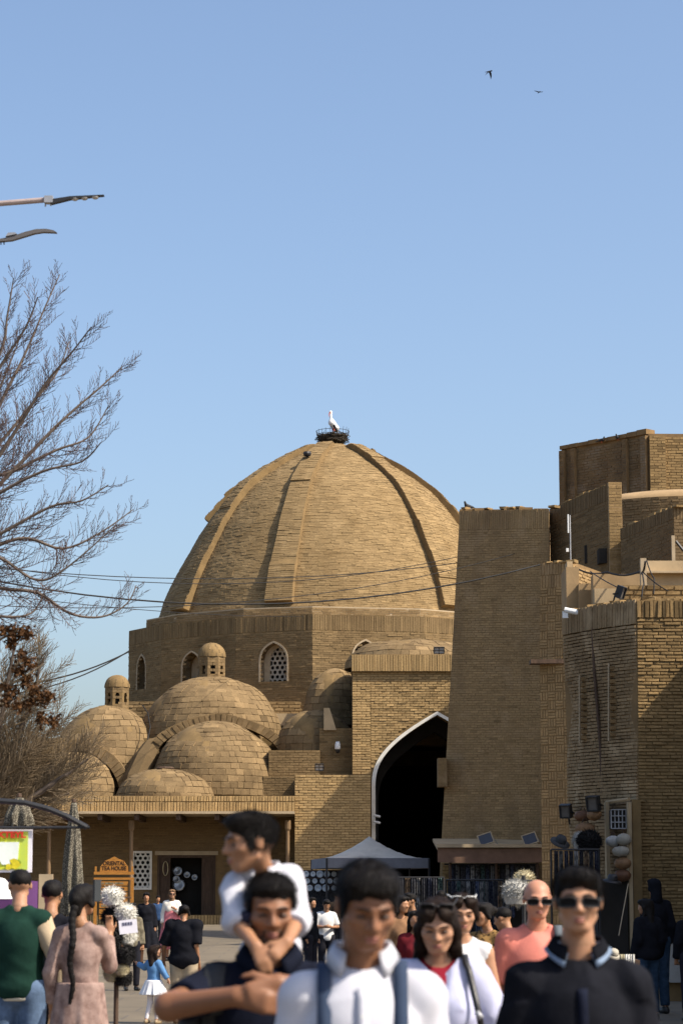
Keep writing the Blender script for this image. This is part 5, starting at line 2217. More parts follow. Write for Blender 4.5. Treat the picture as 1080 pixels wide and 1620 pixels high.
rn = random.Random(11)
TY = 30.0
tb = Vector((GX(-330, TY), TY, 0))
BTR = thing('bare_tree', 'large bare tree with fine upturned reddish branches reaching in from the left', 'tree', tb)
B = MB()
fork = Vector((tb.x + .3, TY, 3.4))
fork2 = Vector((tb.x + .9, TY, 5.4))
B.tube([tb, tb + Vector((.08, 0, 1.2)), fork, fork2, fork2 + Vector((.2, 0, 1.6))], [.26, .2, .16, .11, .06], 10)
B.build('trunk', M_BARK, BTR)
limbs = [
    [(-70, 700), (0, 560), (12, 500), (22, 440)],
    [(-70, 780), (0, 640), (40, 560), (70, 490), (95, 434)],
    [(-70, 740), (-10, 600), (40, 520), (60, 470)],
    [(-70, 820), (20, 690), (70, 610), (112, 560), (145, 517)],
    [(-70, 850), (60, 705), (110, 655), (160, 612), (194, 580)],
    [(-70, 800), (30, 742), (90, 712), (140, 692), (172, 642)],
    [(-70, 880), (0, 845), (80, 802), (130, 792), (172, 767)],
    [(-70, 900), (30, 852), (100, 868), (160, 842), (211, 806)],
    [(-70, 860), (0, 882), (60, 918), (110, 895), (182, 832)],
    [(-70, 905), (0, 930), (60, 938), (110, 970), (160, 976), (200, 956), (216, 926)],
    [(-70, 960), (0, 975), (50, 970), (74, 930)],
    [(-70, 760), (0, 700), (50, 640), (90, 590), (110, 540)],
    [(-70, 770), (-20, 660), (10, 590), (30, 540)],
    [(-70, 830), (0, 780), (70, 745), (130, 730), (160, 700)],
]
B = MB()
B2 = MB()
for i, Lm in enumerate(limbs):
    yo = rn.uniform(-.9, .9)
    pts = [fork.lerp(fork2, rn.uniform(0, 1)) + Vector((0, 0, 0))]
    pts += [W(x, y, TY + yo * (.3 + .7 * k / len(Lm))) for k, (x, y) in enumerate(Lm)]
    # smooth the polyline
    sm = []
    for k in range(len(pts) - 1):
        p0, p1, p2, p3 = pts[max(k - 1, 0)], pts[k], pts[k + 1], pts[min(k + 2, len(pts) - 1)]
        for q in range(5):
            t = q / 5
            sm.append(0.5 * ((2 * p1) + (p2 - p0) * t + (2 * p0 - 5 * p1 + 4 * p2 - p3) * t * t + (3 * p1 - p0 - 3 * p2 + p3) * t ** 3))
    sm.append(pts[-1])
    n = len(sm)
    B.tube(sm, [.03 * (1 - k / n) ** 1.1 + .006 for k in range(n)], 6, False)
    twigs_along(B2, sm[3:], .022, rn, .07, .64, .1, 2, 3, .0045, Vector((.05, 0, .14)))
B.build('limbs', M_BARK, BTR)
B2.build('crown', M_TWIG, BTR, kind='stuff')
print('bare tree faces', len(B2.F))

FY = 62.0
fb = at_ground(-40, FY)
FTR = thing('shrubby_tree', 'dense leafless tree of fine straw coloured shoots beside the small domes', 'tree', fb)
mains = [[(-40, 1400), (-25, 1310), (20, 1250), (55, 1190), (88, 1142)],
         [(-40, 1400), (-35, 1290), (-10, 1200), (10, 1100), (25, 1020)],
         [(-40, 1400), (-20, 1320), (40, 1270), (90, 1235), (140, 1200)],
         [(-40, 1400), (-30, 1300), (10, 1220), (45, 1120), (70, 1040)],
         [(-40, 1400), (-60, 1280), (-60, 1180), (-50, 1060)],
         [(-40, 1400), (-30, 1330), (20, 1290), (70, 1268), (110, 1255)]]
B, B2 = MB(), MB()
for Lm in mains:
    yo = rn.uniform(-1.4, 1.4)
    pts = [W(x, y, FY + yo * k / len(Lm)) for k, (x, y) in enumerate(Lm)]
    sm = []
    for a_, b_ in zip(pts[:-1], pts[1:]):
        for q in range(4):
            sm.append(a_.lerp(b_, q / 4) + Vector((rn.uniform(-.03, .03), rn.uniform(-.03, .03), 0)))
    sm.append(pts[-1])
    n = len(sm)
    B.tube(sm, [.14 * (1 - k / n) + .02 for k in range(n)], 7, False)
    twigs_along(B2, sm[2:], .036, rn, .07, 1.9, .04, 2, 3, .0078, Vector((.32, 0, .25)))
B.build('trunk', M_BARK, FTR)
B2.build('crown', M_TWIG2, FTR, kind='stuff')
print('shrub faces', len(B2.F))

# branch with last year's brown leaves
DYL = 19.0
db = Vector((GX(-520, DYL), DYL, 0))
DL = thing('withered_tree', 'tree holding clumps of withered brown leaves at the left edge', 'tree', db)
B = MB()
hub = W(-260, 1130, DYL)
B.tube([db, Vector((db.x + .1, DYL, 1.5)), hub], [.12, .1, .06], 8)
brs = [[(-260, 1130), (-80, 1075), (0, 1012), (40, 990)], [(-260, 1130), (-60, 1125), (0, 1093), (40, 1070), (70, 1050)], [(-260, 1130), (-60, 1110), (0, 1113), (40, 1122), (85, 1140)]]
for Lb in brs:
    pts = [W(x, y, DYL) for x, y in Lb]
    B.tube(pts, [.05, .022, .011, .008, .005][:len(pts)], 6)
B.build('trunk', M_TWIG2, DL)
M_DRY = mat('withered_leaf', (.12, .052, .014), .8, .55, 30, col2=(.025, .012, .006), spec=.2)
V, F = [], []
clumps = [(4, 995, 11), (22, 1000, 12), (38, 998, 10), (18, 1014, 9), (46, 1002, 6), (34, 1036, 8), (46, 1050, 9), (30, 1062, 9), (42, 1076, 10), (20, 1095, 10), (55, 1092, 9), (66, 1104, 10), (80, 1100, 7), (30, 1118, 8), (64, 1138, 9), (84, 1138, 9), (10, 1108, 8), (8, 1085, 5), (48, 1110, 8)]
for px, py, rad in clumps:
    for k in range(int(rad * 9)):
        c = W(px + rn.gauss(0, rad * .5), py + rn.gauss(0, rad * .55), DYL + rn.gauss(0, .04))
        s = rn.uniform(.022, .046)
        d = Vector((rn.uniform(-1, 1), rn.uniform(-1, 1), rn.uniform(-1.3, .4))).normalized()
        x = d.cross(Vector((rn.uniform(-1, 1), rn.uniform(-1, 1), rn.uniform(-1, 1)))).normalized()
        nn = d.cross(x)
        i = len(V)
        V += [c, c + d * s * .5 + x * s * .4 + nn * s * .25, c + d * s, c + d * s * .5 - x * s * .4 + nn * s * .25]
        F += [[i, i + 1, i + 2], [i, i + 2, i + 3]]
obj('crown', V, F, M_DRY, DL, kind='stuff')

# ================================================================== things in the square
M_TENT = mat('grey_tent_fabric', (.62, .55, .45), .8, .08, 4, .15, 12, spec=.2)
tc_ = Vector((W(584, 1358, 78).x, 78.0, 0))
TN = thing('market_tent', 'grey pop up market tent with a pointed roof in front of the portal', 'tent', (tc_.x, tc_.y, ground_z(78)), math.radians(9))
ez = GZ(1358, 76.5) - ground_z(78)
pz = GZ(1323, 78) - ground_z(78)
hw = 1.62
V, F = [], []
n = 12
for j in range(n + 1):
    s = j / n
    for i in range(n + 1):
        u, v = -1 + 2 * i / n, -1 + 2 * j / n
        m = max(abs(u), abs(v))
        z = ez + (pz - ez) * ((1 - m) ** 1.75 * .9 + (1 - m) * .1) - .05 * (1 - abs(abs(u) - abs(v))) * 0 - .1 * m * (1 - m) * (min(abs(u), abs(v)) / max(m, 1e-6))
        V.append((u * hw, v * hw, z))
for j in range(n):
    for i in range(n):
        a_ = j * (n + 1) + i
        F.append([a_, a_ + 1, a_ + n + 2, a_ + n + 1])
roof = obj('canopy', V, F, M_TENT, TN, True, local=True)
sol = roof.modifiers.new('thickness', 'SOLIDIFY')
sol.thickness = .012
for sx, sy, ang in ((0, -1, 0), (1, 0, 90), (0, 1, 180), (-1, 0, 270)):
    V, F = drape(-hw, hw, -hw - .01, ez + .01, ez - .3, 4, .012, ang, None, 20, 2)
    R = Matrix.Rotation(math.radians(ang), 3, 'Z')
    V = [R @ Vector((v[0] / (0.78 + .22 * ((ez + .01 - v[2]) / .31)) if False else v[0] * 1.0, v[1], v[2])) for v in V]
    V = [R @ Vector(q) for q in [(-hw, -hw - .014, ez + .01), (hw, -hw - .014, ez + .01), (hw, -hw - .02, ez - .3), (-hw, -hw - .02, ez - .3), (-hw, -hw - .004, ez + .01), (hw, -hw - .004, ez + .01), (hw, -hw - .008, ez - .3), (-hw, -hw - .008, ez - .3)]]
    obj('valance', V, [[0, 1, 2, 3], [7, 6, 5, 4], [0, 4, 5, 1], [3, 2, 6, 7], [0, 3, 7, 4], [1, 5, 6, 2]], mat('valance_grey', (.2, .2, .22), .8, .1, 4), TN, local=True)
for sx in (-1, 1):
    for sy in (-1, 1):
        B = MB()
        B.box(sx * hw - .03, sx * hw + .03, sy * hw - .03, sy * hw + .03, 0, ez)
        B.build('leg', M_BLACK, TN, local=True)
# table of ceramics and copperware under and beside the tent
TB = thing('ware_table', 'dark cloth covered table of wares beside the tent', 'table', (GX(507, 76), 76, ground_z(76)))
B = MB()
B.box(-.9, .9, -.4, .4, .7, .78)
B.build('table_top', CL['black'], TB, local=True)
for sx in (-1, 1):
    for sy in (-1, 1):
        B = MB()
        B.box(sx * .82 - .03, sx * .82 + .03, sy * .34 - .03, sy * .34 + .03, 0, .7)
        B.build('leg', M_BLACK, TB, local=True)
B = MB()
B.add(*drape(-.9, .9, -.43, .76, .05, 6, .02, 0, None, 30, 3))
B.build('table_cloth', CL['black'], TB, local=True)
rk = thing('plate_rack', 'dark rack of hanging round plates beside the grey tent', 'rack', (GX(507, 77.2), 77.2, ground_z(77)))
B = MB()
for x in (-.72, .72):
    B.box(x - .025, x + .025, -.03, .03, 0, GZ(1372, 77) - ground_z(77))
for py in (1378, 1390, 1401):
    z = GZ(py, 77.2) - ground_z(77)
    B.box(-.72, .72, -.02, .02, z, z + .03)
B.build('frame', M_OLDWOOD, rk, local=True)
B = MB()
B.box(-.7, .7, .3, .33, .2, GZ(1376, 77) - ground_z(77))
B.build('back_cloth', CL['black'], rk, local=True)
M_CERA = mat('glazed_ceramic', (.5, .5, .48), .25, .25, 14, col2=(.25, .32, .4), spec=.5)
rows = [(1383, [484, 495, 506, 517, 528]), (1394, [486, 498, 510, 522, 533]), (1405, [490, 503, 515, 528])]
rl = ['top', 'middle', 'bottom']
ol = ['first', 'second', 'third', 'fourth', 'fifth']
for ri, (py, xs) in enumerate(rows):
    for ci, px in enumerate(xs):
        c = W(px, py, 77.0)
        B2 = MB()
        r = .085 + .015 * ((px * 7) % 3)
        B2.lathe([(.001, .0), (r * .55, .0), (r * .7, .02), (r, .035), (r * .97, .045), (r * .6, .025), (.001, .012)], (0, 0, 0), 14)
        Mx = Matrix.Translation(c) @ Matrix.Rotation(math.radians(84), 4, 'X')
        B = MB()
        B.add([Mx @ Vector(v) for v in B2.V], B2.F)
        tag(B.build('ceramic_plate', M_CERA, None, True), 'glazed plate on the rack by the tent, %s row, %s from the left' % (rl[ri], ol[ci]), 'plate', 'plates on the rack by the tent')


# ---- closed parasols
def closed_parasol(px, Y, ytop, ybot, wd, label, m):
    c = at_ground(px, Y)
    c.z += .05
    o = thing('closed_parasol', label, 'parasol', c, 0, 'closed parasols')
    zt_, zb = GZ(ytop, Y) - c.z, GZ(ybot, Y) - c.z
    B = MB()
    B.tube([Vector((0, 0, 0)), Vector((0, 0, zt_ + .05))], .025, 8)
    B.lathe([(.001, .08), (.05, .07), (.06, 0), (.04, -.03)], (0, 0, zt_ + .02), 10)
    B.build('pole', M_OLDWOOD, o, local=True)
    B = MB()
    B.lathe([(.25, 0), (.25, .06), (.05, .1), (.04, .3)], (0, 0, 0), 12)
    B.build('foot', M_BLACK, o, local=True)
    V, F = [], []
    ns, nr = 48, 22
    r1 = wd * Y / FPX / 2
    for j in range(nr + 1):
        t = j / nr
        r = r1 * (0.28 + .72 * min(1, (t * 1.5)) ** .8) * (1 - .18 * max(0, t - .55))
        for i in range(ns):
            a_ = 2 * math.pi * i / ns
            rr = r * (1 + .3 * t ** .5 * math.cos(7 * a_ + .8 * math.sin(3 * t + px)) + .08 * math.sin(5 * a_ + 9 * t))
            V.append((rr * math.cos(a_), rr * math.sin(a_), zt_ + (zb - zt_) * t + .06 * t * math.cos(8 * a_ + 1)))
    for j in range(nr):
        for i in range(ns):
            F.append([j * ns + i, (j + 1) * ns + i, (j + 1) * ns + (i + 1) % ns, j * ns + (i + 1) % ns])
    F.append(list(range(ns)))
    obj('folded_cloth', V, F, m, o, True, local=True)


M_IKAT = cloth_mat('patterned_grey_cloth', (.21, .19, .145), (.07, .062, .048), 30)
closed_parasol(113, 60, 1270, 1450, 30, 'tall closed parasol of patterned grey cloth in front of the arcade', M_IKAT)
closed_parasol(25, 52, 1262, 1309, 40, 'short closed parasol of patterned grey cloth above the cocktail sign', M_IKAT)

# ---- juice cart: black bow, sign, purple counter
KY = 18.6
KC = thing('juice_cart', 'juice cart with a black bowed canopy frame and a bright yellow sign', 'cart', (GX(-60, KY), KY, 0))
bow = [(-170, 1312), (-140, 1294), (-90, 1277), (-40, 1268), (0, 1267), (40, 1270), (75, 1279), (105, 1291), (138, 1309)]
for yo in (0.0,):
    B = MB()
    B.tube([W(x, y, KY) + Vector((0, yo, 0)) for x, y in bow], .021, 8)
    B.build('canopy_bow', M_BLACK, KC)
    B = MB()
    B.tube([W(-172, 1310, KY) + Vector((0, yo, 0)), W(142, 1309, KY) + Vector((0, yo, 0))], .011, 8)
    B.build('canopy_rod', M_BLACK, KC)
for yo in (0.02,):
    B = MB()
    B.tube([Vector((GX(-150, KY), KY + yo, 0)), Vector((GX(-150, KY), KY + yo, GZ(1310, KY)))], .02, 8)
    B.build('canopy_post', M_BLACK, KC)
p, q = W(-110, 1380, KY), W(51, 1312, KY)
B = MB()
B.box(p.x, q.x, KY + .02, KY + .05, p.z, q.z)
sg = B.build('sign_board', mat('sign_white', (.72, .68, .74), .6, .04, 3), KC)
B = MB()
B.box(p.x + .03, q.x - .03, KY + .012, KY + .018, p.z + .02, q.z - .015)
B.build('sign_print', mat('sign_yellow', (.62, .62, .015), .6, .25, 4, col2=(.42, .56, .1)), sg)
c = W(14, 1350, KY)
B = MB()
Vg = [(-.078, .085), (-.07, -.05), (-.05, -.085), (.05, -.085), (.07, -.05), (.078, .085)]
B.prism([Vector((c.x + x, KY + .005, c.z + z)) for x, z in Vg], (0, .006, 0))
B.build('printed_glass', mat('sign_glass', (.75, .8, .74), .6, .1, 9), sg)
rn2 = random.Random(5)
for k in range(16):
    x = p.x + .1 + (q.x - p.x - .2) * rn2.random()
    z = p.z + .03 + .05 * rn2.random()
    r = rn2.uniform(.02, .04)
    B = MB()
    B.prism([Vector((x + r * math.cos(t) * (1 + .3 * math.cos(3 * t)), KY + .004 - k * .0004, z + r * math.sin(t))) for t in np.linspace(0, 2 * math.pi, 9)[:-1]], (0, .0003, 0))
    B.build('printed_fruit', [mat('fruit_green', (.08, .2, .02), .6, .3, 20), mat('fruit_yellow', (.6, .5, .02), .6, .2, 20)][k % 2] if k < 2 else bpy.data.materials['fruit_green' if k % 2 == 0 else 'fruit_yellow'], sg)


def text(name, body, size, loc, rot, m, parent, ext=.004, align='LEFT', bold=0.0, sx=1.0):
    cu = bpy.data.curves.new(name, 'FONT')
    cu.body = body
    cu.size = size
    cu.extrude = ext
    cu.offset = bold
    cu.align_x = align
    tmp = bpy.data.objects.new('tmp', cu)
    COL.objects.link(tmp)
    dg = bpy.context.evaluated_depsgraph_get()
    me = bpy.data.meshes.new_from_object(tmp.evaluated_get(dg))
    bpy.data.objects.remove(tmp)
    me.materials.clear()
    me.materials.append(m)
    Mx = Matrix.Translation(loc) @ rot @ Matrix.Diagonal((sx, 1, 1, 1))
    me.transform(Mx)
    o = bpy.data.objects.new(name, me)
    COL.objects.link(o)
    put(o, parent)
    return o


RX90 = Matrix.Rotation(math.pi / 2, 4, 'X')
c = W(41, 1325, KY)
text('lettering', 'KOKTEYL', .064, Vector((c.x, KY + .002, c.z)), RX90, mat('sign_red', (.5, .03, .015), .6, .1, 5), sg, .003, 'RIGHT', .003, 1.16)
B = MB()
B.box(GX(-140, KY), GX(24, KY), KY + .1, KY + 1.4, .15, GZ(1392, KY))
B.build('counter', mat('purple_board', (.10, .035, .13), .6, .15, 3), KC)
for px in (-110, 5):
    for yo in (.3, 1.2):
        B = MB()
        c = Vector((GX(px, KY), KY + yo, .16))
        B.tube([c + Vector((-.0, -.03, 0)), c + Vector((0, .03, 0))], .16, 16)
        B.build('wheel', M_BLACK, KC)
# white dome of a cup lid display at the edge
B = MB()
c = W(-14, 1422, KY - .3)
B.lathe([(.17, 0), (.17, .02), (.155, .09), (.1, .15), (.001, .17)], c, 20)
tag(B.build('rounded_cover', M_WHITEP, None, True), 'rounded white cover on the juice counter at the left edge', 'cover')
# pale menu board between the two men on the left
mb = thing('menu_board', 'small cream menu board standing behind the two men on the left', 'board', (GX(72, 30), 30, 0))
B = MB()
p, q = W(61, 1440, 30), W(84, 1383, 30)
B.box(p.x, q.x, 30, 30.03, p.z, q.z)
B.build('panel', M_LIME, mb)
B = MB()
B.box(p.x, p.x + .03, 30.035, 30.07, 0, q.z)
B.box(q.x - .03, q.x, 30.035, 30.07, 0, q.z)
B.build('leg', M_WOOD, mb)

# ---- carved wooden tea house sign
HY = 84.0
hz = ground_z(HY)
TH = thing('tea_house_sign', 'carved orange wooden sign board with a pointed top in front of the arcade', 'sign', (GX(178, HY), HY, hz))
M_ORW = mat('varnished_orange_wood', (.40, .17, .03), .55, .2, 4, .2, 20, stretch=(1, 1, 5))
x0, x1 = W(158, 1390, HY).x, W(203, 1390, HY).x
xm = (x0 + x1) / 2
zr_ = GZ(1379, HY)
hd_ = [(x0, zr_), (x1, zr_), (x1 - .02, GZ(1371, HY)), (x1 - .16, GZ(1362, HY)), (xm + .12, GZ(1358, HY)), (xm, GZ(1355, HY)), (xm - .12, GZ(1358, HY)), (x0 + .16, GZ(1362, HY)), (x0 + .02, GZ(1371, HY))]
B = MB()
B.prism([Vector((x, HY, z)) for x, z in hd_], (0, .08, 0))
head = B.build('head_board', M_ORW, TH)
M_CARV = mat('burnt_lettering', (.05, .022, .01), .8, .1, 5)
text('lettering', 'ORIENTAL', .19, Vector((xm, HY - .004, GZ(1368.5, HY))), RX90, M_CARV, head, .004, 'CENTER', .004, .85)
text('lettering', 'TEA HOUSE', .19, Vector((xm, HY - .004, GZ(1376.5, HY))), RX90, M_CARV, head, .004, 'CENTER', .004, .85)
B = MB()
B.box(x0 - .2, x1 + .2, HY - .03, HY + .06, zr_ - .1, zr_ - .004)
B.build('rail', M_ORW, TH)
B = MB()
B.box(x0 - .2, x1 + .2, HY - .02, HY + .05, zr_ - .28, zr_ - .2)
B.build('rail', M_ORW, TH)
z = zr_ - .3
k = 0
while z > hz + .5:
    B = MB()
    B.box(x0, x1, HY, HY + .05, z - .17, z - .02)
    sl = B.build('slat', M_ORW, TH)
    if k < 5:
        B = MB()
        for j in range(7):
            xx = x0 + .08 + (x1 - x0 - .2) * j / 7
            B.box(xx, xx + .07 + .03 * ((j * 5 + k) % 3), HY - .006, HY - .001, z - .125, z - .065)
        B.build('carved_line', M_BRASS if k % 2 == 0 else M_CARV, sl, kind='stuff')
    z -= .19
    k += 1
for x in (x0 - .14, x1 + .14):
    B = MB()
    B.box(x - .05, x + .05, HY - .05, HY + .07, hz, zr_ - .29)
    B.box(x - .03, x + .03, HY - .02, HY + .04, zr_ - .003, zr_ + .18)
    B.build('post', M_ORW, TH)


# ---- fur hats
def fur_hat(c, r, m, label, group, h=.8, parent=None, seed=0, fur=.05, n=1500, cat='hat', rot=None):
    rr = random.Random(seed)
    g = np.random.default_rng(seed)
    o = thing('fur_hat', label, cat, c, rr.uniform(0, 6), group)
    B = MB()
    B.lathe([(r * .82, -r * h), (r * .98, -r * h * .4), (r, 0), (r * .93, r * h * .5), (r * .62, r * h * .88), (.001, r * h)], (0, 0, 0), 18)
    B.build('crown', m, o, True, local=True)
    d = g.normal(size=(n, 3))
    d /= np.linalg.norm(d, axis=1)[:, None]
    p = d * np.array([r, r, r * h])
    tip = p + (d + g.normal(0, .45, (n, 3))) * fur * r * g.uniform(3, 7, (n, 1))
    sd = np.cross(d, g.normal(size=(n, 3)))
    sd /= np.linalg.norm(sd, axis=1)[:, None]
    V = np.stack([p - sd * .05 * r, p + sd * .05 * r, tip], 1).reshape(-1, 3)
    F = np.arange(n * 3).reshape(-1, 3)
    obj('fur', V, F, m, o, local=True, kind='stuff')
    return o


M_FW = mat('white_fleece', (.66, .64, .58), .95, .12, 20, .5, 60, sheen=.3)
M_FB = mat('black_fleece', (.012, .011, .011), .95, .2, 20, .5, 60)
M_FC = mat('cream_fleece', (.42, .36, .22), .95, .15, 20, .5, 60, sheen=.3)
M_FG = mat('grey_fleece', (.36, .35, .32), .95, .15, 20, .5, 60, sheen=.2)
HYY = 20.0
HP = thing('hat_pole', 'thin seller pole carrying fur hats beside the woman in the dress', 'pole', (GX(183, HYY), HYY, 0))
B = MB()
xp = GX(186, HYY + .1)
B.tube([Vector((xp, HYY + .12, 0)), Vector((xp, HYY + .12, GZ(1405, HYY)))], .02, 8)
B.build('pole', M_OLDWOOD, HP)
B = MB()
for k in range(5):
    z = GZ(1420 + k * 30, HYY)
    B.tube([Vector((GX(168, HYY), HYY + .12, z)), Vector((GX(206, HYY), HYY + .12, z))], .008, 6)
B.build('peg', M_OLDWOOD, HP)
hats = [(178, 1418, 15, M_FW, 'white fur hat at the top of the seller pole'),
        (178, 1450, 15, M_FB, 'black fur hat below the topmost white one on the pole'),
        (199, 1444, 14, M_FW, 'white fur hat just above the price card'),
        (200, 1480, 14, M_FW, 'white fur hat just below the price card'),
        (178, 1484, 14, M_FB, 'black fur hat left of the price card on the pole'),
        (178, 1509, 12, M_FC, 'upper cream fur hat on the pole behind the girl\'s reaching hand'),
        (197, 1511, 15, M_FB, 'black fur hat touched by the girl\'s reaching hand'),
        (178, 1541, 12, M_FC, 'lower left cream fur hat on the pole'),
        (193, 1533, 10, M_FC, 'small cream fur hat right of the lowest cream hat'),
        (195, 1547, 13, M_FB, 'lowest black fur hat on the seller pole')]
for i, (px, py, rp, m, lab) in enumerate(hats):
    fur_hat(W(px, py, HYY - .02 + .12 * (i % 2)), rp * HYY / FPX, m, lab, 'fur hats on the seller pole', .86, None, 40 + i)
PC = thing('price_card', 'white price card hanging between the white fur hats', 'card', W(203, 1466, HYY - .16))
B = MB()
B.box(-.073, .073, 0, .006, -.055, .055, Matrix.Rotation(math.radians(-6), 4, 'Y'))
B.build('card', mat('paper_white', (.8, .78, .84), .8, .04, 5), PC, local=True)
B = MB()
for j, (a_, b_) in enumerate(((-.045, -.03), (-.025, -.008), (-.002, .014), (.02, .036))):
    B.box(a_, b_, -.003, -.001, .012, .036, Matrix.Rotation(math.radians(-6), 4, 'Y'))
B.build('handwriting', mat('pen_ink', (.12, .12, .18), .8, .05, 5), PC, local=True, kind='stuff')
# hats of the stall on the right
hats = [(816, 1412, 20, 24.0, M_FG, 'large pale grey fur hat left of the bald man'),
        (829, 1392, 15, 24.4, M_FC, 'cream fur hat just left above the bald man'),
        (839, 1414, 11, 23.6, M_FB, 'black fur hat between the pale hat and the bald man')]
for i, (px, py, rp, Y, m, lab) in enumerate(hats):
    fur_hat(W(px, py, Y), rp * Y / FPX, m, lab, 'fur hats beside the bald man', .9, None, 70 + i, .04)
HS = thing('hat_stand', 'dark stand holding fur hats beside the bald man', 'stand', (GX(826, 24.2), 24.2, 0))
B = MB()
x = GX(828, 24.2)
B.tube([Vector((x, 24.2, 0)), Vector((x, 24.2, GZ(1385, 24.2)))], .02, 8)
for z in (GZ(1412, 24.2), GZ(1393, 24.2)):
    B.tube([Vector((GX(810, 24.2), 24.2, z)), Vector((GX(842, 24.2), 24.2, z))], .01, 6)
B.build('pole', M_BLACK, HS)
B = MB()
B.lathe([(.25, 0), (.25, .03), (.03, .05)], (x, 24.2, 0), 14)
B.build('foot', M_BLACK, HS)


# ---- goods hung by the corner house shop
def bundle(px, py, Y, w_, h_, m, label, group, seams=3):
    c = W(px, py, Y)
    k = Y / FPX
    o = thing('bag', label, 'bag', c, 0, group)
    b = Blob(.018)
    b.add(f_el((0, 0, 0), (w_ * k / 2, w_ * k * .4, h_ * k / 2)), .02)
    b.add(f_rc((-w_ * k * .3, 0, 0), (w_ * k * .3, 0, 0), h_ * k * .42, h_ * k * .42), .03)
    b.noise(wrinkle(.008, 30, 24, px))
    V, F = b.mesh()
    obj('pouch', V, F, m, o, True, local=True)
    B = MB()
    B.tube([Vector((-w_ * k * .25, 0, h_ * k * .3)), Vector((-w_ * k * .1, 0, h_ * k * .75)), Vector((w_ * k * .1, 0, h_ * k * .75)), Vector((w_ * k * .25, 0, h_ * k * .3))], .012, 5)
    B.build('strap', M_OLDWOOD, o, local=True)


M_LEA = mat('brown_leather', (.13, .06, .03), .6, .3, 8, .2, 30)
M_LEA2 = mat('tan_leather', (.22, .12, .055), .6, .3, 8, .2, 30)
M_PALEC = mat('pale_felt', (.34, .31, .25), .9, .2, 8, .3, 30)
GR = 'bags hung by the shop door'
bundle(921, 1291, 42.6, 22, 17, M_LEA, 'brown leather bag hung highest, left of the shop door', GR)
bundle(939, 1289, 42.4, 12, 20, M_LEA2, 'narrow tan bag below the black square floodlight', GR)
bundle(925, 1311, 42.5, 24, 20, M_LEA2, 'tan leather bag hung under the highest brown one', GR)
bundle(969, 1331, 41.8, 15, 18, M_FG, 'grey round bag under the barred window', GR)
bundle(986, 1328, 41.7, 13, 20, M_PALEC, 'small pale bag right under the barred window corner', GR)
bundle(981, 1347, 41.7, 22, 17, M_PALEC, 'pale squarish felt bag beside the door post', GR)
bundle(984, 1366, 41.7, 17, 20, M_LEA2, 'tan bag beside the door post, lowest but one', GR)
bundle(984, 1385, 41.7, 16, 20, M_LEA, 'dark brown bag lowest beside the door post', GR)


def brim_hat(px, py, Y, w_, m, label, tilt=.25, group='brimmed hats by the shop'):
    c = W(px, py, Y)
    r = w_ * Y / FPX / 2
    o = thing('brimmed_hat', label, 'hat', c, 0, group)
    B = MB()
    B.lathe([(r * .55, 0), (r, -.02), (r * 1.0, -.035), (r * .56, -.015)], (0, 0, 0), 24)
    B.lathe([(r * .56, -.01), (r * .53, r * .35), (r * .42, r * .55), (.001, r * .52)], (0, 0, 0), 24)
    b2 = B.build('felt', m, o, True, local=True)
    b2.rotation_euler = (tilt, tilt * .7, 0)
    B = MB()
    B.lathe([(r * .565, .0), (r * .555, r * .12)], (0, 0, 0), 24)
    b3 = B.build('band', M_BLACK, o, True, local=True)
    b3.rotation_euler = (tilt, tilt * .7, 0)


M_FELTD = mat('dark_felt', (.04, .042, .045), .9, .2, 6)
brim_hat(886, 1331, 42.0, 32, M_FELTD, 'dark brimmed hat tilted on the left of the shop goods', .5)
brim_hat(968, 1392, 38.0, 30, M_BLACK, 'wide black hat above the dark doorway', .2)
brim_hat(970, 1509, 25.4, 26, M_PALEC, 'pale sun hat with a brim low behind the man in black', .5)
o = fur_hat(W(931, 1331, 41.6), 17 * 41.6 / FPX, M_FB, 'large black fur hat among the shop goods', 'fur hats at the shop', .9, None, 90, .05)
o = fur_hat(W(917, 1330, 41.9), 11 * 41.9 / FPX, M_FG, 'pale fur hat half behind the large black one', 'fur hats at the shop', 1.2, None, 91, .04)
rk = thing('goods_rack', 'black rack in front of the shop, hung with dark clothes', 'rack', (GX(915, 41), 41, 0))
B = MB()
for px in (872, 948):
    B.tube([Vector((GX(px, 41), 41, 0)), Vector((GX(px, 41), 41, GZ(1344, 41)))], .018, 6)
B.tube([Vector((GX(872, 41), 41, GZ(1344, 41))), Vector((GX(948, 41), 41, GZ(1344, 41)))], .018, 6)
B.tube([Vector((GX(872, 41), 41, .15)), Vector((GX(948, 41), 41, .15))], .018, 6)
B.build('frame', M_BLACK, rk)
gk = ['black', 'grey', 'navy', 'black', 'white', 'black', 'brown', 'black', 'navy']
for i, k in enumerate(gk):
    px = 876 + i * 8
    V, F = drape(GX(px, 41), GX(px + 8, 41), 41 + .03 * (i % 2), GZ(1346, 41), GZ(1346, 41) - random.uniform(.8, 1.1), 2, .04, i * 2.1, CL[k])
    tag(obj('garment', V, F, CL[k], None, True), '%s garment on the rack before the shop, %s from the left' % (names[k], ords[i]), 'garment', 'garments on the rack before the shop')
rk = thing('clothes_rack', 'rack of patterned clothes standing before the terracotta stall', 'rack', (GX(748, 46), 46, ground_z(46)))
B = MB()
for px in (705, 796):
    B.tube([Vector((GX(px, 46), 46, ground_z(46))), Vector((GX(px, 46), 46, GZ(1392, 46)))], .018, 6)
B.tube([Vector((GX(705, 46), 46, GZ(1392, 46))), Vector((GX(796, 46), 46, GZ(1392, 46)))], .018, 6)
B.build('frame', M_BLACK, rk)
gk = ['black', 'navy', 'teal', 'grey', 'white', 'black', 'blue', 'white', 'grey', 'navy', 'black', 'brown']
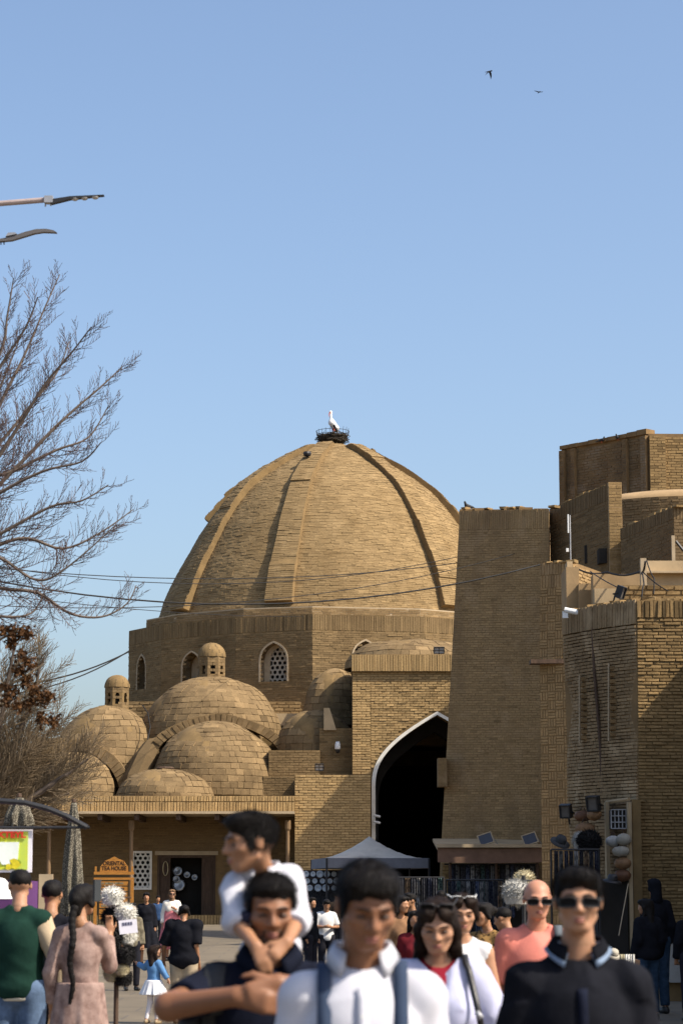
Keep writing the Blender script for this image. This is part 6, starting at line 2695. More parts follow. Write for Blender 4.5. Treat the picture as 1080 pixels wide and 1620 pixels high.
for i, k in enumerate(gk):
    px = 707 + i * 7.3
    V, F = drape(GX(px, 46), GX(px + 7.6, 46), 46 + .04 * (i % 2), GZ(1394, 46), GZ(1394, 46) - random.uniform(1.0, 1.35), 2, .045, i * 1.3, CL[k])
    tag(obj('garment', V, F, CL[k], None, True), '%s garment on the rack before the terracotta stall, %s from the left' % (names[k], ords[i]), 'garment', 'garments on the rack before the terracotta stall')
# pole leaning in the dark doorway
B = MB()
B.tube([W(993, 1398, 38), W(978, 1480, 37)], .008, 5)
tag(B.build('thin_cane', M_LIME, None), 'thin pale cane leaning in the dark doorway behind the man in black', 'cane')
# low table of white goods by the man in black
gt = thing('goods_table', 'low table with white folded goods right of the man in black', 'table', (GX(990, 25.5), 25.5, 0))
B = MB()
B.box(GX(960, 25.5), GX(1004, 25.5), 25.2, 25.9, .95, 1.0)
B.build('table_top', M_OLDWOOD, gt)
for px in (962, 1001):
    for yy in (25.25, 25.85):
        B = MB()
        B.box(GX(px, 25.5) - .02, GX(px, 25.5) + .02, yy - .02, yy + .02, 0, .95)
        B.build('leg', M_OLDWOOD, gt)
for i, (px, k) in enumerate(((982, 'cream'), (990, 'white'), (998, 'grey'))):
    V, F = drape(GX(px - 5, 25.1), GX(px + 5, 25.1), 25.12, 1.06, .72, 2, .02, i, None, 10, 4)
    tag(obj('folded_cloth', V, F, [M_FC, M_FW, M_FG][i], None, True), '%s cloth hanging over the low table right of the man in black' % k, 'cloth', 'cloths over the low table')

rk = thing('clothes_rack', 'rack of black garments between the tent and the terracotta stall', 'rack', (GX(655, 58), 58, ground_z(58)))
B = MB()
for px in (612, 702):
    B.tube([Vector((GX(px, 58), 58, ground_z(58))), Vector((GX(px, 58), 58, GZ(1388, 58)))], .018, 6)
B.tube([Vector((GX(612, 58), 58, GZ(1388, 58))), Vector((GX(702, 58), 58, GZ(1388, 58)))], .018, 6)
B.build('frame', M_BLACK, rk)
gk = ['black', 'navy', 'black', 'brown', 'black', 'grey', 'black', 'navy', 'black', 'teal']
for i, k in enumerate(gk):
    px = 614 + i * 8.7
    V, F = drape(GX(px, 58), GX(px + 9, 58), 58 + .05 * (i % 2), GZ(1389, 58), GZ(1389, 58) - random.uniform(1.3, 1.6), 2, .05, i * 1.9, CL[k])
    tag(obj('garment', V, F, CL[k], None, True), '%s garment on the rack right of the tent, %s from the left' % (names[k], ords[i]), 'garment', 'garments on the rack right of the tent')
# ================================================================== people
def skin_mat(name, c):
    m, nt, N, L, P = new_mat(name)
    tc = N.new('ShaderNodeTexCoord')
    n1 = N.new('ShaderNodeTexNoise')
    n1.inputs['Scale'].default_value = 14
    n1.inputs['Detail'].default_value = 6
    L.new(tc.outputs['Object'], n1.inputs['Vector'])
    mx = N.new('ShaderNodeMix')
    mx.data_type = 'RGBA'
    mx.inputs[6].default_value = rgb((c[0] * .82, c[1] * .76, c[2] * .74))
    mx.inputs[7].default_value = rgb((c[0] * 1.1, c[1] * 1.1, c[2] * 1.08))
    L.new(n1.outputs['Fac'], mx.inputs[0])
    L.new(mx.outputs[2], P.inputs['Base Color'])
    P.inputs['Roughness'].default_value = .52
    P.inputs['Specular IOR Level'].default_value = .35
    P.inputs['Subsurface Weight'].default_value = .12
    P.inputs['Subsurface Radius'].default_value = (.012, .005, .003)
    P.inputs['Subsurface Scale'].default_value = 1.0
    n2 = N.new('ShaderNodeTexNoise')
    n2.inputs['Scale'].default_value = 160
    L.new(tc.outputs['Object'], n2.inputs['Vector'])
    bp = N.new('ShaderNodeBump')
    bp.inputs['Strength'].default_value = .12
    bp.inputs['Distance'].default_value = .004
    L.new(n2.outputs['Fac'], bp.inputs['Height'])
    L.new(bp.outputs[0], P.inputs['Normal'])
    return m


SK = {'tan': skin_mat('skin_tan', (.225, .104, .054)), 'light': skin_mat('skin_light', (.39, .212, .128)), 'olive': skin_mat('skin_olive', (.34, .175, .095)), 'pink': skin_mat('skin_pink', (.46, .225, .145))}
M_HAIR = mat('black_hair', (.0075, .006, .0055), .62, .4, 60, .5, 120, spec=.14, stretch=(3, 3, .5))
M_HAIRB = mat('brown_hair', (.016, .009, .006), .6, .4, 60, .5, 120, spec=.16, stretch=(3, 3, .5))
M_LIP = mat('lips', (.30, .12, .09), .5, .1, 20)
M_EYE = mat('dark_eye', (.03, .018, .013), .3, .2, 30, spec=.5)
M_LENS = mat('sunglass_lens', (.004, .004, .005), .3, .1, 3, spec=.12)


def cloth(name, c, var=.1, rough=.85, scale=9.0, bump=.2, bs=60, col2=None, sheen=0.0):
    return mat(name, c, .95, var, scale, bump, bs, col2=col2, spec=.04, sheen=sheen)


BASE = {
    'pel': (0, 0, .94), 'belly': (0, -.004, 1.09), 'chest': (0, .004, 1.255), 'neckb': (0, .028, 1.460), 'neckt': (0, .004, 1.566),
    'shL': (-.152, .014, 1.386), 'shR': (.152, .014, 1.386), 'elL': (-.212, .045, 1.13), 'elR': (.212, .045, 1.13),
    'wrL': (-.23, -.05, .89), 'wrR': (.23, -.05, .89), 'haL': (-.228, -.085, .81), 'haR': (.228, -.085, .81),
    'hiL': (-.092, 0, .93), 'hiR': (.092, 0, .93), 'knL': (-.10, -.015, .50), 'knR': (.10, -.015, .50),
    'anL': (-.10, .02, .09), 'anR': (.10, .02, .09), 'toL': (-.12, -.14, .035), 'toR': (.12, -.14, .035)}


def R3(rx, ry, rz):
    m = Matrix.Rotation(rz, 3, 'Z') @ Matrix.Rotation(ry, 3, 'Y') @ Matrix.Rotation(rx, 3, 'X')
    return np.array(m)


HK = np.array([1.06, 1.0, .925])      # overall breadth, depth and height of the head


class Person:
    def __init__(self, label, px, Y, H, face=0.0, joints=None, skin='olive', head=(0, 0, 0), hs=1.0, girth=1.0, fem=False, h=None, group=None, zoff=None, root=None, headpos=None, stand=True):
        x = GX(px, Y)
        self.s = s = H / 1.75
        z = ground_z(Y) if zoff is None else zoff
        self.o = thing('person', label, 'person', root or (x, Y, z), math.radians(face), group)
        self.J = {k: np.array(v, float) * s for k, v in BASE.items()}
        if fem:
            for k in ('shL', 'shR'):
                self.J[k][0] *= .9
            for k in ('elL', 'elR', 'wrL', 'wrR', 'haL', 'haR'):
                self.J[k][0] *= .92
        for k, v in (joints or {}).items():
            self.J[k] = np.array(v, float) * (s if stand else 1.0)
        self.hs = hs * s * .94
        self.g = girth
        self.fem = fem
        self.Y = Y
        self.skin = SK[skin]
        self.h = h or float(np.clip(Y * .0011, .009, .024))
        self.hh = float(np.clip(Y * .0007, .0045, .016))
        self.R = R3(math.radians(head[0]), math.radians(head[1]), math.radians(head[2]))
        piv = self.J['neckt']
        self.O = piv + self.R @ (np.array([0, -.03, .062]) * self.hs) if headpos is None else np.array(headpos)
        self.hand_dirs = {}

    def hp(self, p):
        return self.O + self.R @ (np.array(p, float) * HK * self.hs)

    # ---- torso and limb volumes, inflated by o
    def torso(self, b, o=0.0, k=.03, lo=None, chest=True):
        s, g, J = self.s, self.g, self.J
        w = .93 if self.fem else 1.0
        b.add(f_el(J['pel'], np.array([.155 * (1.05 if self.fem else 1) * (.5 + .5 * g), .108 * g, .125]) * s + o), k * s)
        b.add(f_el(J['belly'], np.array([.135 * w * g, .104 * g, .17]) * s + o), k * s)
        b.add(f_el(J['chest'], np.array([.150 * w * (.6 + .4 * g), .112 * (.5 + .5 * g), .175]) * s + o), k * s)
        if self.fem:
            for sx in (-1, 1):
                c = J['chest'] + np.array([sx * .062, -.078, -.0]) * s
                b.add(f_el(c, np.array([.055, .05, .055]) * s + o * .8), .03 * s)
        b.add(f_rc(J['shL'] * .82 + J['neckb'] * .18, J['shR'] * .82 + J['neckb'] * .18, .036 * s + o, .036 * s + o), k * s)
        for q in ('shL', 'shR'):
            b.add(f_rc(J[q] * .75 + J['neckb'] * .25 + np.array([0, 0, .006]) * s, J['neckb'] + np.array([0, 0, .014]) * s, .028 * s + o * .8, .036 * s + o * .5), .02 * s)
            b.add(f_el(J[q], np.array([.047, .05, .05]) * s * (.6 + .4 * g) + o), .02 * s)

    def arm(self, b, sd, o=0.0, frac=1.0, g=1.0, k=.02, upto='wr', flare=0.0):
        s, J = self.s, self.J
        a, e, w = J['sh' + sd], J['el' + sd], J['wr' + sd]
        ra, re, rw = .047 * s * g + o, .040 * s * g + o, .028 * s + o + flare
        if frac <= .5:                       # ends on the upper arm
            t = frac * 2
            c = a + (e - a) * t
            r = ra + (re - ra) * t
            b.add(f_cut(f_rc(a, e, ra, re), c, e - a), k * s)
        else:
            b.add(f_rc(a, e, ra, re), k * s)
            t = (frac - .5) * 2
            c = e + (w - e) * t
            b.add(f_cut(f_rc(e, w, re, rw), c, w - e) if frac < 1 or o > 0 else f_rc(e, w, re, rw), k * s)

    def hand(self, b, sd, curl=.5, rk=1.0):
        s, J = self.s * rk, self.J
        w, t = J['wr' + sd], J['ha' + sd]
        d = t - w
        d = d / (np.linalg.norm(d) + 1e-9)
        side = np.cross(d, np.array([0, -1.0, 0.0]))
        if np.linalg.norm(side) < .2:
            side = np.cross(d, np.array([0, 0, 1.0]))
        side /= np.linalg.norm(side)
        n = np.cross(side, d)
        if sd == 'L':
            side = -side
        palm = w + d * .05 * s
        for q in (-.6, -.2, .2, .6):
            b.add(f_rc(w + side * q * .022 * s, w + d * .088 * s + side * q * .036 * s, .015 * s, .0125 * s), .012 * s)
        for i, (q, ln) in enumerate(((-.6, .068), (-.2, .08), (.2, .085), (.6, .075))):
            k0 = w + d * .088 * s + side * q * .036 * s
            k1 = k0 + (d * math.cos(curl) - n * math.sin(curl)) * ln * .5 * s
            k2 = k1 + (d * math.cos(curl * 2) - n * math.sin(curl * 2)) * ln * .5 * s
            b.add(f_rc(k0, k1, .0098 * s, .0088 * s), .004 * s)
            b.add(f_rc(k1, k2, .0088 * s, .0075 * s), .004 * s)
        k0 = w + d * .03 * s + side * .024 * s
        k1 = k0 + (d * .7 + side * .6 - n * .25) * .042 * s
        k2 = k1 + (d * .9 + side * .1 - n * .3) * .032 * s
        b.add(f_rc(k0, k1, .014 * s, .0105 * s), .008 * s)
        b.add(f_rc(k1, k2, .0105 * s, .0085 * s), .004 * s)

    def leg(self, b, sd, o=0.0, frac=1.0, flare=0.0, k=.03):
        s, J, g = self.s, self.J, .6 + .4 * self.g
        a, e, w = J['hi' + sd], J['kn' + sd], J['an' + sd]
        b.add(f_rc(a, e, .088 * s * g + o, .058 * s * g + o), k * s)
        t = frac
        c = e + (w - e) * t
        b.add(f_cut(f_rc(e, w, .056 * s + o, .038 * s + o + flare), c, w - e) if frac < 1 or o > 0 else f_rc(e, w, .056 * s, .038 * s), k * s)

    def feet(self, b, o=0.0):
        s, J = self.s, self.J
        for sd in 'LR':
            heel = J['an' + sd] + np.array([0, .03, -.05]) * s
            b.add(f_rc(J['an' + sd], heel, .036 * s + o, .032 * s + o), .02 * s)
            b.add(f_rc(heel, J['to' + sd], .033 * s + o, .03 * s + o), .02 * s)

    def headops(self, b):
        q = self.hs
        E = lambda c, r, k=.02: b.add(f_el(self.hp(c), np.array(r) * q * HK, self.R), k * q)
        C = lambda a, c, ra, rb, k=.015: b.add(f_rc(self.hp(a), self.hp(c), ra * q, rb * q), k * q)
        E((0, .016, .030), (.0725, .095, .088))
        E((0, -.030, -.028), (.0575, .066, .086), .02)
        E((0, -.054, -.096), (.030, .032, .024), .025)
        for sx in (-1, 1):
            E((sx * .042, -.052, -.022), (.023, .031, .022), .018)
            C((sx * .050, -.002, -.06), (sx * .020, -.062, -.098), .016, .016, .02)
            E((sx * .075, .008, -.006), (.0085, .020, .031), .008)
            C((sx * .012, -.087, .024), (sx * .044, -.074, .024), .0105, .008, .016)
        C((0, -.088, .016), (0, -.109, -.026), .0085, .0125, .012)
        for sx in (-1, 1):
            E((sx * .0125, -.099, -.031), (.009, .011, .008), .008)
            b.sub(f_el(self.hp((sx * .031, -.096, .001)), np.array((.0195, .022, .0145)) * q * HK, self.R), .010 * q)
            E((sx * .031, -.0705, .0005), (.0165, .0135, .0115), .004)     # closed-down lids over the eyeball
        C((-.016, -.090, -.0615), (.016, -.090, -.0615), .0068, .0068, .006)
        C((-.013, -.088, -.0735), (.013, -.088, -.0735), .0075, .0075, .006)
        b.sub(f_rc(self.hp((-.021, -.1, -.0675)), self.hp((.021, -.1, -.0675)), .0028 * q, .0028 * q), .004 * q)
        b.add(f_rc(self.hp((0, .02, -.045)), self.J['neckb'] + np.array([0, .0, .0]) * self.s, .047 * q * (.88 if self.fem else 1.05), .051 * self.s * (.86 if self.fem else 1.05)), .02 * q)

    def build_body(self, arms=True, legs=True, hands=(.5, .5), hand_scale=1.0, name='body', fine=False):
        s, J = self.s, self.J
        b = Blob(self.h)
        self.torso(b)
        for i, sd in enumerate('LR'):
            self.arm(b, sd)
            self.hand(b, sd, hands[i], hand_scale)
            self.leg(b, sd)
        self.feet(b)
        self.headops(b)
        # the head region is sampled more finely than the rest of the same surface
        zc = min(J['neckb'][2] + .03 * s, self.hp((0, -.06, -.12))[2] - .012)
        if self.hh < self.h * .85:
            lo = np.array([self.O[0] - .2, self.O[1] - .22, zc])
            hi = np.array([self.O[0] + .2, self.O[1] + .22, self.O[2] + .25])
            b.h = self.hh
            V1, F1 = b.mesh(lo, hi)
            b.h = self.h
            V2, F2 = b.mesh(None, np.array([9, 9, zc]))
            V = np.concatenate([V1, V2])
            F = np.concatenate([F1, F2 + len(V1)])
        else:
            V, F = b.mesh()
        return obj(name, V, F, self.skin, self.o, True, local=True)

    def face(self, brow=M_HAIR, eyes=True, lips=True, lip=None):
        q = self.hs
        hp = lambda p: Vector(self.hp(p))
        for sx in (-1, 1):
            B = MB()
            B.tube([hp((sx * .012, -.097, .0245)), hp((sx * .022, -.0985, .029)), hp((sx * .036, -.091, .0295)), hp((sx * .050, -.076, .022))], [.0035 * q, .0058 * q, .005 * q, .002 * q], 6, flat=.6)
            B.build('eyebrow', brow, self.o, True, local=True)
            if eyes:
                B = MB()
                B.tube([hp((sx * .017, -.0802, -.0035)), hp((sx * .024, -.0845, -.0005)), hp((sx * .031, -.0858, .0005)), hp((sx * .039, -.083, -.0005)), hp((sx * .046, -.0765, -.003))], [.0012 * q, .004 * q, .005 * q, .004 * q, .0012 * q], 6)
                B.build('eye', M_EYE, self.o, True, local=True)
        if lips:
            B = MB()
            B.tube([hp((-.024, -.0855, -.067)), hp((-.012, -.0955, -.0632)), hp((0, -.0985, -.0637)), hp((.012, -.0955, -.0632)), hp((.024, -.0855, -.067))], [.0012 * q, .0042 * q, .0044 * q, .0042 * q, .0012 * q], 6)
            B.tube([hp((-.022, -.0855, -.0685)), hp((-.011, -.0945, -.0735)), hp((0, -.0968, -.0748)), hp((.011, -.0945, -.0735)), hp((.022, -.0855, -.0685))], [.0012 * q, .0045 * q, .0052 * q, .0045 * q, .0012 * q], 6)
            B.build('lips', lip or M_LIP, self.o, True, local=True)

    def beard(self, m):
        q = self.hs
        b = Blob(.0055)
        E = lambda c, r, k=.02: b.add(f_el(self.hp(c), np.array(r) * q * HK, self.R), k * q)
        E((0, -.056, -.097), (.0365, .0395, .0285), .015)
        for sx in (-1, 1):
            b.add(f_rc(self.hp((sx * .0605, .0, -.03)), self.hp((sx * .054, -.006, -.064)), .0125 * q, .0205 * q), .01 * q)
            b.add(f_rc(self.hp((sx * .054, -.006, -.064)), self.hp((sx * .022, -.066, -.1)), .0205 * q, .0205 * q), .015 * q)
            b.add(f_rc(self.hp((sx * .024, -.0845, -.060)), self.hp((sx * .031, -.075, -.082)), .0055 * q, .008 * q), .006 * q)
        b.add(f_rc(self.hp((-.022, -.0895, -.054)), self.hp((.022, -.0895, -.054)), .0055 * q, .0055 * q), .006 * q)
        b.sub(f_el(self.hp((0, -.1, -.0675)), np.array((.022, .02, .0085)) * q * HK, self.R), .004 * q)
        b.noise(wobble(.0012, 260, 240, 2))
        V, F = b.mesh()
        obj('beard', V, F, m, self.o, True, local=True)

    def hair(self, kind='short', m=M_HAIR, seed=0.0):
        q = self.hs
        b = Blob(max(.0055, self.hh))
        E = lambda c, r, k=.02: b.add(f_el(self.hp(c), np.array(r) * q * HK, self.R), k * q)
        if kind in ('short', 'crop'):
            e = .004 if kind == 'crop' else .0
            E((0, .022, .040), (.0785 - e, .099 - e, .087 - e))
            if kind == 'short':
                E((0, -.028, .098), (.066, .064, .032), .03)
                E((.02, -.062, .088), (.045, .034, .026), .02)
            else:
                E((0, -.025, .088), (.064, .06, .028), .03)
            for sx in (-1, 1):
                E((sx * .0665, -.018, .015), (.010, .022, .04), .01)
            b.sub(f_el(self.hp((0, -.118, -.012)), np.array((.060, .062, .084)) * q * HK, self.R), .008 * q)
            pt, nn = self.hp((0, .0, -.045)), self.R @ np.array([0, -.45, -1.0])
            b.cut(pt, nn)
            b.noise(wobble(.0024 * q, 120, 70, seed))
        else:
            E((0, .022, .038), (.081, .101, .091))
            E((-.02, -.035, .085), (.062, .06, .035), .03)
            E((.02, -.035, .085), (.062, .06, .035), .03)
            for sx in (-1, 1):
                b.add(f_rc(self.hp((sx * .066, -.02, .04)), self.hp((sx * .078, .01, -.04)), .018 * q, .024 * q), .02 * q)
            b.sub(f_el(self.hp((0, -.124, -.008)), np.array((.057, .066, .092)) * q * HK, self.R), .008 * q)
            b.sub(f_el(self.hp((0, -.1, .075)), np.array((.008, .05, .05)) * q * HK, self.R), .02 * q)
            if kind == 'long':
                n = self.J['neckb']
                back = n + np.array([0, .075, -.12]) * self.s
                b.add(f_rc(self.hp((0, .085, .02)), self.hp((0, .075, -.09)), .075 * q, .07 * q, 1.3), .03 * q)
                b.add(f_rc(self.hp((0, .07, -.08)), back, .075 * q, .05 * q, 1.4), .03 * q)
                for sx in (-1, 1):
                    b.add(f_rc(self.hp((sx * .076, .015, -.02)), self.hp((sx * .074, .005, -.11)), .022 * q, .026 * q), .02 * q)
                    b.add(f_rc(self.hp((sx * .074, .005, -.11)), n + np.array([sx * .1, .03, -.04]) * self.s, .026 * q, .02 * q), .02 * q)
            elif kind == 'bun':
                b.cut(self.hp((0, 0, -.06)), self.R @ np.array([0, -.3, -1.0]))
                E((0, .135, .03), (.042, .045, .042), .015)
            elif kind == 'pony':
                b.cut(self.hp((0, 0, -.06)), self.R @ np.array([0, -.3, -1.0]))
                b.add(f_rc(self.hp((0, .1, .03)), self.hp((0, .16, -.08)), .03 * q, .04 * q), .02 * q)
                b.add(f_rc(self.hp((0, .16, -.08)), self.hp((0, .14, -.24)), .04 * q, .015 * q), .02 * q)
            elif kind == 'braid':
                b.cut(self.hp((0, 0, -.085)), self.R @ np.array([0, -.3, -1.0]))
                b.add(f_rc(self.hp((0, .09, .0)), self.hp((0, .085, -.09)), .06 * q, .035 * q), .03 * q)
            elif kind == 'scarf':
                b.add(f_rc(self.hp((0, .05, -.05)), self.J['neckb'], .075 * q, .085 * q), .04 * q)
            b.noise(wobble(.003 * q, 90, 40, seed))
        V, F = b.mesh()
        ho = obj('headscarf' if kind == 'scarf' else 'hair', V, F, m, self.o, True, local=True)
        if self.Y < 15 and kind != 'scarf':
            g = np.random.default_rng(int(seed * 10) + 3)
            n = 6500
            P = V[g.integers(0, len(V), n)]
            Lc = (P - self.O) @ self.R / q / HK                      # head frame
            nrm = Lc / (np.linalg.norm(Lc, axis=1)[:, None] + 1e-9)
            crown = np.array([0.0, .06, .11])
            flow = Lc - crown
            flow -= nrm * np.sum(flow * nrm, 1)[:, None]
            flow /= np.linalg.norm(flow, axis=1)[:, None] + 1e-9
            ln = g.uniform(.012, .04, (n, 1))
            tip = Lc + flow * ln + nrm * g.uniform(.0, .009, (n, 1)) + g.normal(0, .004, (n, 3))
            keep = ~((tip[:, 1] < -.045) & (tip[:, 2] < (.085 if kind in ('short', 'crop') else .105)) & (np.abs(tip[:, 0]) < .068))
            Lc, nrm, flow, tip = Lc[keep], nrm[keep], flow[keep], tip[keep]
            n = len(Lc)
            sd = np.cross(flow, nrm) * .0011
            base = Lc - nrm * .001
            T = np.stack([base - sd, base + sd, tip], 1).reshape(-1, 3) * q * HK
            T = T @ self.R.T + self.O
            obj('hair_strands', T, np.arange(n * 3).reshape(-1, 3), m, ho, local=True, kind='stuff')
        return ho

    def glasses(self, up=0.0, back=0.0, m=M_BLACK, lens=M_LENS, w=.029, hh=.0185):
        """sunglasses on the nose, or pushed up on the hair"""
        hp = lambda p: Vector(self.hp((p[0], p[1] + back, p[2] + up)))
        B = MB()
        B.tube([hp((-.012, -.105, .008)), hp((0, -.109, .011)), hp((.012, -.105, .008))], .0028 * self.hs, 6)
        L_ = MB()
        for sx in (-1, 1):
            c = np.array((sx * .0385, -.1, .0))
            lp = []
            for t in np.linspace(0, 2 * math.pi, 17)[:-1]:
                cx, cz = math.cos(t), math.sin(t)
                e = .55
                x = w * (abs(cx) ** e) * (1 if cx >= 0 else -1)
                z = hh * (abs(cz) ** e) * (1 if cz >= 0 else -1)
                lp.append((c[0] + x, c[1] + abs(x + sx * .0) * .02 + (.42 * max(0, (c[0] + x) * sx - .04)), c[2] + z - (.003 if x * sx > 0 else 0)))
            P = [hp(p) for p in lp]
            nrm = Vector(self.R @ np.array([0, 1.0, 0])) * .003 * self.hs
            L_.prism(P, nrm)
            B.tube(P + [P[0]], .0028 * self.hs, 6, False)
            B.tube([hp((sx * .066, -.09, .008)), hp((sx * .078, -.04, .008)), hp((sx * .083, .01, .004)), hp((sx * .08, .025, -.012))], .003 * self.hs, 6)
        f = B.build('sunglasses', m, self.o, True, local=True)
        L_.build('lens', lens, f, False, local=True)

    # ---- clothes
    def top(self, m, o=.014, sleeve=.5, hem=.88, neck='crew', wr=.004, name='shirt', flare=0.0, h=None, neckr=.06, seed=1.0, so=None):
        s, J = self.s, self.J
        b = Blob(h or self.h)
        self.torso(b, o * s, .03)
        if sleeve > 0:
            for sd in 'LR':
                self.arm(b, sd, (so if so is not None else o + .004) * s, sleeve, flare=flare)
        b.noise(wrinkle(wr * s, 14 / s, 22 / s, seed))
        if sleeve <= 0:
            for sd in 'LR':
                out = J['sh' + sd] + (J['sh' + sd] - J['neckb']) * .22
                b.sub(f_rc(out, J['el' + sd] * 1.0 + (J['sh' + sd] - J['neckb']) * .1, .052 * s, .06 * s), .01 * s)
        nb = J['neckb']
        top_ = nb + np.array([0, -.01, .12]) * s
        b.sub(f_rc(nb + np.array([0, -.012, .028]) * s, top_, neckr * s, (neckr + .02) * s), .012 * s)
        if neck == 'v':
            b.sub(f_rc(nb + np.array([0, -.06, .03]) * s, nb + np.array([0, -.12, -.055]) * s, .036 * s, .008 * s), .008 * s)
        elif neck == 'wide':
            b.sub(f_el(nb + np.array([0, -.06, .03]) * s, np.array([.1, .09, .06]) * s), .012 * s)
        b.cut((0, 0, hem * s), (0, 0, -1))
        V, F = b.mesh()
        self.tb = b
        return obj(name, V, F, m, self.o, True, local=True)

    def trousers(self, m, o=.014, frac=.98, waist=1.0, name='trousers', flare=.012, wr=.004):
        b = Blob(self.h)
        s = self.s
        b.add(f_el(self.J['pel'], np.array([.165, .112, .13]) * s * np.array([.5 + .5 * self.g, self.g, 1]) + o * s), .04)
        for sd in 'LR':
            self.leg(b, sd, o * s, frac, flare * s)
        b.noise(wrinkle(wr * s, 11, 12, 4.0))
        b.cut((0, 0, waist * s), (0, 0, 1))
        V, F = b.mesh()
        return obj(name, V, F, m, self.o, True, local=True)

    def skirt(self, m, zt=1.02, zb=.45, rt=.15, rb=.28, folds=9, amp=.02, name='skirt', p=1.0, ph=0.0):
        b = Blob(self.h)
        s = self.s
        b.add(f_skirt(self.J['pel'] * np.array([1, 1, 0]), zt * s, zb * s, rt * s, rb * s, 1.25, folds, amp * s, ph, p), .0)
        V, F = b.mesh()
        return obj(name, V, F, m, self.o, True, local=True)

    def shoes(self, m):
        for sd in 'LR':
            b = Blob(min(self.h, .014))
            s, J = self.s, self.J
            heel = J['an' + sd] + np.array([0, .03, -.05]) * s
            b.add(f_rc(J['an' + sd] + np.array([0, 0, -.01]) * s, heel, .044 * s, .04 * s), .02 * s)
            b.add(f_rc(heel, J['to' + sd], .04 * s, .037 * s), .02 * s)
            V, F = b.mesh()
            obj('shoe', V, F, m, self.o, True, local=True)

    def over(self, x, zlow):
        """points from the front hem up over the shoulder and down the back at a given x"""
        b = self.tb
        i = int(round((x - b.plo[0]) / b.h))
        ys = b.plo[1] + b.h * np.arange(b.n[1])
        zt = []
        for j in range(b.n[1]):
            idx = np.where(b.S[i, j, :] < 0)[0]
            zt.append(b.plo[2] + b.h * idx[-1] if len(idx) else -1)
        zt = np.array(zt)
        jt = int(np.argmax(zt))
        ztop = zt[jt]
        P = []
        for z in np.arange(zlow, ztop - .03, .024):
            y = b.front_y(x, z)
            if y is not None:
                P.append(Vector((x, y - .005, z)))
        yf = P[-1].y
        yb = b.front_y(x, ztop - .03, 1)
        for t in np.linspace(0, 1, 7):
            y = yf + (yb - yf) * t
            j = int(np.clip(round((y - b.plo[1]) / b.h), 0, b.n[1] - 1))
            P.append(Vector((x, y, max(zt[j], ztop - .03) + b.h + .004)))
        for z in np.arange(ztop - .05, zlow, -.04):
            y = b.front_y(x, z, 1)
            if y is not None:
                P.append(Vector((x, y + .005, z)))
        # smooth
        for _ in range(3):
            P = [P[0]] + [(P[k - 1] + P[k] * 2 + P[k + 1]) / 4 for k in range(1, len(P) - 1)] + [P[-1]]
        return P

    def ribbon(self, P, w, m, name, thick=.004):
        n = len(P)
        V, F = [], []
        for i, p in enumerate(P):
            t = (P[min(i + 1, n - 1)] - P[max(i - 1, 0)]).normalized()
            sd = Vector((1, 0, 0))
            nr = sd.cross(t).normalized()
            if nr.dot(p - Vector((p.x, .02, 1.3))) < 0:
                nr = -nr
            for q, e in ((-1, 0), (1, 0), (1, 1), (-1, 1)):
                V.append(p + sd * q * w / 2 + nr * (thick * e + .003))
        for i in range(n - 1):
            for j in range(4):
                F.append([i * 4 + j, i * 4 + (j + 1) % 4, i * 4 + 4 + (j + 1) % 4, i * 4 + 4 + j])
        F += [[3, 2, 1, 0], [n * 4 - 4, n * 4 - 3, n * 4 - 2, n * 4 - 1]]
        return obj(name, V, F, m, self.o, True, local=True)

    def strip(self, pts, w, m, name, lift=.004, thick=.004, side=-1):
        """ribbon lying on the front (or back) of the last garment along (x, z) points"""
        P = []
        for x, z in pts:
            y = self.tb.front_y(x, z, side)
            if y is None:
                y = P[-1].y if P else -.1
            P.append(Vector((x, y + side * lift, z)))
        n = len(P)
        V, F = [], []
        for i, p in enumerate(P):
            t = (P[min(i + 1, n - 1)] - P[max(i - 1, 0)]).normalized()
            nr = Vector((0, side, 0))
            nr = (nr - t * nr.dot(t))
            if nr.length < .1:
                nr = Vector((0, 0, 1))
            nr.normalize()
            sd = t.cross(nr) * w / 2
            for q, e in ((-1, 0), (1, 0), (1, 1), (-1, 1)):
                V.append(p + sd * q + nr * thick * e)
        for i in range(n - 1):
            for j in range(4):
                F.append([i * 4 + j, i * 4 + (j + 1) % 4, i * 4 + 4 + (j + 1) % 4, i * 4 + 4 + j])
        F += [[3, 2, 1, 0], [n * 4 - 4, n * 4 - 3, n * 4 - 2, n * 4 - 1]]
        return obj(name, V, F, m, self.o, True, local=True)

    def collar(self, m, stripe=None, r=.066, open_=.75, drop=.045, name='collar'):
        """turned-down collar around the neck, its points in front"""
        s = self.s
        nb = self.J['neckb']

        def ring(scale, zoff, lo, hi, tk, nm, mm, par, tipdrop=0.0):
            V, F = [], []
            n = 26
            for i in range(n + 1):
                f = i / n
                a = -math.pi / 2 + open_ * .5 + (2 * math.pi - open_) * f
                e = abs(2 * f - 1) ** 4
                c, sn = math.cos(a), math.sin(a)
                for (rr, zz) in ((r, hi), (r * 1.06, hi + .006), (r * scale, lo - tipdrop * e), (r * scale - tk, lo - tipdrop * e)):
                    zf = -.034 * max(0, -sn) + .006
                    V.append((nb[0] + rr * s * c * 1.05, nb[1] - .004 * s + rr * s * sn * 1.0, nb[2] + (zz + zoff + zf) * s))
            for i in range(n):
                for j in range(4):
                    F.append([i * 4 + j, i * 4 + 4 + j, i * 4 + 4 + (j + 1) % 4, i * 4 + (j + 1) % 4])
            F += [[0, 1, 2, 3], [n * 4 + 3, n * 4 + 2, n * 4 + 1, n * 4]]
            return obj(nm, V, F, mm, par, True, local=True)
        c = ring(1.42, 0.0, .012, .042, .006, name, m, self.o, drop)
        if stripe:
            ring(1.47, 0.0, .014, .024, .004, 'collar_stripe', stripe, c, drop)
        return c


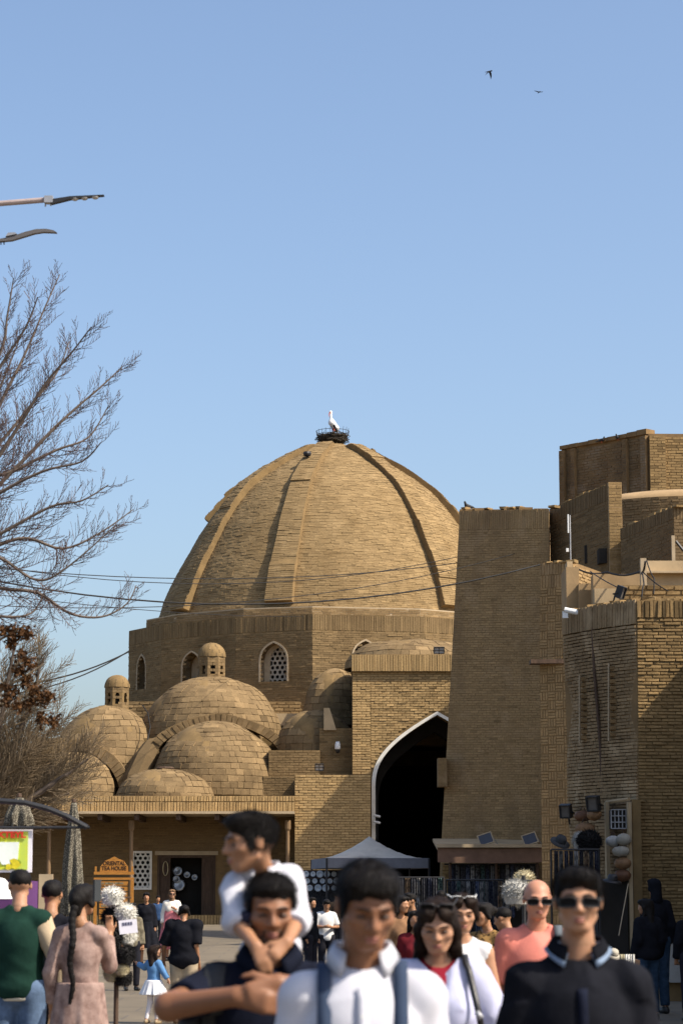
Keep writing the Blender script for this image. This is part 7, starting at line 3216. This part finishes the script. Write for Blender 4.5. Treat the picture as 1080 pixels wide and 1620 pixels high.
W_SHIRT = mat('white_shirt', (.50, .50, .55), .9, .06, 8, .1, 120, spec=.08)
M_NAVYS = cloth('navy_strap', (.035, .05, .085), .1)
M_BLKT = cloth('black_cotton', (.010, .0105, .014), .25)
M_NAVYP = cloth('dark_navy_polo', (.010, .012, .022), .25)
M_JEANS = cloth('blue_denim', (.10, .15, .24), .3, scale=14, bump=.4)
M_DJEANS = cloth('dark_denim', (.025, .045, .075), .3, scale=14, bump=.4)
M_DTROU = cloth('dark_trousers', (.02, .02, .026), .2)
M_SHOE = mat('dark_shoe', (.02, .018, .017), .5, .2, 6)
M_BEIGE = cloth('beige_trousers', (.36, .29, .2), .15)

# ---- 1 man with blue braces
p = Person('man in white shirt with dark blue braces looking down, nearest the camera', 573, 6.25, 1.75, 0, skin='tan', head=(24, 0, 13), h=.009, hs=.97,
           joints={'shL': (-.145, .014, 1.370), 'shR': (.145, .014, 1.370), 'elL': (-.198, .03, 1.11), 'elR': (.198, .03, 1.11)})
p.build_body()
p.face()
p.hair('short', M_HAIR, 1.0)
p.top(W_SHIRT, .018, .98, .86, 'v', .012, h=.0075, so=.02, seed=2.0)
p.collar(W_SHIRT, None, .064, 1.25, .03)
for sx in (-1, 1):
    p.ribbon(p.over(sx * .096, .9), .036, M_NAVYS, 'brace')
p.strip([(0, z) for z in np.linspace(1.40, .9, 20)], .03, W_SHIRT, 'button_placket', .005, .003)
for z in (1.33, 1.23, 1.13, 1.03, .95):
    y = p.tb.front_y(0, z)
    if y is not None:
        B = MB()
        B.tube([Vector((0, y - .005, z)), Vector((0, y - .009, z))], .006, 10)
        B.build('button', M_WHITEP, p.o, local=True)
p.trousers(M_DTROU)
p.shoes(M_SHOE)

# ---- 2 father carrying a boy
FA = dict(elL=(-.285, -.19, 1.335), wrL=(-.085, -.31, 1.37), haL=(.0, -.335, 1.352), elR=(.285, -.16, 1.36), wrR=(.035, -.30, 1.405), haR=(-.05, -.33, 1.375))
FY_ = 7.2
p = Person('bearded man in dark shirt carrying a boy on his back, arms folded in front', 427, FY_, 1.725, 0, joints=FA, skin='tan', head=(14, 0, 6), girth=1.12, h=.0085, hs=.97)
p.build_body(hands=(.75, .7))
p.face()
p.beard(mat('short_beard', (.06, .033, .021), .7, .3, 60, .4, 140))
p.hair('crop', M_HAIR, 3.0)
p.top(M_NAVYP, .016, .36, .86, 'v', .011, h=.009, so=.022, seed=5.0)
p.collar(M_NAVYP, None, .07, .9, .03)
p.strip([(-.145 + .02 * math.sin(z * 4), z) for z in np.linspace(1.43, 1.0, 16)], .06, cloth('charcoal_strap', (.04, .042, .046), .2), 'carrier_strap', .004, .006)
p.trousers(M_DTROU)
p.shoes(M_SHOE)
fx, fy = p.o.location.x, FY_

# ---- 3 the boy
pw = lambda px, py, Y: np.array(W(px, py, Y)) - np.array([fx, fy, 0])
bj = {'pel': (0.0, .24, 1.36), 'belly': (-.002, .225, 1.46), 'chest': (-.006, .165, 1.585),
      'neckb': pw(414, 1380, 7.29), 'neckt': pw(408, 1368, 7.26),
      'shL': pw(376, 1402, 7.29), 'shR': pw(456, 1392, 7.31), 'elL': pw(374, 1458, 7.17), 'elR': pw(470, 1455, 7.17),
      'wrL': pw(404, 1496, 7.03), 'wrR': pw(454, 1490, 7.03), 'haL': pw(412, 1515, 7.01), 'haR': pw(438, 1506, 7.01),
      'hiL': (-.075, .22, 1.33), 'hiR': (.075, .22, 1.33), 'knL': (-.225, .02, 1.34), 'knR': (.225, .02, 1.34),
      'anL': (-.22, -.02, 1.10), 'anR': (.22, -.02, 1.10), 'toL': (-.22, -.13, 1.06), 'toR': (.22, -.13, 1.06)}
p = Person('small boy in white shirt carried on the bearded man\'s back, head turned left', 427, 7.2, 1.75 * .62, 0, joints=bj, skin='olive', head=(8, 0, -68), hs=1.30, h=.0075,
           root=(fx, fy, 0), stand=False, headpos=pw(396, 1332, 7.24))
p.build_body(hands=(.6, .6), hand_scale=1.05)
p.face()
p.hair('short', M_HAIR, 6.0)
b = Blob(.008)
p.torso(b, .012, .04)
for sd, fr_ in (('L', .62), ('R', .66)):
    p.arm(b, sd, .02, fr_)
b.noise(wrinkle(.009, 26, 34, 2.0))
b.sub(f_rc(p.J['neckb'] + np.array([0, -.005, .02]), p.J['neckt'] + np.array([0, -.01, .08]), .042, .06), .01)
b.cut((0, 0, 1.38), (0, 0, -1))
V, F = b.mesh()
p.tb = b
obj('shirt', V, F, W_SHIRT, p.o, True, local=True)
p.collar(W_SHIRT, None, .072, .8, .03)
p.strip([(-.045 - .003 * i, 1.66 - .012 * i) for i in range(10)], .03, cloth('dark_tie', (.03, .03, .05), .1), 'tie', .004)
b = Blob(.009)
b.add(f_el(p.J['pel'], (.105, .085, .08)), .03)
for sd in 'LR':
    b.add(f_rc(p.J['hi' + sd], p.J['kn' + sd], .058, .046), .02)
    b.add(f_rc(p.J['kn' + sd], p.J['an' + sd], .044, .036), .02)
b.noise(wrinkle(.004, 26, 26, 1.0))
V, F = b.mesh()
obj('trousers', V, F, cloth('charcoal_trousers', (.035, .037, .042), .2), p.o, True, local=True)
p.shoes(M_SHOE)

# ---- 4 woman in the pale lavender jacket
LAV = mat('lavender_jacket', (.42, .43, .58), .8, .06, 7, .2, 50, spec=.1)
MARO = cloth('maroon_top', (.17, .012, .022), .15)
p = Person('dark haired woman in open pale lavender jacket over a maroon top, with a black bag', 692, 9.6, 1.65, 0, skin='light', head=(20, 0, -4), fem=True, h=.010,
           joints={'elR': (.27, .05, 1.14), 'wrR': (.34, -.02, .93), 'haR': (.36, -.04, .85), 'elL': (-.25, .04, 1.13), 'wrL': (-.2, -.12, .92), 'haL': (-.18, -.17, .86)})
p.build_body()
p.face(M_HAIRB)
p.hair('long', M_HAIRB, 2.0)
p.glasses(.118, .022, M_BLACK)
p.top(MARO, .012, 0, .93, 'crew', .003, 'maroon_top' if False else 'top')
s = p.s
b = Blob(.010)
p.torso(b, .03, .05)
for sd in 'LR':
    p.arm(b, sd, .04, .97, flare=.012)
b.noise(wrinkle(.014, 16, 22, 3.0))
b.sub(f_rc(p.J['neckb'] + np.array([0, -.012, .0]), p.J['neckb'] + np.array([0, -.01, .13]), .072, .1), .012)
b.sub(f_cut(f_rc(p.J['neckb'] + np.array([0, -.1, .06]), np.array([0.0, -.16, 1.18]), .088, .004), (0, -.035, 0), (0, 1, 0)), .012)
b.sub(f_rc(np.array([.045, -.2, 1.0]), np.array([.06, -.2, .85]), .05, .09), .02)
b.cut((0, 0, .985), (0, 0, -1))
V, F = b.mesh()
p.tb = b
jk = obj('jacket', V, F, LAV, p.o, True, local=True)
p.strip([(.01 + .02 * (1.2 - z), z) for z in np.linspace(1.2, 1.0, 10)], .012, M_GREYM, 'zip', .003)
p.trousers(cloth('pale_grey_trousers', (.42, .41, .40), .12), waist=.99)
p.shoes(M_SHOE)
M_BAG = mat('black_leather_bag', (.014, .013, .014), .42, .2, 6, .2, 40, spec=.4)
BG = thing('shoulder_bag', 'black leather shoulder bag hanging from the woman in the lavender jacket', 'bag', p.o.location)
b = Blob(.011)
b.add(f_el((.19, -.22, .86), (.12, .055, .17)), .03)
b.add(f_rc((.11, -.22, .74), (.29, -.2, .74), .06, .06), .05)
b.noise(wrinkle(.006, 22, 20, 1.0))
V, F = b.mesh()
obj('pouch', V, F, M_BAG, BG, True, local=True)
P_ = p.over(.1, 1.06)
n_ = len(P_)
P_ = [Vector((q_.x + .075 * max(0.0, (1.42 - q_.z)) / .36 * (1 if i_ < n_ // 2 else .6), q_.y - (.006 if i_ < n_ // 2 else 0), q_.z)) for i_, q_ in enumerate(P_)]
r_ = p.ribbon([Vector((.19, -.22, .97))] + P_ + [Vector((.2, .0, .99))], .026, M_BAG, 'strap', .006)
r_.parent = BG
B = MB()
q_ = P_[min(5, len(P_) - 1)]
B.tube([q_ + Vector((-.01, -.012, .012)), q_ + Vector((.01, -.016, -.012))], .011, 10)
B.build('buckle', M_GREYM, BG, True, local=True)

# ---- 5 woman in the white top, white sunglasses on her hair
p = Person('woman in sleeveless white top with white sunglasses pushed up on her hair', 729, 13.4, 1.675, 0, skin='light', head=(14, 0, 5), fem=True, h=.013)
p.build_body()
p.face(M_HAIRB)
p.hair('pony', M_HAIRB, 5.0)
p.glasses(.105, .04, M_WHITEP, M_LENS, .031, .02)
p.top(cloth('white_cotton_top', (.56, .55, .56), .05), .013, 0, .9, 'crew', .004)
p.trousers(M_BEIGE)
p.shoes(M_SHOE)

# ---- 6 man in sunglasses and black polo
p = Person('young man in black polo with pale blue striped collar and dark sunglasses', 913, 7.3, 1.748, 0, skin='light', head=(3, 0, -3), h=.009, hs=.885,
           joints={'shL': (-.148, .014, 1.365), 'shR': (.148, .014, 1.365), 'elL': (-.205, .03, 1.12), 'elR': (.205, .03, 1.12)}, girth=1.03)
p.build_body()
p.face(M_HAIR, eyes=False)
p.hair('short', M_HAIR, 9.0)
p.glasses(.001, -.006)
p.top(M_BLKT, .018, .46, .86, 'v', .013, h=.009, so=.026, seed=7.0)
p.collar(M_BLKT, cloth('pale_blue_trim', (.25, .33, .46), .1), .066, 1.0, .028)
p.strip([(0, z) for z in np.linspace(1.36, 1.18, 10)], .03, M_NAVYP, 'button_placket', .002, .003)
p.trousers(M_DTROU)
p.shoes(M_SHOE)

# ---- 7 bald man
p = Person('bald man in salmon pink t-shirt and black sunglasses', 848, 13.6, 1.75, 0, skin='pink', head=(9, 0, 4), girth=1.1, h=.013)
p.build_body()
p.face(M_HAIRB, eyes=False)
p.glasses(.0, -.006)
p.top(cloth('salmon_cotton', (.60, .20, .155), .08), .018, .44, .88, 'crew', .006, so=.03, neckr=.064)
p.trousers(M_BEIGE)
p.shoes(M_SHOE)
tb7 = p.tb
BP = thing('backpack', 'grey strapped black backpack on the bald man', 'backpack', p.o.location)
b = Blob(.016)
b.add(f_el((0, .27, 1.2), (.16, .1, .24)), .02)
b.add(f_el((0, .33, 1.1), (.12, .07, .13)), .03)
V, F = b.mesh()
obj('pack', V, F, M_BLKT, BP, True, local=True)
M_STRAP = cloth('grey_strap', (.10, .115, .13), .1)
for sx in (1,):
    r_ = p.ribbon(p.over(sx * .115, 1.33), .045, M_STRAP, 'strap', .006)
    r_.parent = BP

# ---- 8 man in the green vest, seen from behind
p = Person('man in dark green padded vest and jeans seen from behind at the left edge', 33, 17.5, 1.85, 172, skin='light', head=(2, 0, 25), girth=1.03, h=.015, joints={'elL': (-.27, .04, 1.14), 'wrL': (-.28, -.03, .9), 'elR': (.26, .04, 1.14), 'wrR': (.27, -.03, .9), 'haL': (-.28, -.06, .82), 'haR': (.27, -.06, .82)})
p.build_body()
p.hair('crop', M_HAIR, 4.0)
p.top(cloth('beige_sleeve', (.42, .33, .22), .1), .018, .98, .9, 'crew', .004, name='sweater', so=.024)
p.top(cloth('dark_green_vest', (.012, .035, .026), .2, bump=.4, bs=20), .03, 0, .87, 'crew', .006, name='vest')
b = Blob(.014)
b.add(f_cut(f_cut(f_el(p.J['pel'] + np.array([0, 0, -.02]), np.array([.182, .138, .16])), (0, 0, .945), (0, 0, 1)), (0, 0, .905), (0, 0, -1)), 0)
V, F = b.mesh()
obj('white_hem', V, F, cloth('cream_knit', (.62, .58, .48), .1), p.o, True, local=True)
p.trousers(M_JEANS, .016)
p.shoes(M_SHOE)

# ---- 9 person in black between them
p = Person('dark haired person in black seen from behind, between the green vest and the dress', 82, 19.2, 1.78, 176, skin='olive', head=(0, 0, 0), h=.017)
p.build_body()
p.hair('short', M_HAIR, 8.0)
p.top(M_BLKT, .02, .98, .85, 'crew', .005, so=.026, name='jacket')
p.trousers(M_DTROU)
p.shoes(M_SHOE)

# ---- 10 woman in the patterned dress
PK = mat('faded_pink_print', (.15, .09, .075), .85, .3, 14, .2, 50, col2=(.34, .24, .205), spec=.15)
p = Person('woman in long faded pink patterned dress with a black braid down her back', 129, 17.0, 1.735, 172, skin='olive', head=(-4, 0, -20), fem=True, h=.015, girth=.92,
           joints={'elL': (-.175, -.15, 1.17), 'wrL': (-.13, -.3, 1.38), 'haL': (-.125, -.33, 1.46), 'elR': (.2, .05, 1.13), 'wrR': (.2, -.02, .9), 'haR': (.2, -.05, .82)})
p.build_body()
p.hair('braid', M_HAIR, 2.0)
b = Blob(.013)
pp_ = [np.array(p.hp((0, .10, -.06))) + np.array([0.01 * math.sin(i * .9), .035 + .012 * min(i, 6) - .004 * max(0, i - 6), -.042 * i]) for i in range(16)]
for i, c in enumerate(pp_):
    b.add(f_el(c, (.032 - .0009 * i, .026 - .0007 * i, .03)), .008)
V, F = b.mesh()
obj('braid', V, F, M_HAIR, p.o, True, local=True)
p.top(PK, .014, .97, .88, 'crew', .006, name='bodice', so=.012)
p.skirt(PK, 1.06, .12, .168, .30, 10, .028, 'skirt', 1.1)
p.shoes(M_SHOE)
PH = thing('phone', 'dark phone held up by the woman in the pink patterned dress', 'phone', W(154, 1409, 16.7), math.radians(55))
B = MB()
B.box(-.037, .037, -.005, .005, -.075, .075)
B.build('case', M_BLACK, PH, local=True)
B = MB()
B.box(-.034, .034, -.0075, -.0055, -.07, .07)
B.build('screen', M_GLASS, PH, local=True)

# ---- 11, 12 girl and woman holding hands
GYY = 32.4
p = Person('little girl in blue cardigan and white skirt reaching for the fur hats', 245, GYY, .99, 150, skin='light', head=(-6, 0, -45), fem=True, hs=1.42, h=.012,
           joints={'elR': (.30, -.06, 1.28), 'wrR': (.55, -.14, 1.36), 'haR': (.63, -.16, 1.4), 'elL': (-.26, -.02, 1.18), 'wrL': (-.36, -.05, 1.02), 'haL': (-.39, -.05, .97),
                   'knL': (-.09, -.03, .5), 'anR': (.13, .1, .1), 'toR': (.14, -.05, .05)})
p.build_body()
p.hair('long', M_HAIRB, 1.0)
p.top(cloth('sky_blue_cardigan', (.10, .22, .42), .12), .03, .96, .9, 'crew', .006, name='cardigan', so=.035)
p.skirt(cloth('white_pleats', (.72, .72, .74), .05), 1.0, .66, .2, .34, 12, .03)
p.trousers(cloth('white_tights', (.66, .62, .64), .05), .006, .99, .9, 'tights', 0)
p.shoes(mat('beige_shoe', (.3, .22, .13), .5, .1, 5))
p = Person('woman in black t-shirt with her hair in a bun, seen from behind, leading the girl', 292, GYY, 1.56, 168, skin='olive', head=(12, 0, 20), fem=True, girth=1.25, h=.016,
           joints={'elR': (.31, .0, 1.12), 'wrR': (.34, -.1, .9), 'haR': (.36, -.12, .82), 'shL': (-.19, .012, 1.425), 'shR': (.19, .012, 1.425)})
p.build_body()
p.hair('bun', M_HAIR, 1.0)
p.top(M_BLKT, .05, .46, .72, 'crew', .008, so=.05)
p.trousers(M_BEIGE, .03, .8)
p.shoes(mat('brown_shoe', (.1, .06, .035), .5, .1, 5))

# ---- 13, 14 women walking towards the camera
p = Person('woman in loose black dress walking towards the camera before the arcade', 232, 55, 1.64, 8, skin='olive', head=(4, 0, -5), fem=True, girth=1.1)
p.build_body()
p.hair('pony', M_HAIR)
p.top(M_BLKT, .025, .97, .9, 'v', .006, so=.035, name='bodice')
p.skirt(M_BLKT, 1.05, .42, .17, .33, 8, .03)
p.shoes(M_SHOE)
p = Person('woman in pink dress, white top and headscarf with sunglasses', 272, 58, 1.68, 0, skin='light', head=(0, 0, 10), fem=True, joints={'elR': (.24, -.1, 1.15), 'wrR': (.12, -.2, 1.25), 'haR': (.06, -.22, 1.28)})
p.build_body()
p.hair('scarf', cloth('brown_headscarf', (.16, .10, .06), .15))
p.glasses(.0, -.008)
p.top(cloth('cream_blouse', (.66, .62, .55), .08), .03, .97, .9, 'crew', .006, so=.04, name='blouse')
p.skirt(cloth('pink_dress', (.52, .17, .19), .12), 1.3, .28, .16, .33, 8, .03, 'dress')
p.shoes(M_SHOE)
c_ = W(278, 1470, 57.6)
HB = thing('handbag', 'dark handbag carried by the woman in the pink dress', 'bag', W(264, 1490, 57.7))
b = Blob(.018)
b.add(f_el((0, 0, 0), (.14, .06, .11)), .02)
V, F = b.mesh()
obj('pouch', V, F, M_BAG, HB, True, local=True)
B = MB()
B.tube([Vector((-.1, 0, .08)), Vector((-.06, 0, .24)), Vector((.06, 0, .24)), Vector((.1, 0, .08))], .012, 5)
B.build('handle', M_BAG, HB, local=True)

# ---- market crowd in the middle
G = 'people in the market crowd'


def simple(label, px, Y, ytop, face, topm, botm, hair='short', hm=M_HAIR, fem=False, sleeve=.97, head=(0, 0, 0), skin='olive', girth=1.0, dress=None, joints=None, o=.022):
    H = W(px, ytop, Y).z - ground_z(Y) + .01
    p = Person(label, px, Y, H, face, skin=skin, head=head, fem=fem, girth=girth, group=G, joints=joints)
    p.build_body()
    if hair:
        p.hair(hair, hm, px * .1)
    p.top(topm, o, sleeve, .85, 'crew', .006, so=o + .008)
    if dress:
        p.skirt(dress, 1.05, .2, .17, .32, 8, .03)
    else:
        p.trousers(botm)
    p.shoes(M_SHOE)
    return p


simple('young man in white t-shirt looking at his hands, beside the tent', 516, 47, 1421, 10, cloth('white_tee', (.66, .65, .64), .06), M_DTROU, sleeve=.45, head=(25, 0, 0),
       joints={'elL': (-.24, .0, 1.15), 'wrL': (-.08, -.2, 1.15), 'haL': (-.01, -.24, 1.16), 'elR': (.24, .0, 1.15), 'wrR': (.08, -.2, 1.14), 'haR': (.01, -.24, 1.15)})
simple('dark clothed man turned sideways, left of the white t-shirt man', 491, 46, 1419, 60, M_BLKT, M_DTROU)
simple('person in dark clothes behind the tent table, hidden to the shoulders', 533, 60, 1410, 170, cloth('dark_brown_coat', (.035, .026, .02), .2), M_DTROU)
simple('smiling woman with dark long hair, just right of the nearest man', 634, 30, 1416, 20, cloth('rust_scarf_top', (.2, .11, .06), .3), M_DTROU, 'long', fem=True, head=(4, 0, 20))
simple('person in black cap turned away, beside the smiling woman', 650, 34, 1412, -60, M_BLKT, M_DTROU)
simple('man in charcoal jacket with his back turned, under the tent edge', 612, 52, 1404, 160, cloth('charcoal_jacket', (.03, .03, .034), .2), M_DTROU)
simple('person in dark red top glimpsed behind the woman in lavender', 656, 26, 1440, 0, cloth('dark_red_top', (.12, .015, .02), .2), M_DTROU, 'long', fem=True)
simple('person in dark navy coat walking away before the portal', 697, 42, 1408, 178, cloth('navy_coat', (.02, .024, .04), .2), M_DTROU)
simple('woman in brown leopard print looking left, right of the white top woman', 768, 21, 1426, -35, cloth_mat('leopard_print', (.03, .018, .01), (.24, .14, .05), 38), M_DTROU, 'bun', fem=True, head=(6, 0, -20), dress=cloth_mat('leopard_print_skirt', (.03, .018, .01), (.24, .14, .05), 38))
simple('person bending in dark grey jacket behind the pale fur hat', 800, 22.5, 1433, -120, cloth('dark_grey_jacket', (.03, .032, .032), .2), M_DTROU, head=(20, 0, 0))
simple('dark clothed seller behind the pole of hats', 210, 44, 1428, 15, cloth('seller_print', (.16, .14, .1), .5), M_DTROU, fem=True)
simple('taller person in black with a hood, by the corner house wall', 1036, 35.2, 1389, 200, M_BLKT, M_DJEANS, 'scarf', M_BLKT, fem=True, girth=1.1)
simple('woman in black jacket and jeans walking away by the concrete ledge', 1022, 33.4, 1421, 205, M_BLKT, M_DJEANS, 'long', fem=True, head=(8, 0, 40), girth=1.15, o=.035)
simple('person in black cut off by the right edge of the picture', 1092, 33.0, 1425, 180, M_BLKT, M_DTROU)
simple('man in dark blue shirt beside the arcade door', 250, 70, 1417, 20, cloth('dark_blue_shirt', (.03, .06, .13), .2), M_DTROU)

simple('man in black jacket facing the plate rack', 476, 62, 1412, 175, M_BLKT, M_DTROU)
simple('woman in dark brown dress and headscarf before the tent', 560, 54, 1409, 30, cloth('dark_brown_dress', (.05, .03, .02), .2), M_DTROU, 'scarf', cloth('dark_scarf', (.03, .025, .03), .2), fem=True, dress=cloth('dark_brown_skirt', (.045, .028, .02), .2))
simple('man in dark green shirt between the tent and the black garments', 603, 44, 1413, -30, cloth('dark_green_shirt', (.02, .035, .025), .2), M_DTROU, head=(5, 0, -25))
simple('man in black leather jacket before the terracotta stall', 722, 50, 1406, -160, M_BLKT, M_DTROU)
simple('woman in grey patterned dress before the terracotta stall', 786, 48, 1411, 25, CL['grey'], M_DTROU, 'long', fem=True, dress=CL['grey'])
